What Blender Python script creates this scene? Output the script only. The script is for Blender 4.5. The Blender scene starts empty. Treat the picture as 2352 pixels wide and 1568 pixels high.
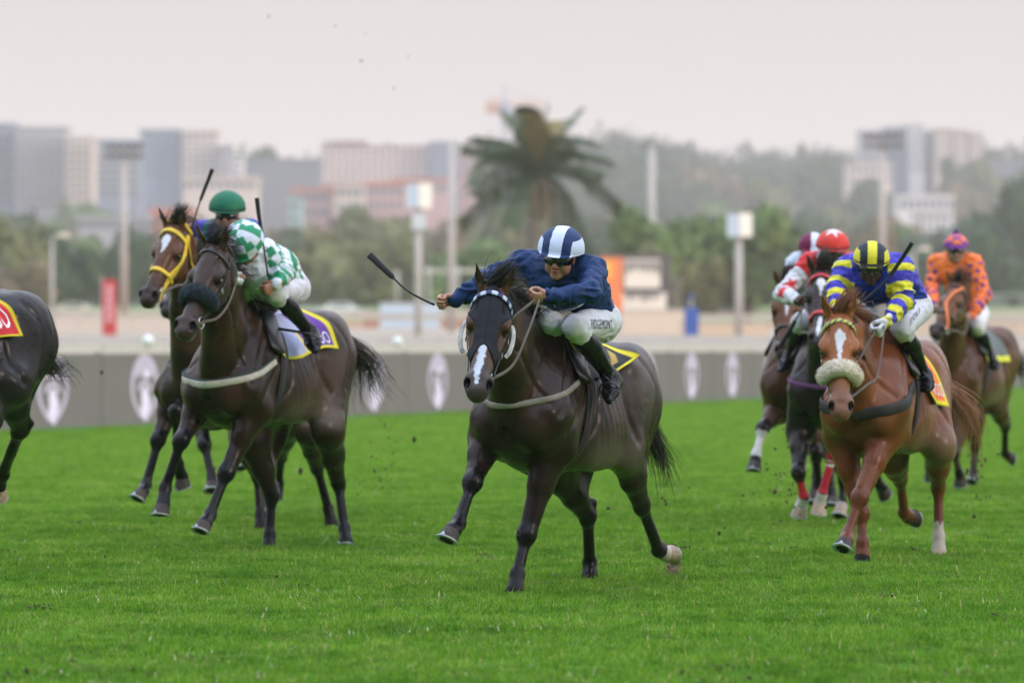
import bpy, math, random, os
import numpy as np
from mathutils import Vector, Matrix

scene = bpy.context.scene
col = scene.collection
rad = math.radians

# ------------------------------------------------------------------ camera
CAM_H = 1.36            # lens height above the turf
FPX = 10300.0           # focal length in pixels of a 2352 px wide frame
cam_d = bpy.data.cameras.new('camera')
cam = bpy.data.objects.new('camera', cam_d)
col.objects.link(cam)
cam_d.sensor_width = 36.0
cam_d.lens = 36.0 * FPX / 2352.0
cam.location = (0, 0, CAM_H)
cam.rotation_euler = (rad(90) + math.atan((800 - 784) / FPX), 0, 0)
cam_d.clip_start = 0.5
cam_d.clip_end = 9000
cam_d.dof.use_dof = True
cam_d.dof.focus_distance = 24.9
cam_d.dof.aperture_fstop = 2.6
cam_d.dof.aperture_blades = 0
scene.camera = cam

# ------------------------------------------------------------------ world: hazy evening sky
SUN_EL, SUN_AZ = 14.0, 118.0      # degrees; azimuth clockwise from the view direction
world = bpy.data.worlds.new('World')
scene.world = world
world.use_nodes = True
wn = world.node_tree.nodes; wl = world.node_tree.links
wn.clear()
w_out = wn.new('ShaderNodeOutputWorld')
w_bg = wn.new('ShaderNodeBackground')
w_sky = wn.new('ShaderNodeTexSky')
w_sky.sky_type = 'NISHITA'
w_sky.sun_disc = False
w_sky.sun_elevation = rad(SUN_EL)
w_sky.sun_rotation = rad(SUN_AZ)
w_sky.dust_density = 4.0
w_sky.air_density = 1.0
w_geo = wn.new('ShaderNodeTexCoord')
w_sep = wn.new('ShaderNodeSeparateXYZ')
w_ramp = wn.new('ShaderNodeValToRGB')
w_scale = wn.new('ShaderNodeVectorMath'); w_scale.operation = 'SCALE'
w_add = wn.new('ShaderNodeVectorMath'); w_add.operation = 'ADD'
w_mul = wn.new('ShaderNodeVectorMath'); w_mul.operation = 'SCALE'
wl.new(w_geo.outputs['Generated'], w_sep.inputs[0])
wl.new(w_sep.outputs['Z'], w_ramp.inputs[0])
cr = w_ramp.color_ramp
cr.elements[0].position = 0.0;  cr.elements[0].color = (0.385, 0.305, 0.275, 1)
cr.elements[1].position = 1.0;  cr.elements[1].color = (1.15, 1.28, 1.62, 1)
e = cr.elements.new(0.035); e.color = (0.372, 0.322, 0.302, 1)
e = cr.elements.new(0.075); e.color = (0.345, 0.312, 0.300, 1)
e = cr.elements.new(0.30); e.color = (0.58, 0.61, 0.69, 1)
wl.new(w_sky.outputs[0], w_scale.inputs[0]); w_scale.inputs['Scale'].default_value = 0.012
wl.new(w_ramp.outputs[0], w_mul.inputs[0]); w_mul.inputs['Scale'].default_value = 9.0
wl.new(w_scale.outputs[0], w_add.inputs[0])
wl.new(w_mul.outputs[0], w_add.inputs[1])
wl.new(w_add.outputs[0], w_bg.inputs[0])
w_bg.inputs[1].default_value = 0.13
wl.new(w_bg.outputs[0], w_out.inputs[0])

sun_d = bpy.data.lights.new('sun', 'SUN')
sun = bpy.data.objects.new('sun', sun_d)
col.objects.link(sun)
sun_d.energy = 1.3
sun_d.angle = rad(14)
sun_d.color = (1.0, 0.80, 0.62)
_sd = Vector((math.sin(rad(SUN_AZ)) * math.cos(rad(SUN_EL)), math.cos(rad(SUN_AZ)) * math.cos(rad(SUN_EL)), math.sin(rad(SUN_EL))))
sun.rotation_euler = _sd.to_track_quat('Z', 'Y').to_euler()

scene.view_settings.view_transform = 'Standard'
scene.view_settings.look = 'None'
scene.view_settings.exposure = 0.75
scene.view_settings.gamma = 1.0
scene.view_settings.use_curve_mapping = False
scene.render.engine = 'CYCLES'
scene.cycles.use_denoising = True
scene.cycles.max_bounces = 6
scene.cycles.volume_bounces = 1
scene.cycles.transparent_max_bounces = 8
scene.cycles.sample_clamp_indirect = 4.0

# ------------------------------------------------------------------ object helpers
def tag(o, label=None, cat=None, group=None, kind=None):
    if label: o['label'] = label
    if cat: o['category'] = cat
    if group: o['group'] = group
    if kind: o['kind'] = kind
    return o

def empty(name, loc=(0, 0, 0), rz=0.0):
    o = bpy.data.objects.new(name, None)
    o.empty_display_size = 0.2
    o.location = loc
    o.rotation_euler = (0, 0, rz)
    col.objects.link(o)
    return o

def mesh_obj(name, verts, faces, mat=None, parent=None, smooth=True, cols=None, mats=None, fmat=None, loc=None):
    me = bpy.data.meshes.new(name)
    verts = np.asarray(verts, dtype=np.float32)
    if isinstance(faces, np.ndarray) and faces.ndim == 2:
        k = faces.shape[1]
        me.vertices.add(len(verts)); me.vertices.foreach_set('co', verts.ravel())
        me.loops.add(faces.size); me.loops.foreach_set('vertex_index', faces.ravel().astype(np.int32))
        me.polygons.add(len(faces))
        me.polygons.foreach_set('loop_start', np.arange(0, faces.size, k, dtype=np.int32))
        me.update(calc_edges=True)
    else:
        me.from_pydata([tuple(map(float, v)) for v in verts], [], [tuple(int(i) for i in f) for f in faces])
    if smooth:
        me.polygons.foreach_set('use_smooth', np.ones(len(me.polygons), dtype=bool))
    if cols is not None:
        ca = me.color_attributes.new('Col', 'FLOAT_COLOR', 'POINT')
        c4 = np.ones((len(verts), 4), dtype=np.float32)
        c4[:, :3] = cols
        ca.data.foreach_set('color', c4.ravel())
    if mats:
        for m in mats: me.materials.append(m)
        if fmat is not None:
            me.polygons.foreach_set('material_index', np.asarray(fmat, dtype=np.int32))
    elif mat is not None:
        me.materials.append(mat)
    me.validate()
    o = bpy.data.objects.new(name, me)
    if loc is not None: o.location = loc
    col.objects.link(o)
    if parent is not None: o.parent = parent
    return o

class MB:
    """collects boxes, prisms and tubes for one mesh"""
    def __init__(s): s.v = []; s.f = []
    def add(s, V, F):
        b = len(s.v)
        s.v += [tuple(map(float, p)) for p in V]
        s.f += [tuple(int(i) + b for i in f) for f in F]
    def box(s, lo, hi, rz=0.0, c=(0, 0, 0)):
        V = [(x, y, z) for z in (lo[2], hi[2]) for y in (lo[1], hi[1]) for x in (lo[0], hi[0])]
        cs, sn = math.cos(rz), math.sin(rz)
        V = [(c[0] + x * cs - y * sn, c[1] + x * sn + y * cs, c[2] + z) for x, y, z in V]
        s.add(V, [(0, 2, 3, 1), (4, 5, 7, 6), (0, 1, 5, 4), (2, 6, 7, 3), (0, 4, 6, 2), (1, 3, 7, 5)])
    def tube(s, pts, r, n=8, cap=True):
        pts = [np.array(p, float) for p in pts]
        rr = r if hasattr(r, '__len__') else [r] * len(pts)
        V = []; F = []
        up = np.array((0.13, 0.21, 0.97))
        for i, p in enumerate(pts):
            t = pts[min(i + 1, len(pts) - 1)] - pts[max(i - 1, 0)]
            t /= np.linalg.norm(t) + 1e-9
            if i == 0:
                u = np.cross(t, up)
                if np.linalg.norm(u) < 0.2: u = np.cross(t, (1, 0, 0))
            else:
                u = u - t * u.dot(t)
            u /= np.linalg.norm(u) + 1e-9
            w = np.cross(t, u)
            for k in range(n):
                a = 2 * math.pi * k / n
                V.append(p + rr[i] * (math.cos(a) * u + math.sin(a) * w))
        for i in range(len(pts) - 1):
            for k in range(n):
                k2 = (k + 1) % n
                F.append((i * n + k, i * n + k2, (i + 1) * n + k2, (i + 1) * n + k))
        if cap:
            F.append(tuple(range(n - 1, -1, -1)))
            F.append(tuple((len(pts) - 1) * n + k for k in range(n)))
        s.add(V, F)
    def build(s, name, mat, parent=None, smooth=False, **kw):
        return mesh_obj(name, s.v, s.f, mat, parent, smooth, **kw)

# ------------------------------------------------------------------ materials
_mc = {}
def mat_new(name):
    m = bpy.data.materials.new(name); m.use_nodes = True
    return m, m.node_tree.nodes, m.node_tree.links, m.node_tree.nodes['Principled BSDF']

def pmat(name, color, rough=0.6, metal=0.0, noise=0.12, nscale=20.0, bump=0.0, bscale=60.0, spec=0.5, sheen=0.0, emit=0.0, coat=0.0):
    key = name
    if key in _mc: return _mc[key]
    m, n, l, b = mat_new(name)
    tc = n.new('ShaderNodeTexCoord')
    nz = n.new('ShaderNodeTexNoise'); nz.inputs['Scale'].default_value = nscale; nz.inputs['Detail'].default_value = 5
    l.new(tc.outputs['Object'], nz.inputs['Vector'])
    mp = n.new('ShaderNodeMapRange'); mp.inputs['From Min'].default_value = 0.25; mp.inputs['From Max'].default_value = 0.75
    mp.inputs['To Min'].default_value = 1 - noise; mp.inputs['To Max'].default_value = 1 + noise
    l.new(nz.outputs['Fac'], mp.inputs['Value'])
    mx = n.new('ShaderNodeVectorMath'); mx.operation = 'SCALE'
    mx.inputs[0].default_value = color
    l.new(mp.outputs[0], mx.inputs['Scale'])
    l.new(mx.outputs[0], b.inputs['Base Color'])
    b.inputs['Roughness'].default_value = rough
    b.inputs['Metallic'].default_value = metal
    b.inputs['Specular IOR Level'].default_value = spec
    b.inputs['Sheen Weight'].default_value = sheen
    b.inputs['Coat Weight'].default_value = coat
    if emit:
        b.inputs['Emission Color'].default_value = (*color, 1); b.inputs['Emission Strength'].default_value = emit
    if bump:
        bn = n.new('ShaderNodeTexNoise'); bn.inputs['Scale'].default_value = bscale; bn.inputs['Detail'].default_value = 6
        l.new(tc.outputs['Object'], bn.inputs['Vector'])
        bp = n.new('ShaderNodeBump'); bp.inputs['Strength'].default_value = bump; bp.inputs['Distance'].default_value = 0.01
        l.new(bn.outputs['Fac'], bp.inputs['Height']); l.new(bp.outputs[0], b.inputs['Normal'])
    _mc[key] = m
    return m

def vmat(name, rough=0.5, sheen=0.0, bump=0.2, bscale=(60, 60, 60), noise=0.15, nscale=14.0, spec=0.5, sss=0.0, rvar=0.0):
    """material whose base colour is the mesh's own colour attribute"""
    if name in _mc: return _mc[name]
    m, n, l, b = mat_new(name)
    at = n.new('ShaderNodeAttribute'); at.attribute_name = 'Col'
    tc = n.new('ShaderNodeTexCoord')
    nz = n.new('ShaderNodeTexNoise'); nz.inputs['Scale'].default_value = nscale; nz.inputs['Detail'].default_value = 6
    l.new(tc.outputs['Object'], nz.inputs['Vector'])
    mp = n.new('ShaderNodeMapRange'); mp.inputs['From Min'].default_value = 0.25; mp.inputs['From Max'].default_value = 0.75
    mp.inputs['To Min'].default_value = 1 - noise; mp.inputs['To Max'].default_value = 1 + noise
    l.new(nz.outputs['Fac'], mp.inputs['Value'])
    mx = n.new('ShaderNodeVectorMath'); mx.operation = 'SCALE'
    l.new(at.outputs['Color'], mx.inputs[0]); l.new(mp.outputs[0], mx.inputs['Scale'])
    l.new(mx.outputs[0], b.inputs['Base Color'])
    b.inputs['Roughness'].default_value = rough
    b.inputs['Specular IOR Level'].default_value = spec
    b.inputs['Sheen Weight'].default_value = sheen
    if rvar:
        mr = n.new('ShaderNodeMapRange'); mr.inputs['To Min'].default_value = rough - rvar; mr.inputs['To Max'].default_value = rough + rvar
        n2 = n.new('ShaderNodeTexNoise'); n2.inputs['Scale'].default_value = 5.0; n2.inputs['Detail'].default_value = 8
        l.new(tc.outputs['Object'], n2.inputs['Vector']); l.new(n2.outputs['Fac'], mr.inputs['Value'])
        l.new(mr.outputs[0], b.inputs['Roughness'])
    if sss: b.inputs['Subsurface Weight'].default_value = sss; b.inputs['Subsurface Radius'].default_value = (0.02, 0.008, 0.004)
    if bump:
        mpn = n.new('ShaderNodeMapping'); mpn.inputs['Scale'].default_value = bscale
        l.new(tc.outputs['Object'], mpn.inputs['Vector'])
        bn = n.new('ShaderNodeTexNoise'); bn.inputs['Scale'].default_value = 1.0; bn.inputs['Detail'].default_value = 6
        l.new(mpn.outputs[0], bn.inputs['Vector'])
        bp = n.new('ShaderNodeBump'); bp.inputs['Strength'].default_value = bump; bp.inputs['Distance'].default_value = 0.01
        l.new(bn.outputs['Fac'], bp.inputs['Height']); l.new(bp.outputs[0], b.inputs['Normal'])
    _mc[name] = m
    return m

# ------------------------------------------------------------------ implicit surfaces on a grid
_rs = np.random.RandomState(7)
_lat = _rs.rand(32, 32, 32).astype(np.float32)
def vnoise(P, s):
    """smooth value noise in -1..1 at the points P, lattice spacing s"""
    q = np.asarray(P, dtype=np.float32) / s + 100.0
    i = np.floor(q).astype(int); f = q - i; f = f * f * (3 - 2 * f)
    i &= 31; j = (i + 1) & 31
    def L(a, b, c): return _lat[a, b, c]
    x0, y0, z0 = i[..., 0], i[..., 1], i[..., 2]; x1, y1, z1 = j[..., 0], j[..., 1], j[..., 2]
    fx, fy, fz = f[..., 0], f[..., 1], f[..., 2]
    v = (((L(x0, y0, z0) * (1 - fx) + L(x1, y0, z0) * fx) * (1 - fy) + (L(x0, y1, z0) * (1 - fx) + L(x1, y1, z0) * fx) * fy) * (1 - fz)
         + ((L(x0, y0, z1) * (1 - fx) + L(x1, y0, z1) * fx) * (1 - fy) + (L(x0, y1, z1) * (1 - fx) + L(x1, y1, z1) * fx) * fy) * fz)
    return v * 2 - 1

def nrm(v):
    v = np.asarray(v, float); return v / (np.linalg.norm(v) + 1e-9)

class Field:
    def __init__(s, lo, hi, h):
        s.lo = np.array(lo, float); s.h = h
        s.n = np.ceil((np.array(hi, float) - s.lo) / h).astype(int) + 1
        s.ax = [(s.lo[i] + h * np.arange(s.n[i])).astype(np.float32) for i in range(3)]
        s.d = np.full(tuple(s.n), 0.3, dtype=np.float32)
    def sl(s, lo, hi):
        a = np.clip(np.floor((np.array(lo) - s.lo) / s.h).astype(int), 0, s.n)
        b = np.clip(np.ceil((np.array(hi) - s.lo) / s.h).astype(int) + 1, 0, s.n)
        return a, b
    def apply(s, fn, lo, hi, k=0.03, op='add', pad=0.05):
        a, b = s.sl(np.array(lo) - pad - k, np.array(hi) + pad + k)
        if np.any(b <= a): return
        X = s.ax[0][a[0]:b[0]][:, None, None]; Y = s.ax[1][a[1]:b[1]][None, :, None]; Z = s.ax[2][a[2]:b[2]][None, None, :]
        v = fn(X, Y, Z)
        D = s.d[a[0]:b[0], a[1]:b[1], a[2]:b[2]]
        if op == 'add':
            hh = np.maximum(k - np.abs(D - v), 0) / k
            np.minimum(D, v, out=D); D -= hh * hh * (k * 0.25)
        elif op == 'sub':
            v = -v
            hh = np.maximum(k - np.abs(D - v), 0) / k
            np.maximum(D, v, out=D); D += hh * hh * (k * 0.25)
        elif op == 'and':
            np.maximum(D, v, out=D)
    # elliptical tapered segment; ra, rb = (radius along u, radius along w)
    def seg(s, a, b, ra, rb, u=(1, 0, 0), k=0.03, op='add', pad=0.05):
        a = np.array(a, float); b = np.array(b, float)
        if not hasattr(ra, '__len__'): ra = (ra, ra)
        if not hasattr(rb, '__len__'): rb = (rb, rb)
        t = b - a; L = np.linalg.norm(t) + 1e-9; t = t / L
        u = np.array(u, float); u = u - t * u.dot(t)
        if np.linalg.norm(u) < 1e-3: u = np.cross(t, (0.3, 0.9, 0.1))
        u = nrm(u); w = np.cross(t, u)
        R = max(max(ra), max(rb))
        lo = np.minimum(a, b) - R; hi = np.maximum(a, b) + R
        a32, t32, u32, w32 = [x.astype(np.float32) for x in (a, t, u, w)]
        def fn(X, Y, Z):
            x = X - a32[0]; y = Y - a32[1]; z = Z - a32[2]
            pt = x * t32[0] + y * t32[1] + z * t32[2]
            tt = np.clip(pt, 0, L) ; vt = pt - tt; q = tt / L
            vu = x * u32[0] + y * u32[1] + z * u32[2]
            vw = x * w32[0] + y * w32[1] + z * w32[2]
            ru = ra[0] + (rb[0] - ra[0]) * q; rw = ra[1] + (rb[1] - ra[1]) * q
            rm = np.sqrt(ru * rw)
            iu = 1 / ru; iw = 1 / rw; im = 1 / rm
            A = vu * iu; B = vw * iw; C = vt * im
            k0 = np.sqrt(A * A + B * B + C * C) + 1e-5
            A *= iu; B *= iw; C *= im
            k1 = np.sqrt(A * A + B * B + C * C) + 1e-4
            return k0 * (k0 - 1) / k1
        s.apply(fn, lo, hi, k, op, pad)
    def chain(s, P, R, u=(1, 0, 0), k=0.03, **kw):
        for i in range(len(P) - 1):
            s.seg(P[i], P[i + 1], R[i], R[i + 1], u, k, **kw)
    def ell(s, c, r, M=None, k=0.03, op='add', pad=0.05):
        """ellipsoid; M rows = axes"""
        c = np.array(c, float); r = np.array(r, float)
        if M is None: M = np.eye(3)
        ext = np.sqrt(((np.asarray(M) * r[:, None]) ** 2).sum(0))
        Mf = np.asarray(M, dtype=np.float32); cf = c.astype(np.float32)
        def fn(X, Y, Z):
            x = X - cf[0]; y = Y - cf[1]; z = Z - cf[2]
            A = (x * Mf[0, 0] + y * Mf[0, 1] + z * Mf[0, 2]) / r[0]
            B = (x * Mf[1, 0] + y * Mf[1, 1] + z * Mf[1, 2]) / r[1]
            C = (x * Mf[2, 0] + y * Mf[2, 1] + z * Mf[2, 2]) / r[2]
            k0 = np.sqrt(A * A + B * B + C * C) + 1e-5
            A = A / r[0]; B = B / r[1]; C = C / r[2]
            k1 = np.sqrt(A * A + B * B + C * C) + 1e-4
            return k0 * (k0 - 1) / k1
        s.apply(fn, c - ext, c + ext, k, op, pad)
    def sample(s, P):
        q = (np.asarray(P, float) - s.lo) / s.h
        q = np.clip(q, 0, s.n - 1.001)
        i = q.astype(int); f = (q - i)
        d = s.d
        x, y, z = i[..., 0], i[..., 1], i[..., 2]; fx, fy, fz = f[..., 0], f[..., 1], f[..., 2]
        c00 = d[x, y, z] * (1 - fx) + d[x + 1, y, z] * fx; c10 = d[x, y + 1, z] * (1 - fx) + d[x + 1, y + 1, z] * fx
        c01 = d[x, y, z + 1] * (1 - fx) + d[x + 1, y, z + 1] * fx; c11 = d[x, y + 1, z + 1] * (1 - fx) + d[x + 1, y + 1, z + 1] * fx
        return (c00 * (1 - fy) + c10 * fy) * (1 - fz) + (c01 * (1 - fy) + c11 * fy) * fz
    def grad(s, P):
        P = np.asarray(P, float); h = s.h * 1.5; g = np.zeros_like(P)
        for a in range(3):
            e = np.zeros(3); e[a] = h
            g[..., a] = s.sample(P + e) - s.sample(P - e)
        return g / (np.linalg.norm(g, axis=-1, keepdims=True) + 1e-9)
    def cast(s, C, D, rmax, off=0.0, step=0.004):
        """from outside inwards towards the points C along -D: first place where the field falls below off"""
        C = np.atleast_2d(np.asarray(C, float)); D = np.atleast_2d(np.asarray(D, float))
        D = D / (np.linalg.norm(D, axis=1, keepdims=True) + 1e-9)
        rmax = np.broadcast_to(np.asarray(rmax, float), (len(C),))
        T = np.arange(0, float(rmax.max()), step)
        t = rmax[:, None] - T[None, :]
        val = s.sample(C[:, None, :] + D[:, None, :] * t[..., None])
        inside = (val < off) | (t <= 0)
        j = np.argmax(inside, axis=1); j = np.where(inside.any(axis=1), j, len(T) - 1)
        r = np.arange(len(C)); j0 = np.maximum(j - 1, 0)
        v1 = val[r, j]; v0 = val[r, j0]
        f = np.clip((v0 - off) / (v0 - v1 + 1e-9), 0, 1); f = np.where(j0 == j, 0, f)
        tt = t[r, j0] + (t[r, j] - t[r, j0]) * f
        return C + D * tt[:, None]
    def extract(s, smooth=1, grow=0.0):
        d = s.d - grow if grow else s.d
        I = d < 0
        n = I.shape
        c = I[:-1, :-1, :-1].astype(np.int8)
        tot = np.zeros(tuple(x - 1 for x in n), dtype=np.int8)
        for a in (0, 1):
            for b in (0, 1):
                for e in (0, 1):
                    tot += I[a:n[0] - 1 + a, b:n[1] - 1 + b, e:n[2] - 1 + e]
        act = np.nonzero((tot > 0) & (tot < 8))
        idx = np.full(tot.shape, -1, dtype=np.int32)
        na = len(act[0]); idx[act] = np.arange(na)
        A = np.stack(act, 1)
        cor = [(a, b, e) for a in (0, 1) for b in (0, 1) for e in (0, 1)]
        val = np.stack([d[act[0] + a, act[1] + b, act[2] + e] for a, b, e in cor], 1)
        acc = np.zeros((na, 3)); cnt = np.zeros(na)
        for p in range(8):
            for q in range(p + 1, 8):
                if sum(abs(cor[p][t] - cor[q][t]) for t in range(3)) != 1: continue
                m = (val[:, p] < 0) != (val[:, q] < 0)
                t = np.where(m, val[:, p] / (val[:, p] - val[:, q] + 1e-12), 0)
                pos = np.array(cor[p])[None, :] + t[:, None] * (np.array(cor[q]) - np.array(cor[p]))[None, :]
                acc += pos * m[:, None]; cnt += m
        V = s.lo + s.h * (A + acc / cnt[:, None])
        quads = []
        for axx in range(3):
            o1, o2 = [(1, 2), (2, 0), (0, 1)][axx]
            s0 = [slice(None)] * 3; s1 = [slice(None)] * 3
            s0[axx] = slice(0, n[axx] - 1); s1[axx] = slice(1, n[axx])
            a_ = I[tuple(s0)]; b_ = I[tuple(s1)]
            ch = a_ != b_
            E = np.stack(np.nonzero(ch), 1)
            ok = (E[:, o1] > 0) & (E[:, o2] > 0) & (E[:, o1] < n[o1] - 1) & (E[:, o2] < n[o2] - 1)
            E = E[ok]
            ins = a_[tuple(E.T)]
            def g(da, db):
                F = E.copy(); F[:, o1] -= da; F[:, o2] -= db
                return idx[tuple(F.T)]
            Q = np.stack([g(0, 0), g(1, 0), g(1, 1), g(0, 1)], 1)
            Q = np.where(ins[:, None], Q, Q[:, ::-1])
            quads.append(Q)
        F = np.concatenate(quads, 0)
        F = F[(F >= 0).all(1)]
        for _ in range(smooth):
            ac = np.zeros_like(V); ct = np.zeros(len(V))
            for i in range(4):
                np.add.at(ac, F[:, i], V[F[:, (i + 1) % 4]]); np.add.at(ct, F[:, i], 1)
                np.add.at(ac, F[:, i], V[F[:, (i + 3) % 4]]); np.add.at(ct, F[:, i], 1)
            V = V * 0.5 + 0.5 * ac / np.maximum(ct, 1)[:, None]
        return V, F
    def copy(s):
        o = object.__new__(Field); o.lo, o.h, o.n, o.ax = s.lo, s.h, s.n, s.ax; o.d = s.d.copy(); return o

def join_meshes(parts):
    V = []; F = []; b = 0
    for v, f in parts:
        V.append(v); F.append(f + b); b += len(v)
    return np.concatenate(V), np.concatenate(F)

def interp_tab(xs, rows, n=160):
    """smooth (Catmull-Rom) resampling of a table; xs ascending"""
    xs = np.array(xs, float); rows = np.array(rows, float)
    X = np.linspace(xs[0], xs[-1], n); out = np.zeros((n, rows.shape[1]))
    for i, x in enumerate(X):
        k = min(max(np.searchsorted(xs, x) - 1, 0), len(xs) - 2)
        t = (x - xs[k]) / (xs[k + 1] - xs[k])
        p0 = rows[max(k - 1, 0)]; p1 = rows[k]; p2 = rows[k + 1]; p3 = rows[min(k + 2, len(xs) - 1)]
        out[i] = 0.5 * ((2 * p1) + (-p0 + p2) * t + (2 * p0 - 5 * p1 + 4 * p2 - p3) * t * t + (-p0 + 3 * p1 - 3 * p2 + p3) * t ** 3)
    return X, out

def ribbon(P, N, w, t, taper=None, closed=False):
    """flat strap with rounded edges along P with surface normals N"""
    P = np.asarray(P, float); N = np.asarray(N, float); n = len(P)
    if closed: T = np.roll(P, -1, 0) - np.roll(P, 1, 0)
    else: T = np.gradient(P, axis=0)
    T /= np.linalg.norm(T, axis=1, keepdims=True) + 1e-9
    N = N - T * (N * T).sum(1, keepdims=True); N /= np.linalg.norm(N, axis=1, keepdims=True) + 1e-9
    B = np.cross(T, N)
    ww = np.ones(n) * w if taper is None else w * np.asarray(taper)
    prof = [(-0.5, 0.15), (-0.38, 1.0), (0, 1.15), (0.38, 1.0), (0.5, 0.15), (0.4, -0.3), (-0.4, -0.3)]
    m = len(prof); V = np.zeros((n, m, 3))
    for j, (a, b) in enumerate(prof):
        V[:, j] = P + B * (a * ww)[:, None] + N * (b * t)
    F = []
    for i in range(n if closed else n - 1):
        i2 = (i + 1) % n
        for j in range(m):
            F.append((i * m + j, i * m + (j + 1) % m, i2 * m + (j + 1) % m, i2 * m + j))
    return V.reshape(-1, 3), np.array(F)

def smooth_path(P, n):
    P = np.asarray(P, float)
    d = np.r_[0, np.cumsum(np.linalg.norm(np.diff(P, axis=0), axis=1))]
    _, o = interp_tab(d, P, n)
    return o
# ------------------------------------------------------------------ animals
def sstep(a, b, x):
    t = np.clip((x - a) / (b - a), 0, 1); return t * t * (3 - 2 * t)
def mixc(c, m, k):
    return c * (1 - m[:, None]) + np.array(k, float)[None, :] * m[:, None]
def seg_dist(V, a, b):
    a = np.array(a, float); b = np.array(b, float); t = b - a
    q = np.clip(((V - a) @ t) / (t @ t + 1e-9), 0, 1)
    return np.linalg.norm(V - a - q[:, None] * t, axis=1), q

class Frame:
    """local frame of a horse: x forward, y to its left, z up, origin on the turf below the elbows"""
    def __init__(s, OX, OY, theta, size=1.0):
        s.O = np.array((OX, OY, 0.0)); th = rad(theta)
        s.f = np.array((-math.sin(th), -math.cos(th), 0)); s.l = np.array((math.cos(th), -math.sin(th), 0))
        s.rz = math.atan2(s.f[1], s.f[0]); s.size = size
        s.C = np.array((0, 0, CAM_H))
    def J(s, px, py, xf):
        """where the sight line towards a spot meets the cross plane xf metres ahead of the elbows"""
        r = np.array(((px - 1176) / FPX, 1.0, -(py - 800) / FPX))
        Y = (xf + (s.O - s.C).dot(s.f)) / r.dot(s.f)
        P = s.C + r * Y
        return np.array((xf, (P - s.O).dot(s.l), P[2]))
    def vec(s, wx, wy, wz):
        w = np.array((wx, wy, wz), float)
        return np.array((w.dot(s.f), w.dot(s.l), wz))
    def px2m(s, xf=0.0):
        return (s.O[1] + s.f[1] * xf) / FPX
    def world(s, P):
        P = np.asarray(P, float)
        return s.O + P[..., 0:1] * s.f + P[..., 1:2] * s.l + P[..., 2:3] * np.array((0, 0, 1.0))

class HeadFrame:
    def __init__(s, fr, poll, muz, L, eyes, scale=1.0):
        k = fr.px2m(poll[2])
        s.o = fr.J(*poll)
        dx, dy = (muz[0] - poll[0]) * k, (muz[1] - poll[1]) * k
        dep = math.sqrt(max(L * L - dx * dx - dy * dy, 0.05 ** 2))
        x = nrm(fr.vec(dx, -dep, -dy))
        ex, ey = eyes
        # depth of the line through the eyes so that it is square to the face axis
        wx = np.array((dx, -dep, -dy)); E = (dx * ex + (-dy) * (-ey)) / dep
        lim = 0.9 * abs(ex); E = max(-lim, min(lim, E))
        y = fr.vec(ex, E, -ey); y = nrm(y - x * y.dot(x))
        s.x, s.y, s.z = x, y, np.cross(x, y)
        s.M = np.stack([s.x, s.y, s.z]); s.k = scale
    def P(s, x, y, z):
        return s.o + s.k * (x * s.x + y * s.y + z * s.z)
    def inv(s, V):
        return (V - s.o) @ s.M.T / s.k
    def D(s, x, y, z):
        return x * s.x + y * s.y + z * s.z

HEAD = [(-.03, -.075, .085, .068), (.05, -.085, .112, .086), (.12, -.10, .122, .096), (.19, -.108, .122, .098),
        (.27, -.105, .110, .084), (.36, -.092, .086, .066), (.45, -.080, .070, .056), (.54, -.072, .064, .056), (.600, -.070, .055, .052)]

TRUNK_X = [-1.40, -1.33, -1.22, -1.07, -.90, -.70, -.50, -.30, -.10, .05, .17, .27, .35]
TRUNK = [(1.30, 1.18, .05), (1.40, 1.12, .16), (1.50, 1.04, .25), (1.575, .97, .280), (1.585, .91, .285), (1.545, .855, .280), (1.535, .815, .278),
         (1.57, .79, .270), (1.61, .775, .262), (1.53, .785, .250), (1.42, .83, .235), (1.30, .90, .185), (1.16, .99, .06)]

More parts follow.
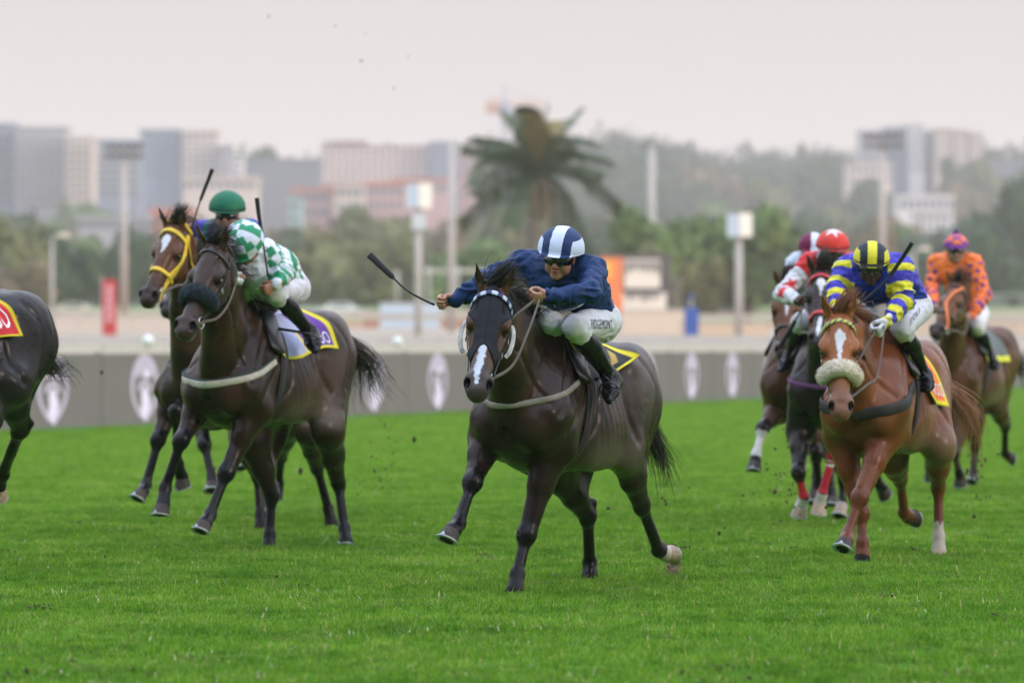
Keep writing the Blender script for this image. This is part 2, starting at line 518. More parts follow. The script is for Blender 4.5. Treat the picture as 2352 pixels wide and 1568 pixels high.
def build_horse(sp):
    fr = Frame(*sp['O'], sp['theta'], sp.get('size', 1.0)); sz = fr.size
    h = sp.get('h', .009)
    zo, sl = sp.get('zoff', 0), sp.get('slope', 0)
    def T(x, y, z): return np.array((x, y, z + zo + sl * x)) * fr.size
    legs = {k: [fr.J(*p) for p in v] for k, v in sp['legs'].items()}
    for k in sp.get('planted', ()):
        legs[k][4] = legs[k][4] - (0, 0, .05); legs[k][3] = legs[k][3] - (0, 0, .04)
    hf = HeadFrame(fr, sp['poll'], sp['muz'], sp.get('L', .66) * sz, sp['eyes'], sp.get('hscale', 1.0) * sz)
    pts = np.array([p for v in legs.values() for p in v] + [hf.P(.7, 0, 0), hf.P(-.15, .1, .2), hf.P(-.15, -.1, .2), T(-1.45, .33, 1.7), T(.4, -.33, .7)])
    lo = pts.min(0) - .12; hi = pts.max(0) + .12; lo[2] = min(lo[2], -.02)
    F = Field(lo, hi, h)
    # --- trunk
    X, tab = interp_tab(TRUNK_X, TRUNK)
    def trunk(x, y, z):
        xs = x[:, 0, 0] / sz
        zt = np.interp(xs, X, tab[:, 0]); zb = np.interp(xs, X, tab[:, 1]); w = np.interp(xs, X, tab[:, 2])
        off = zo + sl * xs
        zc = ((zt + zb) / 2 + off) * sz; hh = (zt - zb) / 2 * sz; w = np.maximum(w, .02) * sz
        end = np.maximum(np.maximum(xs - .35, -1.40 - xs), 0) * sz
        zc, hh, w, end = [np.asarray(q, dtype=np.float32)[:, None, None] for q in (zc, hh, w, end)]
        b = (z - zc) / hh
        up = np.clip(b, 0, 1.3)
        a = y / (w * (1 - .34 * up * up))
        k0 = (np.abs(a) ** 2.25 + np.abs(b) ** 2.25) ** (1 / 2.25)
        return (k0 - 1) * np.minimum(w, hh) * .9 + end
    F.apply(trunk, T(-1.40, -.31, .75) - (0, 0, .1), T(.35, .31, 1.62) + (0, 0, .05), k=.01, pad=.06)
    # --- neck
    N0 = T(.10, 0, 1.20); N2 = hf.P(.02, 0, -.115)
    N1 = N0 * .5 + N2 * .5 + np.array((-.01, 0, .02)) * sz
    ax = nrm(N2 - N0); u = nrm(np.array((-ax[2], 0, ax[0]))); u_neck = u
    F.seg(N0, N1, (.30 * sz, .17 * sz), (.205 * sz, .098 * sz), u, k=.12)
    F.seg(N1, N2, (.205 * sz, .098 * sz), (.125 * sz, .078 * sz), u, k=.06)
    F.seg(T(-.10, 0, 1.52), hf.P(-.03, 0, -.06), .07 * sz, .045 * sz, k=.10)
    F.seg(T(.26, 0, 1.08), N1 - u * .10 * sz, .10 * sz, .075 * sz, k=.08)
    # --- muscles
    for s in (-1, 1):
        F.seg(T(-.10, s * .10, 1.46), T(.19, s * .175, 1.10), (.13 * sz, .075 * sz), (.12 * sz, .085 * sz), (1, 0, .5), k=.05)
        F.ell(T(.245, s * .115, 1.04), np.array((.125, .105, .150)) * sz, k=.03)
        F.seg(T(-.14, s * .19, 1.20), T(-.02, s * .185, .93), (.13 * sz, .075 * sz), (.10 * sz, .08 * sz), (1, 0, 0), k=.03)
        F.ell(T(-1.02, s * .135, 1.33), np.array((.29, .165, .25)) * sz, k=.05)
        F.ell(T(-.86, s * .20, 1.42), np.array((.07, .06, .06)) * sz, k=.06)
        F.ell(T(-.52, s * .16, 1.03), np.array((.40, .145, .22)) * sz, k=.06)
    F.seg(T(.34, 0, 1.24), T(.36, 0, .86), .012, .020, k=.05, op='sub')
    # --- legs
    sz0 = sz
    for key, J in legs.items():
        s = 1 if key[0] == 'L' else -1
        E, K, Fe, Co, So = J
        sz = sz0 * 1.15
        if key[1] == 'F':
            S = T(.13, s * .165, 1.06)
            mid = E * .55 + K * .45
            fwd = nrm(np.array((1, 0, .15)))
            F.seg(S, E, (.15 * sz, .100 * sz), (.112 * sz, .092 * sz), fwd, k=.07)
            F.seg(E, mid, (.112 * sz, .090 * sz), (.070 * sz, .060 * sz), fwd, k=.04)
            F.seg(mid, K, (.068 * sz, .058 * sz), (.043 * sz, .043 * sz), fwd, k=.03)
            ax = nrm(K - E); fw2 = nrm(fwd - ax * fwd.dot(ax))
            F.ell(E * .70 + K * .30 + fw2 * .035 * sz, (.055 * sz, .052 * sz, .12 * sz), np.stack([fw2, np.cross(ax, fw2), ax]), k=.04)
            ax = nrm(Fe - K); fw = nrm(fwd - ax * fwd.dot(ax))
            M = np.stack([fw, np.cross(ax, fw), ax])
            F.ell(K + fw * .006, (.050 * sz, .049 * sz, .062 * sz), M, k=.025)
            F.ell(K - fw * .034 * sz - ax * .01, (.026 * sz, .022 * sz, .036 * sz), M, k=.02)
            a = K + ax * .05 * sz
            F.seg(K, a, (.046 * sz, .040 * sz), (.032 * sz, .026 * sz), fw, k=.02)
            F.seg(a, Fe, (.0300 * sz, .0265 * sz), (.032 * sz, .029 * sz), fw, k=.014)
            F.seg(a - fw * .028 * sz, Fe - fw * .024 * sz, .0125 * sz, .015 * sz, fw, k=.012)
        else:
            Hp = T(-1.03, s * .15, 1.26)
            gm = E * .5 + K * .5
            fwd = nrm(np.array((1, 0, .1)))
            F.seg(Hp, E, (.225 * sz, .120 * sz), (.128 * sz, .084 * sz), fwd, k=.08)
            F.seg(T(-1.18, s * .13, 1.25), E * .45 + K * .55 + np.array((-.03, 0, 0)), (.14 * sz, .095 * sz), (.055 * sz, .045 * sz), fwd, k=.08)
            F.seg(E, gm, (.112 * sz, .076 * sz), (.080 * sz, .057 * sz), fwd, k=.06)
            F.seg(gm, K, (.082 * sz, .058 * sz), (.046 * sz, .038 * sz), fwd, k=.03)
            ax = nrm(Fe - K); fw = nrm(fwd - ax * fwd.dot(ax)); M = np.stack([fw, np.cross(ax, fw), ax])
            gx = nrm(K - E)
            F.ell(K, (.055 * sz, .040 * sz, .062 * sz), M, k=.025)
            back = K - fw * .050 * sz - ax * .055 * sz
            F.seg(back, K - fw * .03 * sz + ax * .03, (.022 * sz, .020 * sz), (.024 * sz, .022 * sz), fw, k=.025)
            F.seg(back, gm - fwd * .055 * sz, .016 * sz, .026 * sz, k=.03)
            a = K + ax * .06 * sz
            F.seg(K, a, (.046 * sz, .036 * sz), (.033 * sz, .026 * sz), fw, k=.02)
            F.seg(a, Fe, (.0325 * sz, .0270 * sz), (.033 * sz, .029 * sz), fw, k=.014)
            F.seg(a - fw * .028 * sz, Fe - fw * .024 * sz, .013 * sz, .016 * sz, fw, k=.012)
        pa = nrm(Co - Fe)
        F.ell(Fe, (.037 * sz, .034 * sz, .040 * sz), k=.02)
        F.ell(Fe - fw * .026 * sz + pa * .008, (.024 * sz, .026 * sz, .026 * sz), k=.02)
        F.seg(Fe, Co, (.031 * sz, .031 * sz), (.043 * sz, .045 * sz), fw, k=.02)
    sz = sz0
    # --- head
    P, M = hf.P, hf.M; q = hf.k
    for i in range(len(HEAD) - 1):
        a, b = HEAD[i], HEAD[i + 1]
        F.seg(P(a[0], 0, a[1]), P(b[0], 0, b[1]), (a[2] * q, a[3] * q), (b[2] * q, b[3] * q), hf.z, k=.012)
    F.seg(P(.10, 0, -.030), P(.53, 0, -.035), .040 * q, .026 * q, k=.03)
    for s in (-1, 1):
        F.ell(P(.175, s * .050, -.185), np.array((.125, .042, .085)) * q, M, k=.025)
        F.seg(P(.20, s * .045, -.215), P(.46, s * .028, -.128), .026 * q, .022 * q, k=.03)
        F.ell(P(.178, s * .086, -.052), np.array((.058, .034, .030)) * q, M, k=.025)
        F.seg(P(.21, s * .092, -.088), P(.37, s * .060, -.088), .018 * q, .014 * q, k=.022)
        F.ell(P(.118, s * .066, -.012), np.array((.035, .014, .012)) * q, M, k=.02, op='sub')
        F.ell(P(.205, s * .113, -.070), np.array((.028, .016, .019)) * q, M, k=.010, op='sub')
        F.ell(P(.30, s * .078, -.045), np.array((.07, .012, .020)) * q, M, k=.03, op='sub')
        # nostrils
        F.ell(P(.560, s * .050, -.040), np.array((.052, .028, .034)) * q, M, k=.022)
        F.ell(P(.585, s * .055, -.028), np.array((.036, .0165, .026)) * q, M, k=.008, op='sub')
        # ear
        e0 = P(-.005, s * .058, -.02); ed = sp.get('ears', (-.35, .20, .60))
        dirn = nrm(hf.D(ed[0], s * ed[1], ed[2])); e1 = e0 + dirn * .075 * q; e2 = e0 + dirn * .150 * q
        fwd = hf.z * .5 + hf.x * .8; fr_u = nrm(np.cross(dirn, hf.x * 1.0 + hf.y * s * .6))
        F.seg(e0, e1, (.026 * q, .022 * q), (.033 * q, .017 * q), fr_u, k=.02)
        F.seg(e1, e2, (.033 * q, .016 * q), (.006 * q, .006 * q), fr_u, k=.01)
        nn = nrm(np.cross(dirn, fr_u)); nn = nn if nn.dot(hf.x) > 0 else -nn
        F.seg(e0 + dirn * .04 * q + nn * .020 * q, e1 + dirn * .03 * q + nn * .016 * q, (.018 * q, .013 * q), (.013 * q, .010 * q), fr_u, k=.008, op='sub')
    F.ell(P(.600, 0, -.062), np.array((.042, .050, .040)) * q, M, k=.03)
    F.ell(P(.575, 0, -.128), np.array((.048, .036, .026)) * q, M, k=.02)
    F.ell(P(.600, 0, -.103), np.array((.060, .060, .0045)) * q, M, k=.008, op='sub')
    V, Q = F.extract(smooth=1)
    # low relief of muscle, sinew and vein
    g = F.grad(V)
    grv = np.zeros(len(V))
    GR = [([(-.12, 1.52), (.06, 1.30), (.22, 1.10)], .014, .022), ([(-.34, 1.34), (-.28, 1.08), (-.12, .92)], .012, .022), ([(-.20, 1.30), (-.04, 1.12), (.10, 1.00)], .009, .018),
          ([(-.70, 1.42), (-.69, 1.18), (-.78, 1.00)], .016, .030), ([(-1.20, 1.50), (-1.20, 1.25), (-1.10, 1.02)], .012, .020), ([(-.92, 1.50), (-1.06, 1.28), (-1.00, 1.04)], .009, .020), ([(-.02, 1.40), (.16, 1.16)], -.006, .022)]
    for pts_, dep, wd in GR:
        for s in (-1, 1):
            cc = smooth_path([T(x, 0, z) for x, z in pts_], 14) if len(pts_) > 2 else np.linspace(T(pts_[0][0], 0, pts_[0][1]), T(pts_[1][0], 0, pts_[1][1]), 14)
            pl = F.cast(cc, np.tile((0, s, 0.0), (14, 1)), .45, 0)
            near = (np.abs(V - pl.mean(0)) < .35).all(1); idx_ = np.nonzero(near)[0]
            d_ = np.full(len(idx_), 9.0)
            for i_ in range(13): d_ = np.minimum(d_, seg_dist(V[idx_], pl[i_], pl[i_ + 1])[0])
            grv[idx_] += dep * np.exp(-(d_ / wd) ** 2)
    nk = [(N0 * (1 - a) + N2 * a) for a in np.linspace(.12, .85, 12)]
    for s in (-1, 1):
        pl = F.cast(np.array(nk), np.tile(-u_neck * .55 + np.array((0, s, 0)), (12, 1)), .40, 0)
        d_ = np.full(len(V), 9.0)
        for i_ in range(11): d_ = np.minimum(d_, seg_dist(V, pl[i_], pl[i_ + 1])[0])
        grv += .011 * np.exp(-(d_ / .022) ** 2)
    zz_ = V[:, 2] - zo - sl * V[:, 0]
    ribs = .0011 * np.sin((V[:, 0] + .25 * (1.2 - zz_)) / .062 * 2 * math.pi) * sstep(-.74, -.6, V[:, 0]) * sstep(-.22, -.32, V[:, 0]) * sstep(.88, 1.0, zz_) * sstep(1.42, 1.3, zz_)
    V = V + g * (.0045 * vnoise(V * np.array((1, 1, .5)), .085) + .0012 * vnoise(V + 9, .035) + ribs - grv)[:, None] * sstep(.25, .7, V[:, 2])[:, None]
    # --- coat colour
    c0 = np.array(sp['coat'], float) * (np.array((.60, .56, .55)) if sp['coat'][0] < .06 else np.array((.80, .70, .62)))
    n1 = vnoise(V, .16) * .5 + .5; n2 = vnoise(V + 31, .06) * .5 + .5
    C = np.repeat(c0[None], len(V), 0) * (.85 + .3 * n1 * n2)[:, None]
    zt = (V[:, 2] - zo - sl * V[:, 0])
    C = mixc(C, sstep(.45, .8, n1) * .5 * sstep(.6, 1.0, V[:, 2]), sp.get('coat2', sp['coat']))
    hv = hf.inv(V); ishead = (hv[:, 0] > -.06) & (hv[:, 0] < .8) & (np.abs(hv[:, 1]) < .16) & (hv[:, 2] > -.33) & (hv[:, 2] < .30)
    belly = sstep(1.10, .86, zt) * sstep(-.15, -.35, V[:, 0]) * sstep(-.95, -.72, V[:, 0]) * sstep(.70, .82, zt) * (~ishead)
    C = mixc(C, belly * .8, sp.get('bellyc', sp['coat']))
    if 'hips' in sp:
        C = mixc(C, sstep(-.7, -1.0, V[:, 0]) * sstep(1.05, 1.35, zt) * .6 * (.4 + .6 * n1), sp['hips'])  # rump sheen put into the coat colour, paler towards the top
    lc = np.array(sp.get('legc', sp['coat'])) * (.5 if sp.get('legc', (1,))[0] < .03 else 1)
    for key, J in legs.items():
        E, K, Fe, Co, So = J
        m = np.zeros(len(V))
        for a, b in ((K, Fe), (Fe, Co)):
            d, _ = seg_dist(V, a, b); m = np.maximum(m, sstep(.115, .07, d))
        d, t = seg_dist(V, E * .25 + K * .75, K); m = np.maximum(m, sstep(.12, .07, d) * (.2 + .8 * t))
        m *= (~ishead)
        C = mixc(C, m, lc)
        for (i, t0, t1, cc) in sp.get('socks', {}).get(key, []):
            a, b = [(K, Fe), (Fe, Co)][i]
            tt = ((V - a) @ (b - a)) / ((b - a) @ (b - a)); dd, _ = seg_dist(V, a, b)
            jag = .06 * vnoise(V, .02)
            C = mixc(C, ((tt > t0 + jag) & (tt <= t1) & (dd < .085)).astype(float), cc)
    hx, hy, hz = hv.T
    I = ishead.astype(float)
    C = mixc(C, I * sp.get('facem', 0.0), sp.get('facec', sp['coat']))
    C = mixc(C, I * sstep(.005, .03, hz) * sstep(.05, .0, hx) * .8, sp['coat'])
    C = mixc(C, I * sstep(.36, .55, hx) * (hx < .8) * .85, sp.get('muzc', (.03, .025, .025)))
    C = mixc(C, I * sstep(.52, .60, hx) * sstep(-.085, -.12, hz), sp.get('chinc', (.16, .13, .12)))
    for s in (-1, 1):
        de = np.sqrt(((hx - .205) / 1.4) ** 2 + (hy - s * .098) ** 2 + (hz + .070) ** 2)
        C = mixc(C, I * sstep(.042, .026, de) * .85, (.012, .009, .008))
        dn = np.sqrt(((hx - .582) / 1.5) ** 2 + (hy - s * .055) ** 2 + ((hz + .030) / 1.2) ** 2)
        C = mixc(C, I * sstep(.026, .016, dn), (.010, .006, .006))
    C = mixc(C, I * ((np.abs(hz + .103) < .006) & (hx > .54)), (.01, .008, .008))
    if 'blaze' in sp:
        tb = np.array(sp['blaze'], float)   # rows: x, centre y, half width
        cy = np.interp(hx, tb[:, 0], tb[:, 1]); hw = np.interp(hx, tb[:, 0], tb[:, 2], left=0, right=0)
        jag = .006 * vnoise(V, .012) + .004 * vnoise(V + 5, .006)
        m = sstep(.004, -.003, np.abs(hy - cy) - hw + jag) * (hz > -.085) * (hw > .002) * I
        C = mixc(C, m, sp.get('blazec', (.62, .64, .68)))
    C = np.clip(C, .004, .9)
    root = empty('horse', tuple(fr.O), fr.rz)
    tag(root, sp['label'], 'horse', 'galloping race horses')
    coat = vmat('horse_coat', rough=.29, sheen=.0, bump=.05, bscale=(60, 140, 100), noise=.12, nscale=9, spec=.20, rvar=.08)
    mesh_obj('body', V, Q, coat, root, cols=C)
    # --- eyes
    em = pmat('eye_gloss', (.010, .006, .004), rough=.06, noise=0, spec=.8)
    for s in (-1, 1):
        c = P(.205, s * .094, -.070)
        vv, ff = sphere(c, .0205 * q, 12, 16)
        mesh_obj('eye', vv, ff, em, root)
    # --- hooves
    hm = pmat('hoof_horn', (.055, .046, .040), spec=.2, rough=.6, noise=.35, nscale=40, bump=.3, bscale=120)
    hl = pmat('hoof_pale', (.36, .27, .19), rough=.6, noise=.35, nscale=40, bump=.3, bscale=120)
    hd = pmat('hoof_black', (.010, .009, .008), spec=.1, rough=.7, noise=.3, nscale=40, bump=.3, bscale=120)
    sm = pmat('shoe_metal', (.42, .45, .50), rough=.45, metal=.3, noise=.1)
    so = pmat('hoof_sole', (.02, .018, .015), rough=.9)
    for key, J in legs.items():
        E, K, Fe, Co, So = J
        toe = sp.get('toe', {}).get(key, (1, 0, 0))
        make_hoof(root, Co, So, np.array(toe, float), sz, hl if key in sp.get('palehoof', ()) else (hd if key in sp.get('planted', ()) else hm), sm, so)
    # --- mane, forelock, tail
    hair_c = sp.get('hair', (.012, .010, .009))
    hairm = hair_mat('hair_%d' % int(hair_c[0] * 1000), hair_c)
    rng = np.random.RandomState(sp.get('seed', 3))
    crest0 = hf.P(-.045, 0, -.02); crest1 = T(-.16, 0, 1.60)
    ns = sp.get('strands', 1.0)
    st = []
    side = sp.get('maneside', 1)
    crest_mid = (crest0 + crest1) / 2 + np.array((-.02, 0, .10)) * sz
    nm = int(420 * ns)
    tt = rng.rand(nm)
    cp = (1 - tt)[:, None] ** 2 * crest0 + 2 * ((1 - tt) * tt)[:, None] * crest_mid + tt[:, None] ** 2 * crest1
    cp = F.cast(cp - np.array((0, 0, .10)), np.tile(np.array((-.25, 0, 1.0)), (nm, 1)), .30, -.004)
    for i in range(nm):
        L = rng.uniform(.10, .20); lift = rng.uniform(.02, .09)
        st.append(hair_path(cp[i] + (0, rng.normal(0, .008), 0), nrm((-.5 + rng.normal(0, .2), side * rng.uniform(-.1, .5), .55)), nrm((-.7, side * .55, -.7 + rng.normal(0, .3))), L, rng))
    v_, f_ = hair_mesh(st, .0022, rng)
    mesh_obj('mane', v_, f_, hairm, root)
    fl = []
    for i in range(int(210 * ns)):
        b = hf.P(-.03 + rng.uniform(-.02, .03), rng.normal(0, .026), -.01)
        dv = sp.get('forelock', (-.9, .2, .5))
        d0 = nrm(hf.D(dv[0] * .3 + rng.normal(0, .12), dv[1] * .5 + rng.normal(0, .15), .9))
        d1 = nrm(hf.D(dv[0] + rng.normal(0, .15), dv[1] + rng.normal(0, .2), dv[2] * .4 + rng.normal(0, .15)))
        fl.append(hair_path(b, d0, d1, rng.uniform(.10, .20) * sp.get('flen', 1), rng))
    v_, f_ = hair_mesh(fl, .0022, rng)
    mesh_obj('forelock', v_, f_, hairm, root)
    dock = T(-1.33, 0, 1.45)
    tp = [dock + np.array((.06, 0, 0)), dock] + [fr.J(*p) for p in sp['tail']]
    bundle = smooth_path(tp, 24)
    tl = []
    sprd = sp.get('tailspread', .07)
    for i in range(int(330 * ns)):
        a = rng.normal(0, 1, 3) * .010
        b = rng.normal(0, 1, 3) * sprd
        e_ = rng.uniform(.55, 1.0)
        n_ = 12; ts = np.linspace(0, e_, n_)
        pp = np.stack([np.interp(ts * 23, np.arange(24), bundle[:, k]) for k in range(3)], 1)
        w = np.sin(ts * rng.uniform(4, 9) + rng.uniform(0, 6))[:, None] * rng.normal(0, .012, 3) * ts[:, None]
        tl.append(pp + a + b * (ts[:, None] ** 1.3) + w)
    v_, f_ = hair_mesh(tl, .0028, rng)
    mesh_obj('tail', v_, f_, hairm if 'tailc' not in sp else hair_mat('hair_tail', sp['tailc']), root)
    core = [bundle[i] for i in range(0, 9)]
    mb = MB(); mb.tube(core, list(np.linspace(.04, .022, 9) * sz), 10); 
    mb.build('tail_dock', hairm if 'tailc' not in sp else hair_mat('hair_tail', sp['tailc']), root, smooth=True)
    return dict(root=root, F=F, fr=fr, hf=hf, T=T, sz=sz, legs=legs, zo=zo, sl=sl)

def sphere(c, r, nu=10, nv=14):
    V = [np.array(c) + np.array((0, 0, r))]; F = []
    for i in range(1, nu):
        a = math.pi * i / nu
        for j in range(nv):
            b = 2 * math.pi * j / nv
            V.append(np.array(c) + r * np.array((math.sin(a) * math.cos(b), math.sin(a) * math.sin(b), math.cos(a))))
    V.append(np.array(c) - np.array((0, 0, r)))
    for j in range(nv): F.append((0, 1 + j, 1 + (j + 1) % nv))
    for i in range(nu - 2):
        for j in range(nv):
            a = 1 + i * nv + j; b = 1 + i * nv + (j + 1) % nv
            F.append((a, a + nv, b + nv, b))
    L = len(V) - 1
    for j in range(nv): F.append((L, 1 + (nu - 2) * nv + (j + 1) % nv, 1 + (nu - 2) * nv + j))
    return V, F

def make_hoof(root, Co, So, toe, sz, hm, sm, so):
    ax = nrm(So - Co)
    L = .082 * sz
    fwd = nrm(toe - ax * toe.dot(ax)); lat = np.cross(ax, fwd)
    base = Co - ax * .012
    V = []; Fc = []
    rows = [(0, .044, 0), (.12, .050, .002), (.5, .057, .010), (.93, .066, .019), (1.0, .067, .021)]
    n = 20
    for (t, r, sh) in rows:
        for j in range(n):
            a = 2 * math.pi * j / n
            c, s_ = math.cos(a), math.sin(a)
            rr = r * sz * (1.0 if c > 0 else (1 - .16 * c * c)) * (1 - .05 * abs(s_))
            V.append(base + ax * (L * t) + fwd * (c * rr + sh * sz) + lat * s_ * rr)
    for i in range(len(rows) - 1):
        for j in range(n):
            Fc.append((i * n + j, i * n + (j + 1) % n, (i + 1) * n + (j + 1) % n, (i + 1) * n + j))
    k = len(rows) - 1
    o = mesh_obj('hoof', V, Fc, hm, root)
    # sole, sunk a little, and shoe
    V2 = [base + ax * (L * .97) + fwd * (math.cos(2 * math.pi * j / n) * .060 * sz + .019 * sz) + lat * math.sin(2 * math.pi * j / n) * .058 * sz for j in range(n)]
    V2.append(base + ax * (L * .86) + fwd * .01)
    mesh_obj('sole', V2, [(j, (j + 1) % n, n) for j in range(n)], so, o)
    V3 = []; F3 = []
    m = 18
    for j in range(m + 1):
        a = -2.45 + 4.9 * j / m
        c, s_ = math.cos(a), math.sin(a)
        for (r, zz) in ((.0695, .985), (.0695, 1.06), (.048, 1.06), (.048, .985)):
            rr = r * sz * (1 - (.16 * c * c if c < 0 else 0)) * (1 - .05 * abs(s_))
            V3.append(base + ax * (L * zz) + fwd * (c * rr + .020 * sz) + lat * s_ * rr)
    for j in range(m):
        for q in range(4):
            F3.append((j * 4 + q, j * 4 + (q + 1) % 4, (j + 1) * 4 + (q + 1) % 4, (j + 1) * 4 + q))
    F3 += [(0, 1, 2, 3), (m * 4 + 3, m * 4 + 2, m * 4 + 1, m * 4)]
    b = len(V3)
    for (a_, z1) in ((-.22, 1.0), (.22, 1.0), (0, .72)):   # toe clip
        V3.append(base + ax * (L * z1) + fwd * ((math.cos(a_) * .0695 + .021 - (.003 if z1 < .9 else 0)) * sz + .003) + lat * math.sin(a_) * .07 * sz)
    F3.append((b, b + 1, b + 2))
    mesh_obj('horseshoe', V3, F3, sm, o, smooth=False)

def hair_mat(name, c):
    if name in _mc: return _mc[name]
    m, n, l, b = mat_new(name)
    gi = n.new('ShaderNodeNewGeometry')
    mp = n.new('ShaderNodeMapRange'); mp.inputs['To Min'].default_value = .5; mp.inputs['To Max'].default_value = 1.8
    l.new(gi.outputs['Random Per Island'], mp.inputs['Value'])
    mx = n.new('ShaderNodeVectorMath'); mx.operation = 'SCALE'; mx.inputs[0].default_value = c
    l.new(mp.outputs[0], mx.inputs['Scale']); l.new(mx.outputs[0], b.inputs['Base Color'])
    b.inputs['Roughness'].default_value = .42; b.inputs['Specular IOR Level'].default_value = .6
    _mc[name] = m
    return m

def hair_path(p, d0, d1, L, rng, n=7):
    P = [np.array(p, float)]; st = L / (n - 1)
    wob = rng.normal(0, .12, 3)
    for i in range(1, n):
        t = i / (n - 1)
        d = nrm(np.array(d0) * (1 - t) + np.array(d1) * t + wob * math.sin(t * 4))
        P.append(P[-1] + d * st)
    return np.array(P)

def hair_mesh(strands, r, rng):
    V = []; F = []; b = 0
    for P in strands:
        n = len(P)
        T = np.gradient(P, axis=0); T /= np.linalg.norm(T, axis=1, keepdims=True) + 1e-9
        u = np.cross(T, rng.normal(0, 1, 3)); u /= np.linalg.norm(u, axis=1, keepdims=True) + 1e-9
        w = np.cross(T, u)
        ta = (1 - np.linspace(0, 1, n) ** 2 * .8)[:, None] * r * rng.uniform(.7, 1.4)
        for k in range(3):
            a = 2 * math.pi * k / 3
            V.append(P + ta * (math.cos(a) * u + math.sin(a) * w))
        i = np.arange(n - 1)
        for k in range(3):
            k2 = (k + 1) % 3
            F.append(np.stack([b + k * n + i, b + k * n + i + 1, b + k2 * n + i + 1, b + k2 * n + i], 1))
        b += 3 * n
    return np.concatenate(V), np.concatenate(F)
# ------------------------------------------------------------------ riders
def build_hand(F, W, d, s, n, r=1.0, grip=.9):
    """fist: W wrist, d towards the knuckles, s towards the thumb, n out of the back of the hand"""
    F.seg(W - d * .035, W + d * .01, (.026 * r, .020 * r), (.028 * r, .018 * r), s, k=.012)
    F.seg(W, W + d * .080 * r, (.028 * r, .017 * r), (.040 * r, .015 * r), s, k=.012)
    L = (.040, .044, .041, .033)
    for i in range(4):
        K = W + d * (.083 - .004 * abs(i - 1.2)) * r + s * (.030 - .0200 * i) * r
        a = K + L[i] * r * nrm(d * (.45 - .05 * i) - n * grip)
        b = a + L[i] * .62 * r * nrm(-d * .75 - n * .65)
        c = b + L[i] * .45 * r * nrm(-d * .65 + n * .55)
        F.seg(K - d * .012, K, .0095 * r, .0112 * r, s, k=.006)
        F.seg(K, a, .0108 * r, .0092 * r, s, k=.0035); F.seg(a, b, .0094 * r, .0082 * r, s, k=.003); F.seg(b, c, .0082 * r, .0068 * r, s, k=.003)
    t0 = W + d * .022 * r + s * .030 * r - n * .006; t1 = t0 + .040 * r * nrm(d * .75 + s * .30 - n * .65); t2 = t1 + .030 * r * nrm(d * .55 - s * .35 - n * .75)
    F.seg(t0, t1, .0150 * r, .0112 * r, d, k=.010); F.seg(t1, t2, .0112 * r, .0085 * r, d, k=.003)

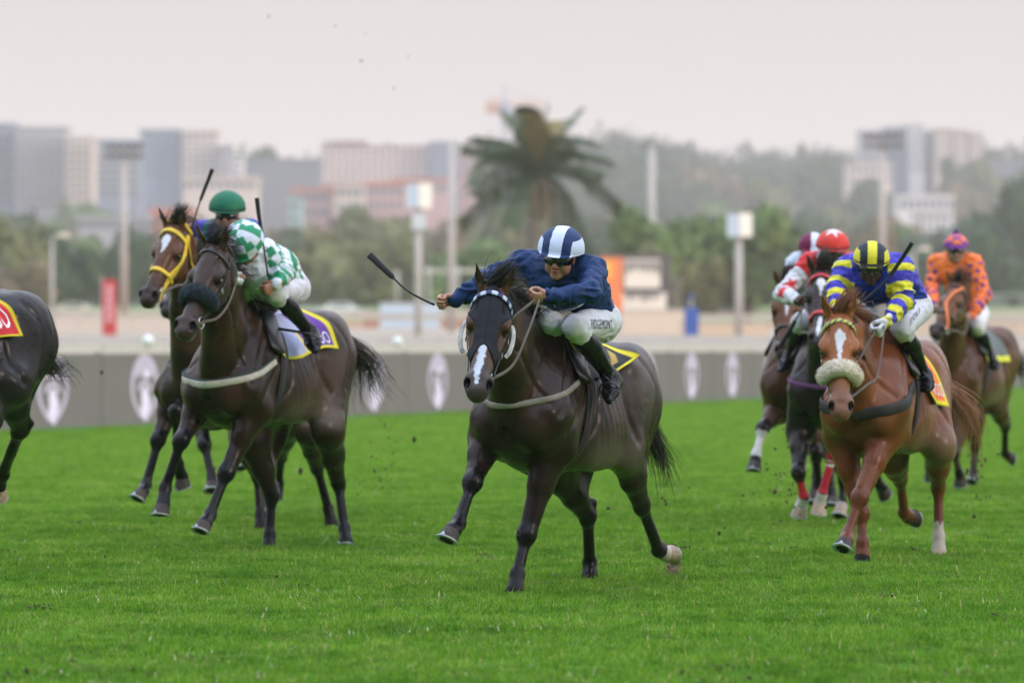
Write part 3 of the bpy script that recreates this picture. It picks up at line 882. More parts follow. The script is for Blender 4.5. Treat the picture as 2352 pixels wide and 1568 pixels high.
def build_person(sp, hz):
    fr = hz['fr']; J = fr.J; T = hz['T']
    h = sp.get('h', .007); sz = sp.get('size', 1.0)
    root = empty('person', tuple(fr.world(J(*sp['pelvis']))), fr.rz)
    ro = J(*sp['pelvis'])
    tag(root, sp['label'], 'person', 'jockeys riding in the race')
    rel = lambda V: np.asarray(V) - ro
    P = {k: J(*sp[k]) for k in ('head', 'shR', 'shL', 'elR', 'elL', 'wrR', 'wrL', 'pelvis', 'knR', 'knL', 'anR', 'anL', 'toR', 'toL')}
    # head frame: x out of the face, y to the person's left, z up
    hx = nrm(fr.vec(*sp['look'])); up = nrm(fr.vec(*sp['up'])); hzv = nrm(up - hx * up.dot(hx)); hyv = np.cross(hzv, hx)
    HM = np.stack([hx, hyv, hzv]); hc = P['head']
    HP = lambda x, y, z: hc + (x * hx + y * hyv + z * hzv) * sz
    pel = P['pelvis']; chest = (P['shR'] + P['shL']) / 2 + np.array((-.03, 0, -.06)); neck0 = (P['shR'] + P['shL']) / 2 + np.array((-.02, 0, .02))
    waist = pel * .55 + chest * .45 + np.array((0, 0, .045))
    ax = nrm(chest - pel); u = nrm(np.array((-ax[2], 0, ax[0])))   # sagittal direction across the torso
    lat = nrm(P['shL'] - P['shR'])
    hips = {'R': pel + np.array((.02, -.085, -.03)), 'L': pel + np.array((.02, .085, -.03))}
    allp = np.array(list(P.values()) + [HP(.0, 0, .18), pel + (-.2, 0, .1)])
    lo, hi = allp.min(0) - .22, allp.max(0) + .22
    F = Field(lo, hi, max(h, .008))
    def arms(Fd, ra, rb, rc, k, cut=1.0, fold=0):
        for s in 'RL':
            S, E, Wr = P['sh' + s], P['el' + s], P['wr' + s]
            Wr = E + (Wr - E) * cut
            mid = S * .5 + E * .5
            Fd.seg(S, E, ra, rb, k=k); Fd.seg(E, E * .55 + Wr * .45, rb, (rb * .93 + rc * .07), k=k * .5); Fd.seg(E * .55 + Wr * .45, Wr, rb * .93 + rc * .07, rc, k=.01)
    # bare body
    F.seg(pel, waist, (.105, .14), (.085, .115), u, k=.05); F.seg(waist, chest, (.085, .115), (.11, .15), u, k=.05)
    F.seg(P['shR'] - lat * -.03, P['shL'] - lat * .03, .062, .062, k=.05)
    F.seg(neck0, HP(-.03, 0, -.06), .056, .050, k=.04)
    arms(F, .050, .038, .026, .03)
    for s in 'RL':
        F.seg(hips[s], P['kn' + s], .085, .055, k=.04); F.seg(P['kn' + s], P['an' + s], .052, .036, k=.03); F.seg(P['an' + s], P['an' + s] * .45 + P['to' + s] * .55, (.030, .030), (.022, .018), k=.03)
    F.ell(HP(-.015, 0, .01), np.array((.080, .066, .09)) * sz, HM, k=.03)
    V0, Q0 = F.extract(1)
    # remove the part replaced by the finer head; keep the neck stump
    hv = (V0 - hc) @ HM.T
    keep = ~(((hv ** 2).sum(1) < (.115 * sz) ** 2) & (hv[:, 2] > -.07 * sz))
    Q0 = Q0[keep[Q0].all(1)]
    # fine head
    r = .19 * sz; G = Field(hc - r, hc + r, sp.get('hh', .004))
    e = lambda c, rr, k=.02, op='add': G.ell(HP(*c), np.array(rr) * sz, HM, k=k, op=op)
    e((-.012, 0, .025), (.098, .076, .095)); e((.020, 0, -.040), (.066, .058, .070), .03); e((.062, 0, -.092), (.026, .024, .020), .03)
    for s in (-1, 1):
        e((.055, s * .036, -.030), (.028, .024, .030), .025); e((.010, s * .052, -.062), (.050, .016, .024), .025)
        e((.078, s * .030, .000), (.016, .020, .012), .010, 'sub'); e((.082, s * .026, .018), (.014, .030, .010), .014)
        e((-.005, s * .077, -.012), (.020, .010, .032), .006); e((.004, s * .086, -.010), (.008, .006, .016), .004, 'sub')
        e((.088, s * .014, -.036), (.010, .009, .008), .006)
        e((.080, s * .012, -.001), (.012, .012, .014), .01, 'sub')
    G.seg(HP(.082, 0, .006), HP(.104, 0, -.030), .009 * sz, .012 * sz, k=.012)
    e((.086, 0, -.058), (.014, .023, .007), .005); e((.083, 0, -.070), (.013, .019, .007), .005); e((.092, 0, -.064), (.016, .017, .0025), .003, 'sub')
    G.seg(neck0, HP(-.03, 0, -.06), .056, .050, k=.03)
    V1, Q1 = G.extract(1)
    parts = [(V0, Q0), (V1, Q1)]
    gl = sp.get('handsc')
    for s in 'RL':
        if s in sp.get('nohand', ''): continue
        W = P['wr' + s]; hd, hs = sp['hand' + s]
        d = nrm(fr.vec(*hd)); s_ = nrm(fr.vec(*hs)); s_ = nrm(s_ - d * s_.dot(d)); n = np.cross(s_, d) * (1 if s == 'L' else -1)
        n = n * sp.get('hn' + s, 1)
        Hf = Field(W - .16, W + .16, sp.get('hh', .004) * .8)
        build_hand(Hf, W, d, s_, n, r=sp.get('handr', 1.0))
        parts.append(Hf.extract(1))
    V, Q = join_meshes(parts)
    sk = np.array(sp['skin'], float)
    C = np.repeat(sk[None], len(V), 0) * (1 + .12 * vnoise(V, .02))[:, None]
    hv = (V - hc) @ HM.T / sz
    nh = (np.abs(hv) < .16).all(1)
    C = mixc(C, nh * sstep(.030, .012, np.sqrt((hv[:, 0] - .088) ** 2 + (hv[:, 1] / 1.3) ** 2 + ((hv[:, 2] + .064) * 1.8) ** 2)) * .75, sk * np.array((.85, .42, .42)))
    C = mixc(C, nh * sstep(.035, .015, np.linalg.norm(hv - np.array((.10, 0, -.03)), axis=1)) * .35, sk * np.array((1.0, .65, .6)))
    C = mixc(C, nh * sstep(.03, .01, np.abs(np.abs(hv[:, 1]) - .08) + np.abs(hv[:, 2] + .01) * .5) * (hv[:, 0] < .02) * .5, sk * np.array((1.05, .5, .42)))
    C = mixc(C, nh * (hv[:, 2] > -.03) * (hv[:, 0] < -.005) * 1.0, (.02, .014, .010))
    if gl is not None:
        for s in 'RL':
            C = mixc(C, (np.linalg.norm(V - P['wr' + s], axis=1) < .16).astype(float), gl)
    mesh_obj('body', rel(V), Q, vmat('skin', rough=.48, bump=.12, bscale=(160, 160, 160), noise=.08, sss=.08), root, cols=C)
    # ---- silks
    S = Field(lo, hi, h)
    pf = sp.get('puff', 1.0)
    S.seg(pel + (.03, 0, .02), waist + (-.02, 0, .02), (.125 * pf, .165), (.130 * pf, .165), u, k=.05)
    S.seg(waist + (-.02, 0, .02), chest, (.130 * pf, .165), (.130, .166), u, k=.06)
    S.seg(chest + (0, 0, -.02), chest * .5 + neck0 * .5, (.135, .175), (.10, .15), u, k=.06)
    S.seg(P['shR'] + lat * .02, P['shL'] - lat * .02, .080, .080, k=.07)
    S.seg(neck0, neck0 * .45 + HP(-.03, 0, -.07) * .55, .075, .064, k=.02)
    arms(S, .068, .055, .034, .05, cut=.97)
    V, Q = S.extract(1)
    g = S.grad(V)
    # folds: ridges running across each sleeve and down the back
    fold = np.zeros(len(V))
    for s in 'RL':
        for a, b in ((P['sh' + s], P['el' + s]), (P['el' + s], P['wr' + s])):
            dd, t = seg_dist(V, a, b); L = np.linalg.norm(b - a)
            ph = t * L / .045 + 1.6 * vnoise(V, .07)
            fold += sstep(.11, .07, dd) * (np.abs(np.sin(ph * math.pi * .5)) - .5) * (.5 + .5 * vnoise(V + 3, .05)) * .019
    fold += .009 * (1 - np.abs(vnoise(V * np.array((1, 1, 2.2)), .075)) * 2) + .004 * (1 - 2 * np.abs(vnoise(V + 7, .035)))
    V = V + g * fold[:, None]
    ctx = dict(P=P, hc=hc, HM=HM, pel=pel, chest=chest, neck0=neck0, lat=lat, u=u, ax=ax, fr=fr, waist=waist)
    C = sp['silk'](V, ctx)
    C = C * (1 + .05 * vnoise(V, .012))[:, None]
    mesh_obj('silks', rel(V), Q, vmat('silk_cloth', rough=.46, bump=.10, bscale=(220, 220, 220), noise=.05, spec=.16), root, cols=C)
    # ---- breeches
    B = Field(lo, hi, h)
    B.seg(pel + (.0, 0, -.02), waist * .35 + pel * .65, (.122, .156), (.112, .145), u, k=.04)
    for s in 'RL':
        k1 = P['kn' + s]; fv = nrm(P['an' + s] - k1)
        B.seg(hips[s] + (-.03, 0, .0), hips[s] * .4 + k1 * .6, .110, .083, k=.05)
        B.seg(hips[s] * .4 + k1 * .6, k1, .083, .066, k=.03); B.seg(k1, k1 + fv * .07, .068, .060, k=.03)
        B.ell(k1 + nrm(k1 - hips[s]) * .015, (.064, .058, .064), k=.03)
    V, Q = B.extract(1); g = B.grad(V)
    f = np.zeros(len(V))
    for s in 'RL':
        dd, t = seg_dist(V, hips[s], P['kn' + s])
        f += sstep(.16, .1, dd) * sstep(.75, 1.0, t) * np.sin(t * 60 + 2 * vnoise(V, .04)) * .005
        f += sstep(.2, .1, dd) * .003 * np.sin((V[:, 0] * 3 + V[:, 1] * 9 + vnoise(V, .06) * .4) * 14) * sstep(.7, .2, t)
    V = V + g * (f + .0025 * vnoise(V, .04))[:, None]
    C = np.repeat(np.array(sp.get('breech', (.66, .68, .72)))[None], len(V), 0)
    C = C * (1 - .10 * sstep(.1, .7, vnoise(V, .05)))[:, None]
    if 'breechf' in sp: C = sp['breechf'](V, C, ctx)
    mesh_obj('breeches', rel(V), Q, vmat('breeches_cloth', rough=.62, bump=.10, bscale=(200, 200, 200), noise=.05, spec=.15), root, cols=C)
    ctx['B'] = B
    # ---- boots
    for s in 'RL':
        K, A, Tt = P['kn' + s], P['an' + s], P['to' + s]
        bd = np.array([K, A, Tt]); Bo = Field(bd.min(0) - .14, bd.max(0) + .14, min(h, .006))
        kk = K + (A - K) * .20; cf = nrm(A - K); bk = nrm(np.cross(cf, (0, 1, 0))); bk = -bk if bk[0] > 0 else bk
        mid = K + (A - K) * .42 + bk * .012
        Bo.seg(kk, mid, .058, .060, k=.02); Bo.seg(mid, A, .060, .040, k=.02)
        Bo.seg(A, A + cf * .045, .041, .043, k=.02)
        heel = A + cf * .055 + bk * .015; td = nrm(Tt - A)
        sole = A * .4 + Tt * .6 + cf * .012
        Bo.seg(heel, sole, (.030, .032), (.032, .041), cf, k=.03); Bo.seg(sole, Tt, (.030, .041), (.018, .024), cf, k=.02)
        Bo.seg(A, sole, .040, .034, k=.04)
        V, Q = Bo.extract(1); g = Bo.grad(V); dd, t = seg_dist(V, K, A)
        V = V + g * (sstep(.75, .95, t) * .004 * np.sin(t * 90 + vnoise(V, .03) * 2) + .0015 * vnoise(V, .03))[:, None]
        top = (t < .52 + .02 * vnoise(V, .05)).astype(float)
        C = mixc(np.repeat(np.array((.006, .006, .008))[None], len(V), 0), top, sp.get('boottop', (.009, .009, .010)))
        o = mesh_obj('boot', rel(V), Q, vmat('boot_leather', rough=.24, bump=.08, bscale=(90, 90, 90), noise=.3, spec=.25), root, cols=C)
        # stirrup iron round the foot
        st = MB(); c0 = A * .45 + Tt * .55 + cf * .004; lv = nrm(np.cross(td, cf))
        ring = [c0 + lv * (.052 * math.cos(a)) + (-cf) * (.058 * math.sin(a) + (.010 if math.sin(a) > 0 else 0)) for a in np.linspace(0, 2 * math.pi, 21)]
        st.tube([rel(p) for p in ring], .005, 6, cap=False)
        st.build('stirrup_iron', pmat('stirrup_metal', (.05, .05, .06), rough=.3, metal=.8), root, smooth=True)
    # ---- helmet
    r = .22 * sz; C_ = Field(hc - r, hc + r, sp.get('hh', .004))
    hs = sp.get('helm', 1.0)
    cc = np.array((-.018, 0, .038)); ra = np.array((.128, .118, .116)) * hs
    C_.ell(HP(*cc), ra * sz, HM, k=.01)
    def cut(X, Y, Z):
        z = (X - hc[0]) * hzv[0] + (Y - hc[1]) * hzv[1] + (Z - hc[2]) * hzv[2]
        x = (X - hc[0]) * hx[0] + (Y - hc[1]) * hx[1] + (Z - hc[2]) * hx[2]
        return (.027 * sz - z) + np.minimum(x, 0) * .22
    C_.apply(lambda X, Y, Z: cut(X, Y, Z).astype(np.float32), hc - r, hc + r, op='and', pad=0)
    C_.ell(HP(.084, 0, .033), np.array((.060, .084, .009)) * hs * sz, HM, k=.012)
    if sp.get('bobble'): C_.ell(HP(-.03, 0, .170), np.array((.022, .022, .022)) * sz, HM, k=.01)
    V, Q = C_.extract(1)
    hv = (V - hc) @ HM.T / sz
    C = sp['cap'](hv, V)
    g = C_.grad(V)
    V = V + g * (.0012 * vnoise(V, .03) - .0022 * (np.abs(hv[:, 2] - .040) < .0035) * (hv[:, 0] > -.02))[:, None]
    mesh_obj('helmet', rel(V), Q, vmat('helmet_silk', rough=.5, bump=.10, bscale=(150, 150, 150), noise=.07, spec=.22), root, cols=C)
    # ---- goggles and chin strap
    G2 = Field(hc - r, hc + r, sp.get('hh', .004) * .8)
    G2.ell(HP(.020, 0, -.004), np.array((.086, .080, .060)) * sz, HM, k=.01)
    G2.ell(HP(.086, 0, -.030), np.array((.030, .013, .020)) * sz, HM, k=.01, op='sub')
    def gcut(X, Y, Z):
        z = ((X - hc[0]) * hzv[0] + (Y - hc[1]) * hzv[1] + (Z - hc[2]) * hzv[2]) / sz
        x = ((X - hc[0]) * hx[0] + (Y - hc[1]) * hx[1] + (Z - hc[2]) * hx[2]) / sz
        y = ((X - hc[0]) * hyv[0] + (Y - hc[1]) * hyv[1] + (Z - hc[2]) * hyv[2]) / sz
        return np.maximum(np.abs(z + .004) - .028 - .20 * np.clip(x - .06, 0, 1) + .10 * np.abs(np.abs(y) - .035), .010 - x).astype(np.float32)
    G2.apply(gcut, hc - r, hc + r, op='and', pad=0)
    V, Q = G2.extract(1)
    mesh_obj('goggles', rel(V), Q, pmat(sp.get('gogm', 'goggle_black'), sp.get('gogc', (.006, .006, .008)), rough=.07, noise=0, spec=.9), root)
    cs = MB()
    for s in (-1, 1):
        pp = smooth_path([HP(-.01, s * .082, .03), HP(-.005, s * .080, -.03), HP(.012, s * .062, -.085), HP(.045, s * .02, -.112), HP(.05, 0, -.114)], 14)
        cs.tube([rel(p) for p in pp], .006 * sz, 6)
    cs.build('chin_strap', pmat('strap_black', (.012, .012, .013), rough=.6), root, smooth=True)
    if 'zip' in sp:
        zp = [S.cast(neck0 * (1 - a) + (chest * .9 + pel * .1) * a, nrm(chest * 0 - u), .3, .004)[0] for a in (.25, .45, .65)]
        zm = MB(); zm.tube([rel(p) for p in zp], .0055, 5); zm.build('zip', pmat('zip_white', (.62, .64, .66), rough=.4), root)
    ctx.update(root=root, rel=rel, S=S, Cap=C_, HP=HP, hx=hx, hyv=hyv, hzv=hzv, hips=hips)
    return ctx

def tint(V, c): return np.repeat(np.array(c, float)[None], len(V), 0)

def armpar(V, ctx, s):
    """length along the sleeve and distance from its bone"""
    P = ctx['P']; a, b, c = P['sh' + s], P['el' + s], P['wr' + s]
    d1, t1 = seg_dist(V, a, b); d2, t2 = seg_dist(V, b, c)
    L1 = np.linalg.norm(b - a); L2 = np.linalg.norm(c - b)
    m = d1 < d2
    return np.where(m, t1 * L1, L1 + t2 * L2), np.minimum(d1, d2)

def arm_any(V, ctx, rr=.095, start=.0):
    out = np.zeros(len(V)); par = np.zeros(len(V))
    body, tb = seg_dist(V, ctx['pel'], ctx['chest'])
    for s in 'RL':
        t, d = armpar(V, ctx, s)
        m = (d < rr) & (d * 1.35 < body) & (t > start)
        out[m] = 1; par[m] = t[m]
    return out, par

def star(u, v, r):
    a = np.arctan2(u, v); k = np.cos(math.pi / 5) ; s = 2 * math.pi / 5
    b = np.abs((a + math.pi * 20) % s - s / 2)
    rad_ = np.sqrt(u * u + v * v)
    t = b / (s / 2)          # 0 at notch, 1 at the point
    return rad_ < r * (.42 + .58 * t ** 1.6)
# ------------------------------------------------------------------ the field of runners
H = {}
H['A'] = dict(O=(.113, 25.3), theta=25, zoff=-.12, slope=.063, h=.0075,
    label='dark bay horse in a black hood with white eye cups, running in the middle foreground',
    legs=dict(
        RF=[(1122, 1000, .10), (1086, 1108, .40), (1053, 1199, .55), (1040, 1218, .64), (1028, 1247, .68)],
        LF=[(1268, 1025, -.02), (1210, 1228, .17), (1188, 1318, .28), (1183, 1338, .33), (1178, 1358, .35)],
        RH=[(1282, 1080, -.80), (1350, 1186, -1.12), (1354, 1290, -1.30), (1355, 1306, -1.27), (1356, 1324, -1.25)],
        LH=[(1432, 1030, -.80), (1474, 1160, -1.20), (1512, 1262, -1.50), (1527, 1270, -1.57), (1550, 1262, -1.64)]),
    planted=('LF', 'RH'), toe=dict(RF=(.8, 0, .3), LH=(-.3, 0, -1)),
    poll=(1133, 663, .80), muz=(1095, 900, 0), L=.69, eyes=(89, 10), hscale=1.06,
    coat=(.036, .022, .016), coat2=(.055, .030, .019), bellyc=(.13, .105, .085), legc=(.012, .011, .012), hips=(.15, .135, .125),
    facec=(.085, .040, .024), facem=.9, muzc=(.050, .042, .042), chinc=(.07, .06, .06),
    blaze=[(.24, .0, .016), (.33, .0, .017), (.42, -.006, .020), (.50, -.014, .018), (.56, -.010, .010), (.60, -.008, .001)], blazec=(.56, .62, .72),
    palehoof=('LH',), socks=dict(LH=[(1, .45, 1.3, (.50, .42, .36))]),
    tail=[(1500, 1010, -1.50), (1522, 1060, -1.60), (1533, 1115, -1.66)], tailspread=.055, seed=11, forelock=(-.9, .7, .5), maneside=1)
H['B'] = dict(O=(-1.87, 30.2), theta=26, zoff=.03, slope=-.02, h=.009,
    label='dark brown horse with a black sheepskin noseband and white breast strap, left of the middle',
    legs=dict(
        RF=[(466, 915, .10), (417, 1012, .38), (379, 1121, .42), (374, 1160, .47), (370, 1200, .50)],
        LF=[(585, 940, .03), (520, 1086, .28), (483, 1180, .42), (471, 1201, .50), (460, 1232, .55)],
        RH=[(580, 1012, -.42), (624, 1136, -.60), (619, 1226, -.55), (618, 1242, -.52), (617, 1258, -.50)],
        LH=[(752, 985, -.80), (777, 1108, -1.18), (791, 1212, -1.12), (795, 1230, -1.08), (798, 1250, -1.03)]),
    planted=('RH', 'LH'), toe=dict(RF=(1, 0, .2), LF=(1, 0, .3)),
    poll=(489, 566, .80), muz=(421, 762, 0), L=.70, eyes=(87, 6), hscale=1.08,
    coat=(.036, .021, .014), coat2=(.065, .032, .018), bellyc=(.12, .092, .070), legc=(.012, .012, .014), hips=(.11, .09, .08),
    facec=(.050, .032, .026), facem=.7, muzc=(.045, .032, .028), chinc=(.15, .14, .13),
    tail=[(826, 815, -1.50), (846, 850, -1.62), (850, 885, -1.70), (872, 918, -1.80)], tailspread=.10, seed=12, forelock=(-.9, .9, .5), strands=.9)
H['C'] = dict(O=(-2.25, 32.9), theta=24, zoff=.0, slope=0, h=.010,
    label='bay horse in a yellow bridle, half hidden behind the brown horse at left',
    legs=dict(
        RF=[(402, 900, .08), (364, 1010, .32), (335, 1112, .42), (327, 1130, .50), (317, 1150, .54)],
        LF=[(470, 900, .06), (405, 945, .42), (408, 1065, .20), (418, 1095, .12), (427, 1125, .08)],
        RH=[(560, 1005, -.72), (592, 1090, -1.0), (598, 1180, -.95), (599, 1195, -.92), (600, 1213, -.90)],
        LH=[(712, 985, -.90), (728, 1072, -1.30), (754, 1168, -1.45), (760, 1184, -1.45), (765, 1203, -1.45)]),
    planted=('RH', 'LH'), toe=dict(RF=(1, 0, .4), LF=(.1, 0, -1)),
    poll=(397, 520, .80), muz=(335, 697, 0), L=.68, eyes=(80, 6), hscale=1.02,
    coat=(.040, .024, .017), coat2=(.085, .042, .024), bellyc=(.12, .085, .06), legc=(.012, .012, .013),
    facec=(.105, .042, .020), facem=.9, muzc=(.020, .017, .017), chinc=(.22, .21, .21),
    blaze=[(.09, .002, .010), (.11, .002, .030), (.15, .004, .030), (.18, .004, .016), (.24, .002, .002)],
    tail=[(770, 820, -1.5), (790, 900, -1.6)], seed=13, strands=.8, forelock=(-.9, .5, .5))
H['D'] = dict(O=(-2.15, 35.3), theta=24, zoff=-.04, slope=0, h=.014, strands=.5,
    label='nearly hidden dark horse of which only the muzzle shows under the yellow bridle',
    legs=dict(
        RF=[(450, 930, .08), (470, 1020, .32), (486, 1095, .40), (488, 1110, .42), (489, 1128, .45)],
        LF=[(520, 920, .06), (540, 985, .42), (550, 1045, .42), (553, 1058, .44), (556, 1074, .46)],
        RH=[(590, 985, -.72), (610, 1060, -1.0), (615, 1130, -1.0), (616, 1145, -1.0), (617, 1160, -1.0)],
        LH=[(660, 975, -.90), (645, 1050, -1.30), (640, 1110, -1.4), (638, 1125, -1.4), (636, 1140, -1.4)]),
    poll=(440, 575, .70), muz=(384, 716, 0), L=.64, eyes=(70, 6), hscale=.98,
    coat=(.030, .022, .020), legc=(.014, .013, .014), facec=(.030, .022, .02), facem=.8, muzc=(.018, .016, .016), chinc=(.05, .05, .05),
    tail=[(700, 850, -1.5), (705, 930, -1.6)], seed=14)
H['E'] = dict(O=(-3.80, 27.7), theta=33, zoff=.10, slope=-.05, h=.009,
    label='black horse leaving the frame at the left edge, only its quarters and tail in view',
    legs=dict(
        RF=[(-300, 1010, .08), (-330, 1120, .32), (-350, 1200, .42), (-352, 1220, .46), (-355, 1240, .48)],
        LF=[(-200, 1010, .06), (-215, 1120, .30), (-225, 1210, .38), (-228, 1230, .40), (-230, 1250, .42)],
        RH=[(-40, 950, -.60), (-70, 1060, -.80), (-75, 1170, -.70), (-76, 1190, -.68), (-77, 1215, -.66)],
        LH=[(25, 880, -.78), (45, 990, -1.12), (4, 1090, -1.35), (-3, 1118, -1.42), (-2, 1150, -1.48)]),
    toe=dict(LH=(.2, 0, -1)), palehoof=('LH',),
    poll=(-290, 600, .85), muz=(-340, 790, 0), L=.64, eyes=(85, 6),
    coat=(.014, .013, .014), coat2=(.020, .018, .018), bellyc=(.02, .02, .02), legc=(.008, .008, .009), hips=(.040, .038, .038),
    tail=[(112, 842, -1.42), (140, 838, -1.55), (162, 872, -1.62)], tailspread=.05, seed=15, strands=.9)
H['F'] = dict(O=(2.30, 28.8), theta=17, zoff=-.11, slope=.050, h=.009,
    label='chestnut horse with a white sheepskin noseband and white blaze, foreground right',
    legs=dict(
        RF=[(1930, 1000, .02), (1978, 1178, .10), (1981, 1245, .16), (1981, 1262, .18), (1980, 1286, .20)],
        LF=[(2034, 1000, .10), (1975, 1143, .48), (1948, 1224, .58), (1943, 1242, .66), (1936, 1264, .70)],
        RH=[(2050, 1045, -.78), (2068, 1098, -1.15), (2076, 1176, -1.40), (2086, 1186, -1.46), (2103, 1182, -1.52)],
        LH=[(2158, 1020, -.72), (2155, 1118, -1.05), (2156, 1232, -1.00), (2156, 1252, -.97), (2156, 1273, -.94)]),
    planted=('RF', 'LH'), toe=dict(LF=(.8, 0, .3), RH=(-.3, 0, -1)),
    poll=(1927, 724, .80), muz=(1924, 950, 0), L=.70, eyes=(76, 0), hscale=1.08,
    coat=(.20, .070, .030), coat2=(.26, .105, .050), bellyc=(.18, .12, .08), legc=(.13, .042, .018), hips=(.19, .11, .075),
    facec=(.30, .108, .038), facem=.9, muzc=(.16, .085, .055), chinc=(.10, .07, .06),
    blaze=[(.10, .0, .003), (.125, .002, .024), (.155, .004, .032), (.19, .0, .020), (.24, -.002, .013), (.34, -.004, .007), (.37, -.004, .001)],
    socks=dict(LH=[(0, .72, 1.1, (.42, .37, .32)), (1, 0, 1.3, (.42, .37, .32))]),
    hair=(.20, .075, .030), tailc=(.30, .14, .065), palehoof=('LH',),
    tail=[(2212, 930, -1.46), (2222, 985, -1.56), (2212, 1040, -1.60)], tailspread=.08, seed=16, forelock=(-.9, .6, .4))
H['G'] = dict(O=(2.42, 34.5), theta=10, zoff=-.03, slope=.02, h=.010,
    label='near black horse in a red bridle with a white diamond marking, behind the chestnut',
    legs=dict(
        RF=[(1838, 990, .05), (1834, 1085, .34), (1846, 1140, .30), (1840, 1162, .25), (1832, 1200, .20)],
        LF=[(1930, 985, .06), (1914, 1040, .38), (1888, 1135, .36), (1882, 1156, .34), (1877, 1184, .32)],
        RH=[(1925, 1020, -.75), (1938, 1100, -1.05), (1934, 1158, -1.0), (1931, 1170, -.97), (1927, 1190, -.93)],
        LH=[(1985, 1000, -.90), (2006, 1062, -1.25), (2020, 1112, -1.50), (2026, 1120, -1.55), (2036, 1130, -1.6)]),
    toe=dict(LF=(.3, 0, -1), LH=(-.3, 0, -1)),
    poll=(1886, 624, .80), muz=(1872, 787, 0), L=.67, eyes=(86, 0), hscale=1.04,
    coat=(.020, .016, .015), coat2=(.030, .022, .019), bellyc=(.04, .034, .03), legc=(.012, .011, .012),
    facec=(.042, .030, .027), facem=.8, muzc=(.035, .028, .028), chinc=(.06, .055, .055),
    blaze=[(.075, 0, .004), (.09, 0, .026), (.12, .002, .034), (.15, .004, .018), (.22, .004, .003), (.23, 0, 0), (.40, .006, .001), (.42, .006, .012), (.52, -.006, .016), (.57, -.01, .006)],
    socks=dict(RF=[(0, .35, 1.05, (.42, .02, .035)), (1, 0, 1.4, (.62, .60, .58))], LF=[(0, .05, .95, (.40, .022, .040)), (0, .14, .20, (.6, .58, .58)), (0, .26, .32, (.6, .58, .58)), (1, -.2, 1.3, (.45, .40, .36))],
               RH=[(1, 0, 1.3, (.42, .36, .31))]), palehoof=('LF', 'RH', 'RF'),
    tail=[(2010, 880, -1.5), (2015, 960, -1.6)], seed=17, strands=.7, forelock=(-.9, .2, .7))
H['I'] = dict(O=(4.16, 42.3), theta=24, zoff=.0, slope=0, h=.012,
    label='bay horse with an orange bridle, furthest back at the right edge',
    legs=dict(
        RF=[(2150, 960, .05), (2130, 1035, .36), (2134, 1072, .20), (2137, 1082, .14), (2139, 1096, .10)],
        LF=[(2212, 960, .06), (2193, 1040, .36), (2202, 1085, .22), (2205, 1095, .18), (2207, 1108, .14)],
        RH=[(2235, 960, -.75), (2240, 1020, -1.05), (2236, 1085, -1.0), (2235, 1095, -.97), (2233, 1108, -.93)],
        LH=[(2286, 920, -.90), (2309, 980, -1.30), (2308, 1040, -1.50), (2315, 1046, -1.56), (2330, 1050, -1.6)]),
    toe=dict(LH=(-.3, 0, -1)),
    poll=(2196, 652, .80), muz=(2134, 762, 0), L=.64, eyes=(52, 4), hscale=1.0,
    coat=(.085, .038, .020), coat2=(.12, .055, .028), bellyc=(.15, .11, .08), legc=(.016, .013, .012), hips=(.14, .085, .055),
    facec=(.15, .065, .032), facem=.8, muzc=(.018, .016, .016), chinc=(.05, .045, .045),
    tail=[(2338, 832, -1.5), (2352, 850, -1.65), (2362, 880, -1.8)], seed=19, strands=.6)
H['Hh'] = dict(O=(2.33, 36.6), theta=12, zoff=.0, slope=0, h=.011,
    label='bay horse with one white bandage, behind the near black horse at its left',
    legs=dict(
        RF=[(1786, 940, .10), (1752, 985, .42), (1737, 1044, .50), (1734, 1062, .52), (1731, 1088, .55)],
        LF=[(1855, 950, .06), (1875, 1040, .10), (1880, 1110, .0), (1879, 1125, .0), (1878, 1145, .0)],
        RH=[(1870, 980, -.75), (1875, 1050, -1.05), (1872, 1125, -1.0), (1871, 1140, -.97), (1870, 1160, -.93)],
        LH=[(1900, 975, -.80), (1908, 1050, -1.10), (1910, 1130, -1.05), (1910, 1142, -1.02), (1910, 1158, -1.0)]),
    toe=dict(RF=(1, 0, .2)),
    poll=(1806, 655, .80), muz=(1795, 822, 0), L=.66, eyes=(72, 2), hscale=1.0,
    coat=(.075, .034, .020), coat2=(.10, .045, .025), bellyc=(.06, .04, .03), legc=(.013, .012, .013),
    facec=(.13, .052, .026), facem=.9, muzc=(.014, .012, .012), chinc=(.02, .02, .02),
    blaze=[(.10, .02, .004), (.12, .02, .026), (.15, .015, .026), (.20, .012, .012), (.28, .01, .002)],
    socks=dict(RF=[(0, .12, 1.08, (.60, .60, .60))]),
    tail=[(1900, 880, -1.5), (1905, 960, -1.6)], seed=18, strands=.6)
NAVY = (.010, .034, .115); WHITE = (.66, .70, .78)
def silkA(V, x):
    C = tint(V, NAVY)
    q = V - x['chest']
    m = (np.abs(q @ x['ax'] + .10) < .030) & (q @ x['u'] < 0)      # pale sponsor band under the chest
    C[m] = WHITE
    # back of the trunk a shade greener than the sleeves
    return C
def capA(hv, V):
    a = np.degrees(np.arctan2(hv[:, 1], hv[:, 2] - .0)); y = hv[:, 1]
    C = tint(hv, NAVY)
    m = np.abs(y) < .034
    m |= (np.abs(y) > .080) & (hv[:, 2] < .105) & (hv[:, 2] > .0)
    m |= (hv[:, 0] < -.10)
    C[m] = (.58, .66, .86)
    return C
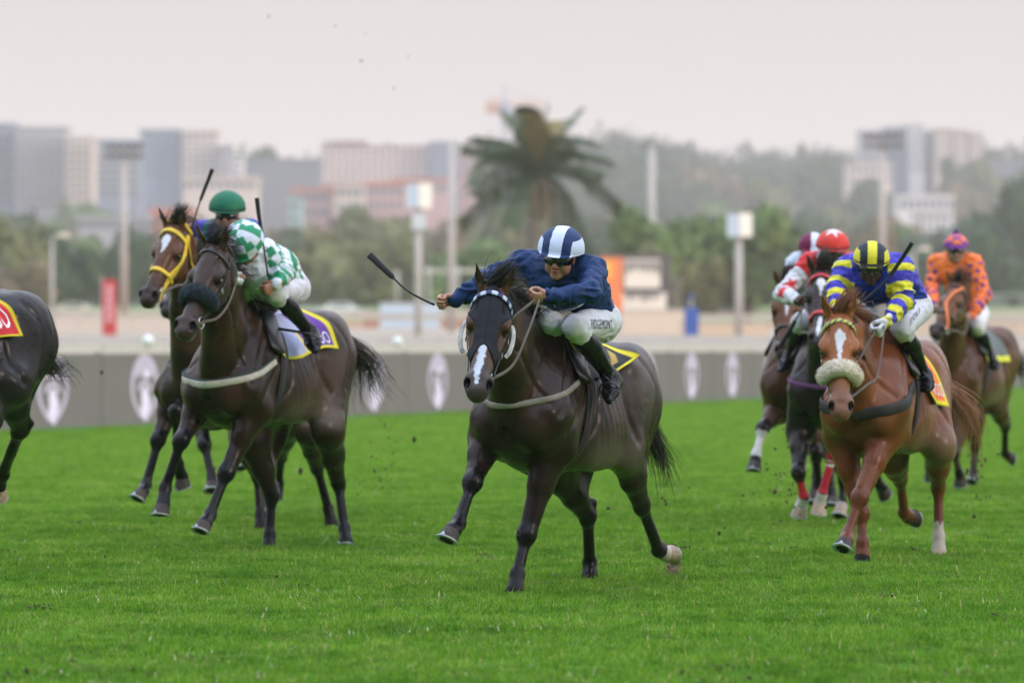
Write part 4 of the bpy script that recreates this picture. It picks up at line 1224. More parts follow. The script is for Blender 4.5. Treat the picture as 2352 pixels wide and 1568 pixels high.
def silkB(V, x):
    C = tint(V, WHITE); g = (.025, .25, .12)
    arm, par = arm_any(V, x)
    q = V - x['chest']
    for s in 'RL':
        t, d = armpar(V, x, s)
        P = x['P']; ax = nrm(P['el' + s] - P['sh' + s]); r = V - P['sh' + s]
        e1 = nrm(np.cross(ax, (0, 0, 1.0))); e2 = np.cross(ax, e1)
        ang = np.arctan2(r @ e1, r @ e2)
        ck = (np.floor(t / .060) + np.floor(ang / (math.pi / 4) + 40)) % 2 < 1
        C[(arm > 0) & ck & (d < .1)] = g
    tq = q @ x['ax']; lq = q @ x['lat']
    C[(arm == 0) & ((np.floor(tq / .07 + 50) + np.floor(lq / .07 + 50)) % 2 < 1) & (tq < -.08)] = g
    return C
def capB(hv, V):
    C = tint(hv, (.62, .68, .80)); g = (.025, .27, .13)
    q = hv - np.array((-.018, 0, .03)); th = np.arctan2(q[:, 1], q[:, 0]); ph = np.arctan2(q[:, 2], np.hypot(q[:, 0], q[:, 1]))
    row = np.floor(ph / .40 + .1); nseg = np.where(row >= 3, 4, np.where(row >= 2, 8, 12))
    C[((np.floor(th / (2 * math.pi) * nseg + 40) + row) % 2) < 1] = g
    C[(np.abs(hv[:, 2] - .012) < .009) & (hv[:, 0] < .06)] = (.01, .012, .012)
    return C
def silkC(V, x):
    C = tint(V, (.055, .035, .36)); q = V - x['neck0']; l = q @ x['lat']
    C[(np.abs(l) < .135)] = (.012, .012, .03); C[(np.abs(np.abs(l) - .135) < .016)] = (.01, .10, .06)
    return C
def capC(hv, V):
    C = tint(hv, (.008, .135, .070)); C[(np.abs(hv[:, 2] - .046) < .006) & (hv[:, 0] > -.05)] = (.01, .02, .02); return C
def silkF(V, x):
    blue = (.055, .050, .42); yel = (.66, .62, .035); dk = (.008, .028, .22)
    C = tint(V, dk); arm, par = arm_any(V, x, .11)
    hoop = np.floor(par / .068 + .3) % 2
    C[(arm > 0) & (hoop < 1)] = yel; C[(arm > 0) & (hoop >= 1)] = blue
    q = V - x['chest']; l = q @ x['lat']; t = q @ x['ax']
    nb = (arm == 0)
    C[nb & (np.abs(t + .15) < .033)] = yel
    C[nb & (np.abs(np.abs(l) - .135) < .018)] = yel
    C[nb & (q @ x['u'] > .03)] = blue
    return C
def capF(hv, V):
    C = tint(hv, (.016, .022, .035)); y = hv[:, 1]; Y = (.66, .62, .035)
    C[(np.abs(y) < .030) | ((np.abs(y) > .078) & (hv[:, 2] < .11))] = Y
    C[(np.abs(hv[:, 2] - .042) < .0055) & (hv[:, 0] > -.08)] = (.012, .012, .014)
    return C
def silkG(V, x):
    C = tint(V, (.60, .62, .66)); red = (.62, .035, .035)
    for s in 'RL':
        t, d = armpar(V, x, s); P = x['P']; m = d < .12
        C[m & (t < .10) & (t > -.01)] = red
        for a, b, f in ((P['sh' + s], P['el' + s], .75), (P['el' + s], P['wr' + s], .35), (P['sh' + s], P['el' + s], .98)):
            c = a * (1 - f) + b * f; ax = nrm(b - a); e1 = nrm(np.cross(ax, x['fr'].vec(0, 1, 0))); r = V - c
            C[star(r @ ax, r @ e1, .058) & (np.abs(r @ np.cross(ax, e1)) < .2) & (np.linalg.norm(r, axis=1) < .11)] = red
    q = V - x['neck0']; C[(np.abs(q @ x['lat']) < .10) & (q @ x['ax'] < -.02)] = red
    return C
def capG(hv, V):
    C = tint(hv, (.62, .045, .032)); q = hv - np.array((.035, .0, .125))
    C[star(hv[:, 0] - .01, hv[:, 1], .075) & (hv[:, 2] > .10)] = (.62, .62, .66)
    C[(np.abs(hv[:, 2] - .045) < .006) & (hv[:, 0] > -.08)] = (.03, .015, .02); return C
def silkH(V, x):
    C = tint(V, (.58, .64, .78)); arm, par = arm_any(V, x, .11, .07); C[arm > 0] = (.16, .008, .06); return C
def capH(hv, V):
    C = tint(hv, (.15, .008, .05)); C[np.abs(hv[:, 1] - .02) < .030] = (.58, .64, .78); return C
def silkI(V, x):
    C = tint(V, (.86, .20, .045)); pu = (.13, .030, .24)
    for s in 'RL':
        t, d = armpar(V, x, s); P = x['P']; ax = nrm(P['el' + s] - P['sh' + s]); r = V - P['sh' + s]
        e1 = nrm(np.cross(ax, (0, 0, 1.0))); e2 = np.cross(ax, e1); ang = np.arctan2(r @ e1, r @ e2)
        row = np.floor(t / .075); u = (t / .075) % 1 - .5; v = (ang / (math.pi / 2.5) + .5 * (row % 2)) % 1 - .5
        C[(d < .11) & (np.abs(u) * 1.1 + np.abs(v) * 1.3 < .42) & (t > .03)] = pu
    return C
def capI(hv, V):
    C = tint(hv, (.74, .17, .06)); pu = (.16, .04, .26)
    th = np.arctan2(hv[:, 1], hv[:, 0] + .018); C[(hv[:, 2] < .065)] = pu
    C[((np.floor(th / (math.pi / 4) + 20.5) + np.floor(hv[:, 2] / .045)) % 2 < 1)] = pu
    C[(np.abs(hv[:, 1]) < .022) & (np.abs(hv[:, 2] - .09) < .02)] = (.80, .20, .05)
    C[hv[:, 2] > .148] = (.09, .02, .16); return C
def silkE(V, x): return tint(V, (.10, .03, .32))
def capE(hv, V): return tint(hv, (.5, .45, .05))

JK = {}
JK['A'] = dict(h=.0065, hh=.0035,
    label='jockey in navy silks and a navy cap with white stripes, whip arm flung out',
    head=(1286, 589, .12), size=1.05, look=(-.30, -1, -.30), up=(.06, -.30, 1), skin=(.42, .22, .15),
    shR=(1203, 608, .00), shL=(1362, 622, .02), elR=(1118, 645, .12), wrR=(1043, 690, .22), elL=(1358, 672, .24), wrL=(1258, 682, .42),
    pelvis=(1352, 728, -.42), knR=(1262, 738, .0), anR=(1290, 845, -.30), toR=(1270, 890, -.15),
    knL=(1322, 752, .04), anL=(1402, 866, -.30), toL=(1398, 920, -.16),
    handR=((-1, -.2, -.05), (-.3, -.35, .9)), handL=((-1, -.3, -.1), (-.1, -.6, .7)), hnL=1,
    silk=silkA, cap=capA, breech=(.60, .62, .66), puff=1.0, helm=1.06, zip=1)
JK['B'] = dict(h=.0075, hh=.0045,
    label='jockey in green and white checked silks, head down behind the brown horse',
    head=(562, 566, .30), look=(-.25, -.50, -.85), up=(-.25, -.85, .50), skin=(.30, .14, .08),
    shR=(548, 606, .05), shL=(612, 580, .02), elR=(530, 640, .25), wrR=(545, 640, .45), elL=(656, 622, -.02), wrL=(634, 653, .16),
    pelvis=(650, 652, -.44), knR=(560, 660, .0), anR=(590, 770, -.30), toR=(575, 815, -.15),
    knL=(630, 672, .02), anL=(711, 762, -.36), toL=(724, 806, -.26),
    handR=((-1, -.3, -.2), (0, -.5, 1)), handL=((-.75, -.4, -.5), (-.12, -.2, 1)),
    silk=silkB, cap=capB, breech=(.60, .60, .66), helm=1.16)
JK['C'] = dict(h=.009, hh=.005,
    label='jockey in a plain green cap and purple silks with a black yoke, whip raised',
    head=(521, 492, .15), look=(-.10, -1, -.20), up=(.02, -.2, 1), skin=(.36, .20, .15),
    shR=(462, 535, .05), shL=(580, 532, .02), elR=(440, 562, .15), wrR=(437, 560, .40), elL=(600, 590, .2), wrL=(560, 620, .4),
    pelvis=(545, 605, -.40), knR=(480, 650, .0), anR=(500, 760, -.3), toR=(490, 800, -.15), knL=(560, 650, 0), anL=(590, 760, -.3), toL=(590, 800, -.15),
    handR=((-.1, -1, .1), (.2, -.2, 1)), handL=((-.6, -1, -.2), (0, -.2, 1)), silk=silkC, cap=capC, helm=1.15)
JK['E'] = dict(h=.010, hh=.006,
    label='jockey in purple silks cut off by the left edge of the frame',
    head=(-130, 520, .10), look=(-.5, -1, -.2), up=(0, -.3, 1), skin=(.36, .20, .15),
    shR=(-190, 580, .05), shL=(-95, 580, .02), elR=(-230, 640, .2), wrR=(-210, 660, .42), elL=(-110, 640, .2), wrL=(-160, 660, .42),
    pelvis=(-92, 650, -.42), knR=(-190, 690, .0), anR=(-160, 800, -.3), toR=(-170, 850, -.15), knL=(-100, 700, .05), anL=(-22, 790, -.30), toL=(-12, 840, -.2),
    handR=((-.6, -1, -.2), (0, -.2, 1)), handL=((-.6, -1, -.2), (0, -.2, 1)), silk=silkE, cap=capE)
JK['F'] = dict(h=.007, hh=.004,
    label='jockey in blue and yellow hooped silks and a black and yellow striped cap',
    head=(2001, 610, .12), look=(-.05, -1, -.36), up=(.03, -.4, 1), skin=(.045, .022, .016),
    shR=(1944, 616, .02), shL=(2068, 616, .02), elR=(1922, 662, .12), wrR=(1920, 710, .34), elL=(2078, 692, .10), wrL=(2036, 738, .36),
    pelvis=(2074, 696, -.42), knR=(1990, 728, .0), anR=(2010, 840, -.30), toR=(2000, 880, -.15),
    knL=(2072, 752, .04), anL=(2122, 862, -.32), toL=(2130, 896, -.18),
    handR=((-.1, -1, -.5), (.6, -.2, .7)), handL=((-.55, -.5, -.8), (-.1, -.6, .6)), handsc=(.62, .64, .68), handr=1.15,
    silk=silkF, cap=capF, zip=1, breech=(.58, .60, .66))
JK['G'] = dict(h=.009, hh=.005,
    label='jockey in a red cap and white silks with red stars, behind the striped cap rider',
    head=(1912, 577, .15), look=(-.02, -1, -.25), up=(.03, -.25, 1), skin=(.10, .05, .035),
    shR=(1858, 606, .04), shL=(1955, 606, .02), elR=(1796, 674, .18), wrR=(1832, 690, .40), elL=(1975, 672, .15), wrL=(1948, 705, .4),
    pelvis=(1945, 690, -.42), knR=(1838, 740, .05), anR=(1815, 818, -.22), toR=(1792, 850, -.05), knL=(1950, 740, .0), anL=(1965, 830, -.3), toL=(1965, 860, -.15),
    handR=((.4, -1, -.2), (-.6, -.2, -.6)), handL=((-.4, -1, -.2), (0, -.2, 1)), silk=silkG, cap=capG, helm=1.10, gogc=(.01, .02, .05), gogm='goggle_blue')
JK['Hh'] = dict(h=.010, hh=.006,
    label='jockey in a maroon cap with a white stripe, half hidden by the red capped rider',
    head=(1866, 578, .10), look=(-.1, -1, -.30), up=(0, -.3, 1), skin=(.36, .20, .15),
    shR=(1828, 606, .04), shL=(1905, 610, .02), elR=(1808, 650, .15), wrR=(1800, 690, .38), elL=(1925, 660, .2), wrL=(1880, 690, .4),
    pelvis=(1890, 700, -.42), knR=(1830, 750, .0), anR=(1815, 815, -.28), toR=(1806, 845, -.15), knL=(1890, 760, .0), anL=(1900, 830, -.3), toL=(1900, 860, -.15),
    handR=((-.2, -1, -.3), (0, -.2, 1)), handL=((-.4, -1, -.2), (0, -.2, 1)), silk=silkH, cap=capH)
JK['I'] = dict(h=.010, hh=.006,
    label='jockey in orange silks with purple diamonds and a bobble cap, at right rear',
    head=(2196, 574, .12), look=(-.02, -1, -.15), up=(0, -.15, 1), skin=(.36, .22, .18),
    shR=(2150, 604, .02), shL=(2238, 604, .02), elR=(2138, 668, .12), wrR=(2148, 706, .36), elL=(2262, 678, .10), wrL=(2230, 728, .30),
    pelvis=(2226, 716, -.42), knR=(2165, 750, .0), anR=(2170, 830, -.30), toR=(2160, 850, -.15),
    knL=(2244, 748, .04), anL=(2275, 822, -.32), toL=(2288, 846, -.2),
    handR=((-.3, -1, -.3), (0, -.2, 1)), handL=((-.5, -.8, -.3), (0, -.2, 1)), silk=silkI, cap=capI, bobble=True)
# ------------------------------------------------------------------ tack
def resample(F, lo, hi, h):
    N = Field(lo, hi, h)
    X, Y, Z = np.meshgrid(*N.ax, indexing='ij')
    N.d = F.sample(np.stack([X, Y, Z], -1)).astype(np.float32)
    return N

def strap_mesh(F, C, D, w, t, rmax=.30, off=.003, n=60, closed=False, taper=None):
    """a strap that follows the hide: C centres, D outward directions (control points)"""
    if not closed:
        Cn = smooth_path(C, n) if len(C) > 2 else np.linspace(C[0], C[1], n)
        s = np.linspace(0, len(D) - 1, n)
        Dn = np.stack([np.interp(s, np.arange(len(D)), np.array(D)[:, k]) for k in range(3)], 1)
        s0 = np.linspace(0, len(C) - 1, n)
        Cn = np.stack([np.interp(s0, np.arange(len(C)), np.array(C)[:, k]) for k in range(3)], 1)
    else: Cn, Dn = np.array(C), np.array(D)
    P = F.cast(Cn, Dn, rmax, off)
    for _ in range(3):
        if closed: P = (np.roll(P, 1, 0) + P * 2 + np.roll(P, -1, 0)) / 4
        else: P[1:-1] = (P[:-2] + 2 * P[1:-1] + P[2:]) / 4
    Nn = Dn / np.linalg.norm(Dn, axis=1, keepdims=True)
    return ribbon(P, Nn, w, t, closed=closed, taper=taper), P, Nn

def arc_dirs(hf, a0, a1, n):
    A = np.radians(np.linspace(a0, a1, n))
    return [hf.D(0, math.sin(a), math.cos(a)) for a in A]

def text_mesh(txt, size):
    cu = bpy.data.curves.new('lettering', 'FONT'); cu.body = txt; cu.size = size; cu.resolution_u = 2
    cu.align_x = 'CENTER'; cu.align_y = 'CENTER'
    o = bpy.data.objects.new('lettering', cu); col.objects.link(o)
    dg = bpy.context.evaluated_depsgraph_get()
    me = o.evaluated_get(dg).to_mesh()
    V = np.array([v.co[:] for v in me.vertices]); F = [tuple(p.vertices) for p in me.polygons]
    o.evaluated_get(dg).to_mesh_clear()
    bpy.data.objects.remove(o); bpy.data.curves.remove(cu)
    return V, F

def bridle(hz, sp):
    F, hf, root = hz['F'], hz['hf'], hz['root']
    br = sp.get('leather', (.016, .014, .014)); w = sp.get('w', .020)
    m = pmat('bridle_%s' % sp.get('cname', 'black'), br, rough=.38, noise=.15, bump=.1)
    metal = pmat('bit_metal', (.55, .55, .55), rough=.25, metal=1.0)
    bb = empty('bridle', tuple((0, 0, 0))); bb.parent = root
    P = hf.P
    def put(name, VF, mat=m, cols=None):
        return mesh_obj(name, VF[0], VF[1], mat, bb, cols=cols)
    # browband
    n = 64
    C = [P(.050, 0, -.10)] * 2
    (V, Q), _, _ = strap_mesh(F, [P(.080, 0, -.10), P(.050, 0, -.10), P(.080, 0, -.10)], arc_dirs(hf, -98, 98, n), sp.get('bw', .024), .0055, n=n, off=.006 + sp.get('lift', 0))
    if 'brow' in sp:
        cols = sp['brow'](np.repeat(np.arange(n), 7), np.tile(np.arange(7), n), n)
        put('browband', (V, Q), vmat('browband_paint', rough=.4, bump=.1, noise=.06), cols)
    else: put('browband', (V, Q))
    (V, Q), _, _ = strap_mesh(F, [P(-.035, 0, -.10)] * 2, arc_dirs(hf, -112, 112, 40), w, .005, n=40, rmax=.128 * hf.k, off=.006); put('headpiece', (V, Q))
    for s in (-1, 1):
        y = hf.D(0, s, 0)
        (V, Q), _, _ = strap_mesh(F, [P(.0, 0, -.095), P(.15, 0, -.125), P(.30, 0, -.13), P(.47, 0, -.105)], [y, y, y, y], w, .005, n=40, off=.004 + sp.get('lift', 0))
        put('cheek_strap', (V, Q))
        (V, Q), _, _ = strap_mesh(F, [P(.0, 0, -.10), P(.06, 0, -.13), P(.10, 0, -.14), P(.12, 0, -.14)], [y, hf.D(0, s, -.35), hf.D(0, s, -1.3), hf.D(0, .02 * s, -1)], w * .8, .005, n=30, off=.006)
        put('throat_strap', (V, Q))
        if sp.get('double'):
            (V, Q), _, _ = strap_mesh(F, [P(.02, 0, -.075), P(.15, 0, -.105), P(.30, 0, -.105), P(.40, 0, -.085)], [y] * 4, w * .8, .005, n=40, off=.004)
            put('cheek_strap', (V, Q))
        # bit ring with a buckle
        c = hf.P(.495, s * .062, -.108); c = F.cast(c - y * .02, y, .12, .006)[0]
        mb = MB(); mb.tube([c + .036 * hf.k * (math.cos(a) * hf.x + math.sin(a) * hf.z) for a in np.linspace(0, 2 * math.pi, 21)], .0045, 6, cap=False)
        put('bit_ring', (mb.v, mb.f), metal)
        mb = MB(); mb.tube([c, c + y * .012, hf.P(.505, s * .01, -.105)], .007, 6); put('mouthpiece', (mb.v, mb.f), sp.get('bitm', metal))
        for xx in (.24, .33):
            b0 = F.cast(P(xx, 0, -.125), y, .16, .010 + sp.get('lift', 0))[0]
            mb = MB()
            q = [b0 + (a * hf.x + b * hf.z) for a, b in ((-.013, -.013), (.013, -.013), (.013, .013), (-.013, .013), (-.013, -.013))]
            mb.tube(q, .0025, 5, cap=False); put('buckle', (mb.v, mb.f), metal)
        # rein from ring to hand
        if 'hand' in sp:
            hd = sp['hand'] if not isinstance(sp['hand'], dict) else sp['hand'][s]
            mid = c * .45 + hd * .55 + np.array((-.02, s * .05, -.10 if sp.get('slack') is None else sp['slack']))
            pp = smooth_path([c + hf.x * -.01, c * .7 + hd * .3 + np.array((0, s * .04, -.05)), mid, hd], 30)
            T = np.gradient(pp, axis=0); Nn = np.cross(T, np.array((0.2, 0, 1.0))); Nn /= np.linalg.norm(Nn, axis=1, keepdims=True)
            V, Q = ribbon(pp, Nn, .020, .005); put('rein', (V, Q), pmat('rein_rubber', sp.get('reinc', (.05, .045, .045)), rough=.7, noise=.2))
    if sp.get('nose', True):
        n = 60; D = arc_dirs(hf, -180, 180 - 6, n)
        x = sp.get('nx', .37)
        (V, Q), _, _ = strap_mesh(F, [P(x, 0, -.095)] * n, D, sp.get('nw', .028), .006, n=n, off=.005, closed=True); put('noseband', (V, Q))
    if sp.get('eight'):
        n = 40
        (V, Q), _, _ = strap_mesh(F, [P(.42, 0, -.09), P(.545, 0, -.09), P(.54, 0, -.09)], [hf.D(0, .9, -.3), hf.D(0, 1, .9), hf.D(0, .0, -1)], .020, .005, n=n, off=.005)
        for s in (-1, 1):
            (V, Q), _, _ = strap_mesh(F, [P(.40, 0, -.10), P(.55, 0, -.09), P(.54, 0, -.10)], [hf.D(0, s, .2), hf.D(0, s, -.2), hf.D(0, s * .1, -1)], .020, .005, n=n, off=.005)
            put('drop_strap', (V, Q))
            (V, Q), _, _ = strap_mesh(F, [P(.13, 0, -.10), P(.24, 0, -.10), P(.37, 0, -.10)], [hf.D(0, s, -.35), hf.D(0, s, -.1), hf.D(0, s, .35)], .018, .005, n=n, off=.005)
            put('drop_strap', (V, Q))
    if 'sheep' in sp:
        cn, cc = sp['sheep']; q = hf.k; r = .036 * q
        n = 26; D = arc_dirs(hf, -106, 106, n); Dm = np.array(D)
        Pp = F.cast(np.tile(P(.355, 0, -.09), (n, 1)), Dm, .25, .020)
        SF = Field(Pp.min(0) - .10, Pp.max(0) + .10, .0055)
        for i in range(n - 1):
            e = 1 - .25 * abs(i / (n / 2) - 1) ** 3
            SF.seg(Pp[i], Pp[i + 1], (r * 1.35 * e, r * e), (r * 1.35 * e, r * e), hf.x, k=.01)
        V, Q = SF.extract(1); g = SF.grad(V)
        V = V + g * (.004 * vnoise(V, .03) + .002 * vnoise(V, .010))[:, None]
        rng = np.random.RandomState(4)
        C = np.repeat(np.array(cc)[None], len(V), 0) * (1 + .10 * vnoise(V, .012))[:, None]
        mo = mesh_obj('sheepskin_noseband', V, Q, vmat('fleece_' + cn, rough=.95, sheen=.2, bump=.4, bscale=(170, 170, 170), noise=.10, nscale=60, spec=.1), bb, cols=C)
        idx = rng.choice(len(V), 2600); st = []
        for i in idx:
            d = nrm(g[i] + rng.normal(0, .5, 3)); st.append(np.array([V[i], V[i] + d * .006, V[i] + d * .011 + rng.normal(0, .002, 3)]))
        v_, f_ = hair_mesh(st, .0013, rng); mesh_obj('fleece', v_, f_, pmat('fleece_hair_' + cn, cc, rough=.95, noise=.12), mo)
    return bb

def breast_strap(hz, c, name, w=.05, top=.22, low=-.06, z=1.16, back=112, edge=None):
    F, T, root = hz['F'], hz['T'], hz['root']
    n = 90; A = np.radians(np.linspace(-back, back, n)); C = np.tile(T(.03, 0, z), (n, 1))
    D = np.stack([np.cos(A), np.sin(A) * .9, low + (top - low) * (np.abs(A) / A.max()) ** 1.7], 1)
    P = F.cast(C, D, .75, .004)
    for _ in range(6): P[1:-1] = (P[:-2] + 2 * P[1:-1] + P[2:]) / 4
    V, Q = ribbon(P, D, w, .006)
    o = mesh_obj('breast_strap', V, Q, pmat(name, c, rough=.6, noise=.2, bump=.15), root)
    if edge:
        P2 = P + np.array((0, 0, w * .55)); V, Q = ribbon(P2, D, .016, .007)
        mesh_obj('edging', V, Q, pmat(name + '_edge', edge, rough=.7), o)
    return o

def girth(hz, c=(.012, .012, .013), stripe=None, x=-.13):
    F, T, root = hz['F'], hz['T'], hz['root']
    n = 110; A = np.radians(np.linspace(0, 360, n, endpoint=False))
    xs = x - .13 * (.5 + .5 * np.cos(A))
    C = np.stack([T(a, 0, 1.17) for a in xs]); D = np.stack([np.zeros(n), np.sin(A), np.cos(A)], 1)
    P = F.cast(C, D, .62, .005)
    for _ in range(4): P = (np.roll(P, 1, 0) + P * 2 + np.roll(P, -1, 0)) / 4
    V, Q = ribbon(P, D, .105, .008, closed=True)
    o = mesh_obj('girth', V, Q, pmat('girth_webbing', c, rough=.75, noise=.2), root)
    V, Q = ribbon(P + D * .009, D, .028, .004, closed=True)
    mesh_obj('surcingle', V, Q, pmat('surcingle_%s' % ('a' if stripe is None else 'b'), stripe or (.03, .028, .03), rough=.5), o)
    return o

def cloth(hz, name, colf, x0=-.08, x1=-.74, lowf=None, lift=0.0, flap=None):
    """saddle cloth draped on the back; lowf(u) = half angle in degrees at u (0 front, 1 rear)"""
    F, T, root = hz['F'], hz['T'], hz['root']
    nu, nv = 60, 97
    u = np.linspace(0, 1, nu); v = np.linspace(-1, 1, nv)
    U, Vv = np.meshgrid(u, v, indexing='ij')
    half = np.radians(np.array([lowf(a) for a in u]))[:, None]
    A = Vv * half
    X = x0 + (x1 - x0) * U - .05 * np.abs(Vv)
    C = np.stack([X, X * 0, X * 0], -1)
    C[..., 2] = 1.20 + hz['zo'] + hz['sl'] * X; C *= hz['sz']
    D = np.stack([0 * A, np.sin(A), np.cos(A)], -1)
    P = F.cast(C.reshape(-1, 3), D.reshape(-1, 3), .62, .010).reshape(nu, nv, 3)
    for _ in range(5):
        P[:, 1:-1] = (P[:, :-2] + 2 * P[:, 1:-1] + P[:, 2:]) / 4; P[1:-1] = (P[:-2] + 2 * P[1:-1] + P[2:]) / 4
    wv = np.abs(Vv) ** 2
    flut = wv * (.012 + .014 * np.sin(U * 11 + Vv * 3) + .008 * np.sin(U * 23 + 1)) + lift * (U ** 3)
    P = P + D * flut[..., None]
    if flap is not None: P = flap(P, U, Vv, D)
    cols = np.zeros((nu, nv, 3)); cols[:] = colf(U, Vv)
    top = P + D * .004; V = np.concatenate([top.reshape(-1, 3), (P - D * .003).reshape(-1, 3)])
    Fc = []; N = nu * nv
    i, j = np.meshgrid(np.arange(nu - 1), np.arange(nv - 1), indexing='ij'); a = (i * nv + j).ravel()
    q1 = np.stack([a, a + nv, a + nv + 1, a + 1], 1); q2 = q1[:, ::-1] + N
    e = []
    for jj in (0, nv - 1):
        k = np.arange(nu - 1) * nv + jj; e.append(np.stack([k, k + nv, k + nv + N, k + N], 1))
    for ii in (0, nu - 1):
        k = ii * nv + np.arange(nv - 1); e.append(np.stack([k, k + 1, k + 1 + N, k + N], 1))
    Q = np.concatenate([q1, q2] + e)
    cc = np.concatenate([cols.reshape(-1, 3)] * 2)
    o = mesh_obj(name, V, Q, vmat('cloth_print', rough=.55, bump=.15, bscale=(150, 150, 150), noise=.06, spec=.3), root, cols=cc)
    def at(uu, vv, off=.008):
        fu = np.clip(uu, 0, 1) * (nu - 1); fv = (np.clip(vv, -1, 1) + 1) / 2 * (nv - 1)
        i = np.minimum(fu.astype(int), nu - 2); j = np.minimum(fv.astype(int), nv - 2); a = (fu - i)[:, None]; b = (fv - j)[:, None]
        p = (P[i, j] * (1 - a) + P[i + 1, j] * a) * (1 - b) + (P[i, j + 1] * (1 - a) + P[i + 1, j + 1] * a) * b
        d = D[i, j]
        return p + d * off
    return o, at

def cloth_text(o, at, txt, u0, u1, v0, v1, colr, name='lettering', slant=0.0):
    V, F = text_mesh(txt, 1.0)
    lo, hi = V.min(0), V.max(0)
    a = (V[:, 0] - lo[0]) / (hi[0] - lo[0]); b = (V[:, 1] - lo[1]) / (hi[1] - lo[1])
    uu = u0 + (u1 - u0) * a; vv = v0 + (v1 - v0) * b + slant * a
    mesh_obj(name, at(uu, vv), F, pmat('letter_%s' % name, colr, rough=.6, noise=.03), o, smooth=False)

def saddle(hz, jk, c=(.014, .013, .014), leather=(.02, .018, .018)):
    F, T, root = hz['F'], hz['T'], hz['root']; sz = hz['sz']
    s0 = empty('saddle'); s0.parent = root
    m = pmat('saddle_leather', c, rough=.32, noise=.2, bump=.1)
    S = Field(T(-.75, -.34, 1.05), T(.06, .34, 1.85), .010)
    Z = 1.60
    S.seg(T(-.14, 0, Z + .035), T(-.36, 0, Z - .005), (.040, .075), (.045, .12), (0, 0, 1), k=.04)
    S.seg(T(-.36, 0, Z - .005), T(-.55, 0, Z + .035), (.045, .12), (.035, .13), (0, 0, 1), k=.04)
    S.ell(T(-.13, 0, Z + .065), (.05, .05, .035), k=.03)
    for s in (-1, 1):
        S.seg(T(-.20, s * .15, Z - .05), T(-.12, s * .27, Z - .27), (.10, .022), (.085, .018), (1, 0, 0), k=.03)
    V, Q = S.extract(1)
    mesh_obj('seat', V, Q, m, s0)
    if jk is None: return
    for s, kn in ((-1, 'R'), (1, 'L')):
        A, Tt = jk['P']['an' + kn], jk['P']['to' + kn]
        c1 = A * .45 + Tt * .55 + np.array((0, 0, .055))
        a0 = T(-.24, s * .20, Z - .04)
        p0 = F.cast(T(-.22, 0, 1.3), np.array((0, s, .8)), .5, .02)[0]
        V, Q = ribbon(np.linspace(p0, c1, 12), np.tile(np.array((0.1, s, 0.1)), (12, 1)), .022, .004)
        mesh_obj('stirrup_leather', V, Q, m, s0)

def whip(hz, pts, label, grip=2, r=1.0, flapn=2, fw=.019):
    """pts: (px, py, xf) from the butt to the tip; the last flapn spans carry the padded flap"""
    fr = hz['fr']; P = [fr.J(*p) for p in pts]
    o0 = P[0]; root = empty('whip', tuple(fr.world(o0)), fr.rz)
    tag(root, label, 'whip', 'whips held by the jockeys')
    m = pmat('whip_black', (.008, .008, .009), rough=.35, noise=.2)
    q = [p - o0 for p in P]
    sp = smooth_path(q, 30) if len(q) > 2 else np.linspace(q[0], q[1], 30)
    nf = int(30 * flapn / 10)
    mb = MB(); k = 30 - nf
    mb.tube([sp[0]] + list(sp[:6]), [.004, .013, .0105, .009, .0085, .0085, .0085], 8); mb.build('grip', m, root, smooth=True)
    mb = MB(); mb.tube(list(sp[5:k + 1]), list(np.linspace(.0075, .0055, k - 4) * r), 7); mb.build('shaft', m, root, smooth=True)
    seg_ = sp[k - 1:]
    N = np.tile(np.array((1.0, 0.15, .2)), (len(seg_), 1))
    V, Q = ribbon(seg_, N, fw * 2, .008, taper=np.r_[.35, np.linspace(.8, 1.0, len(seg_) - 1)])
    nv = 7; e = [tuple(range(nv)), tuple((len(seg_) - 1) * nv + a for a in range(nv))[::-1]]
    mesh_obj('flap', V, [tuple(f) for f in Q] + e, m, root, smooth=False)
    return root

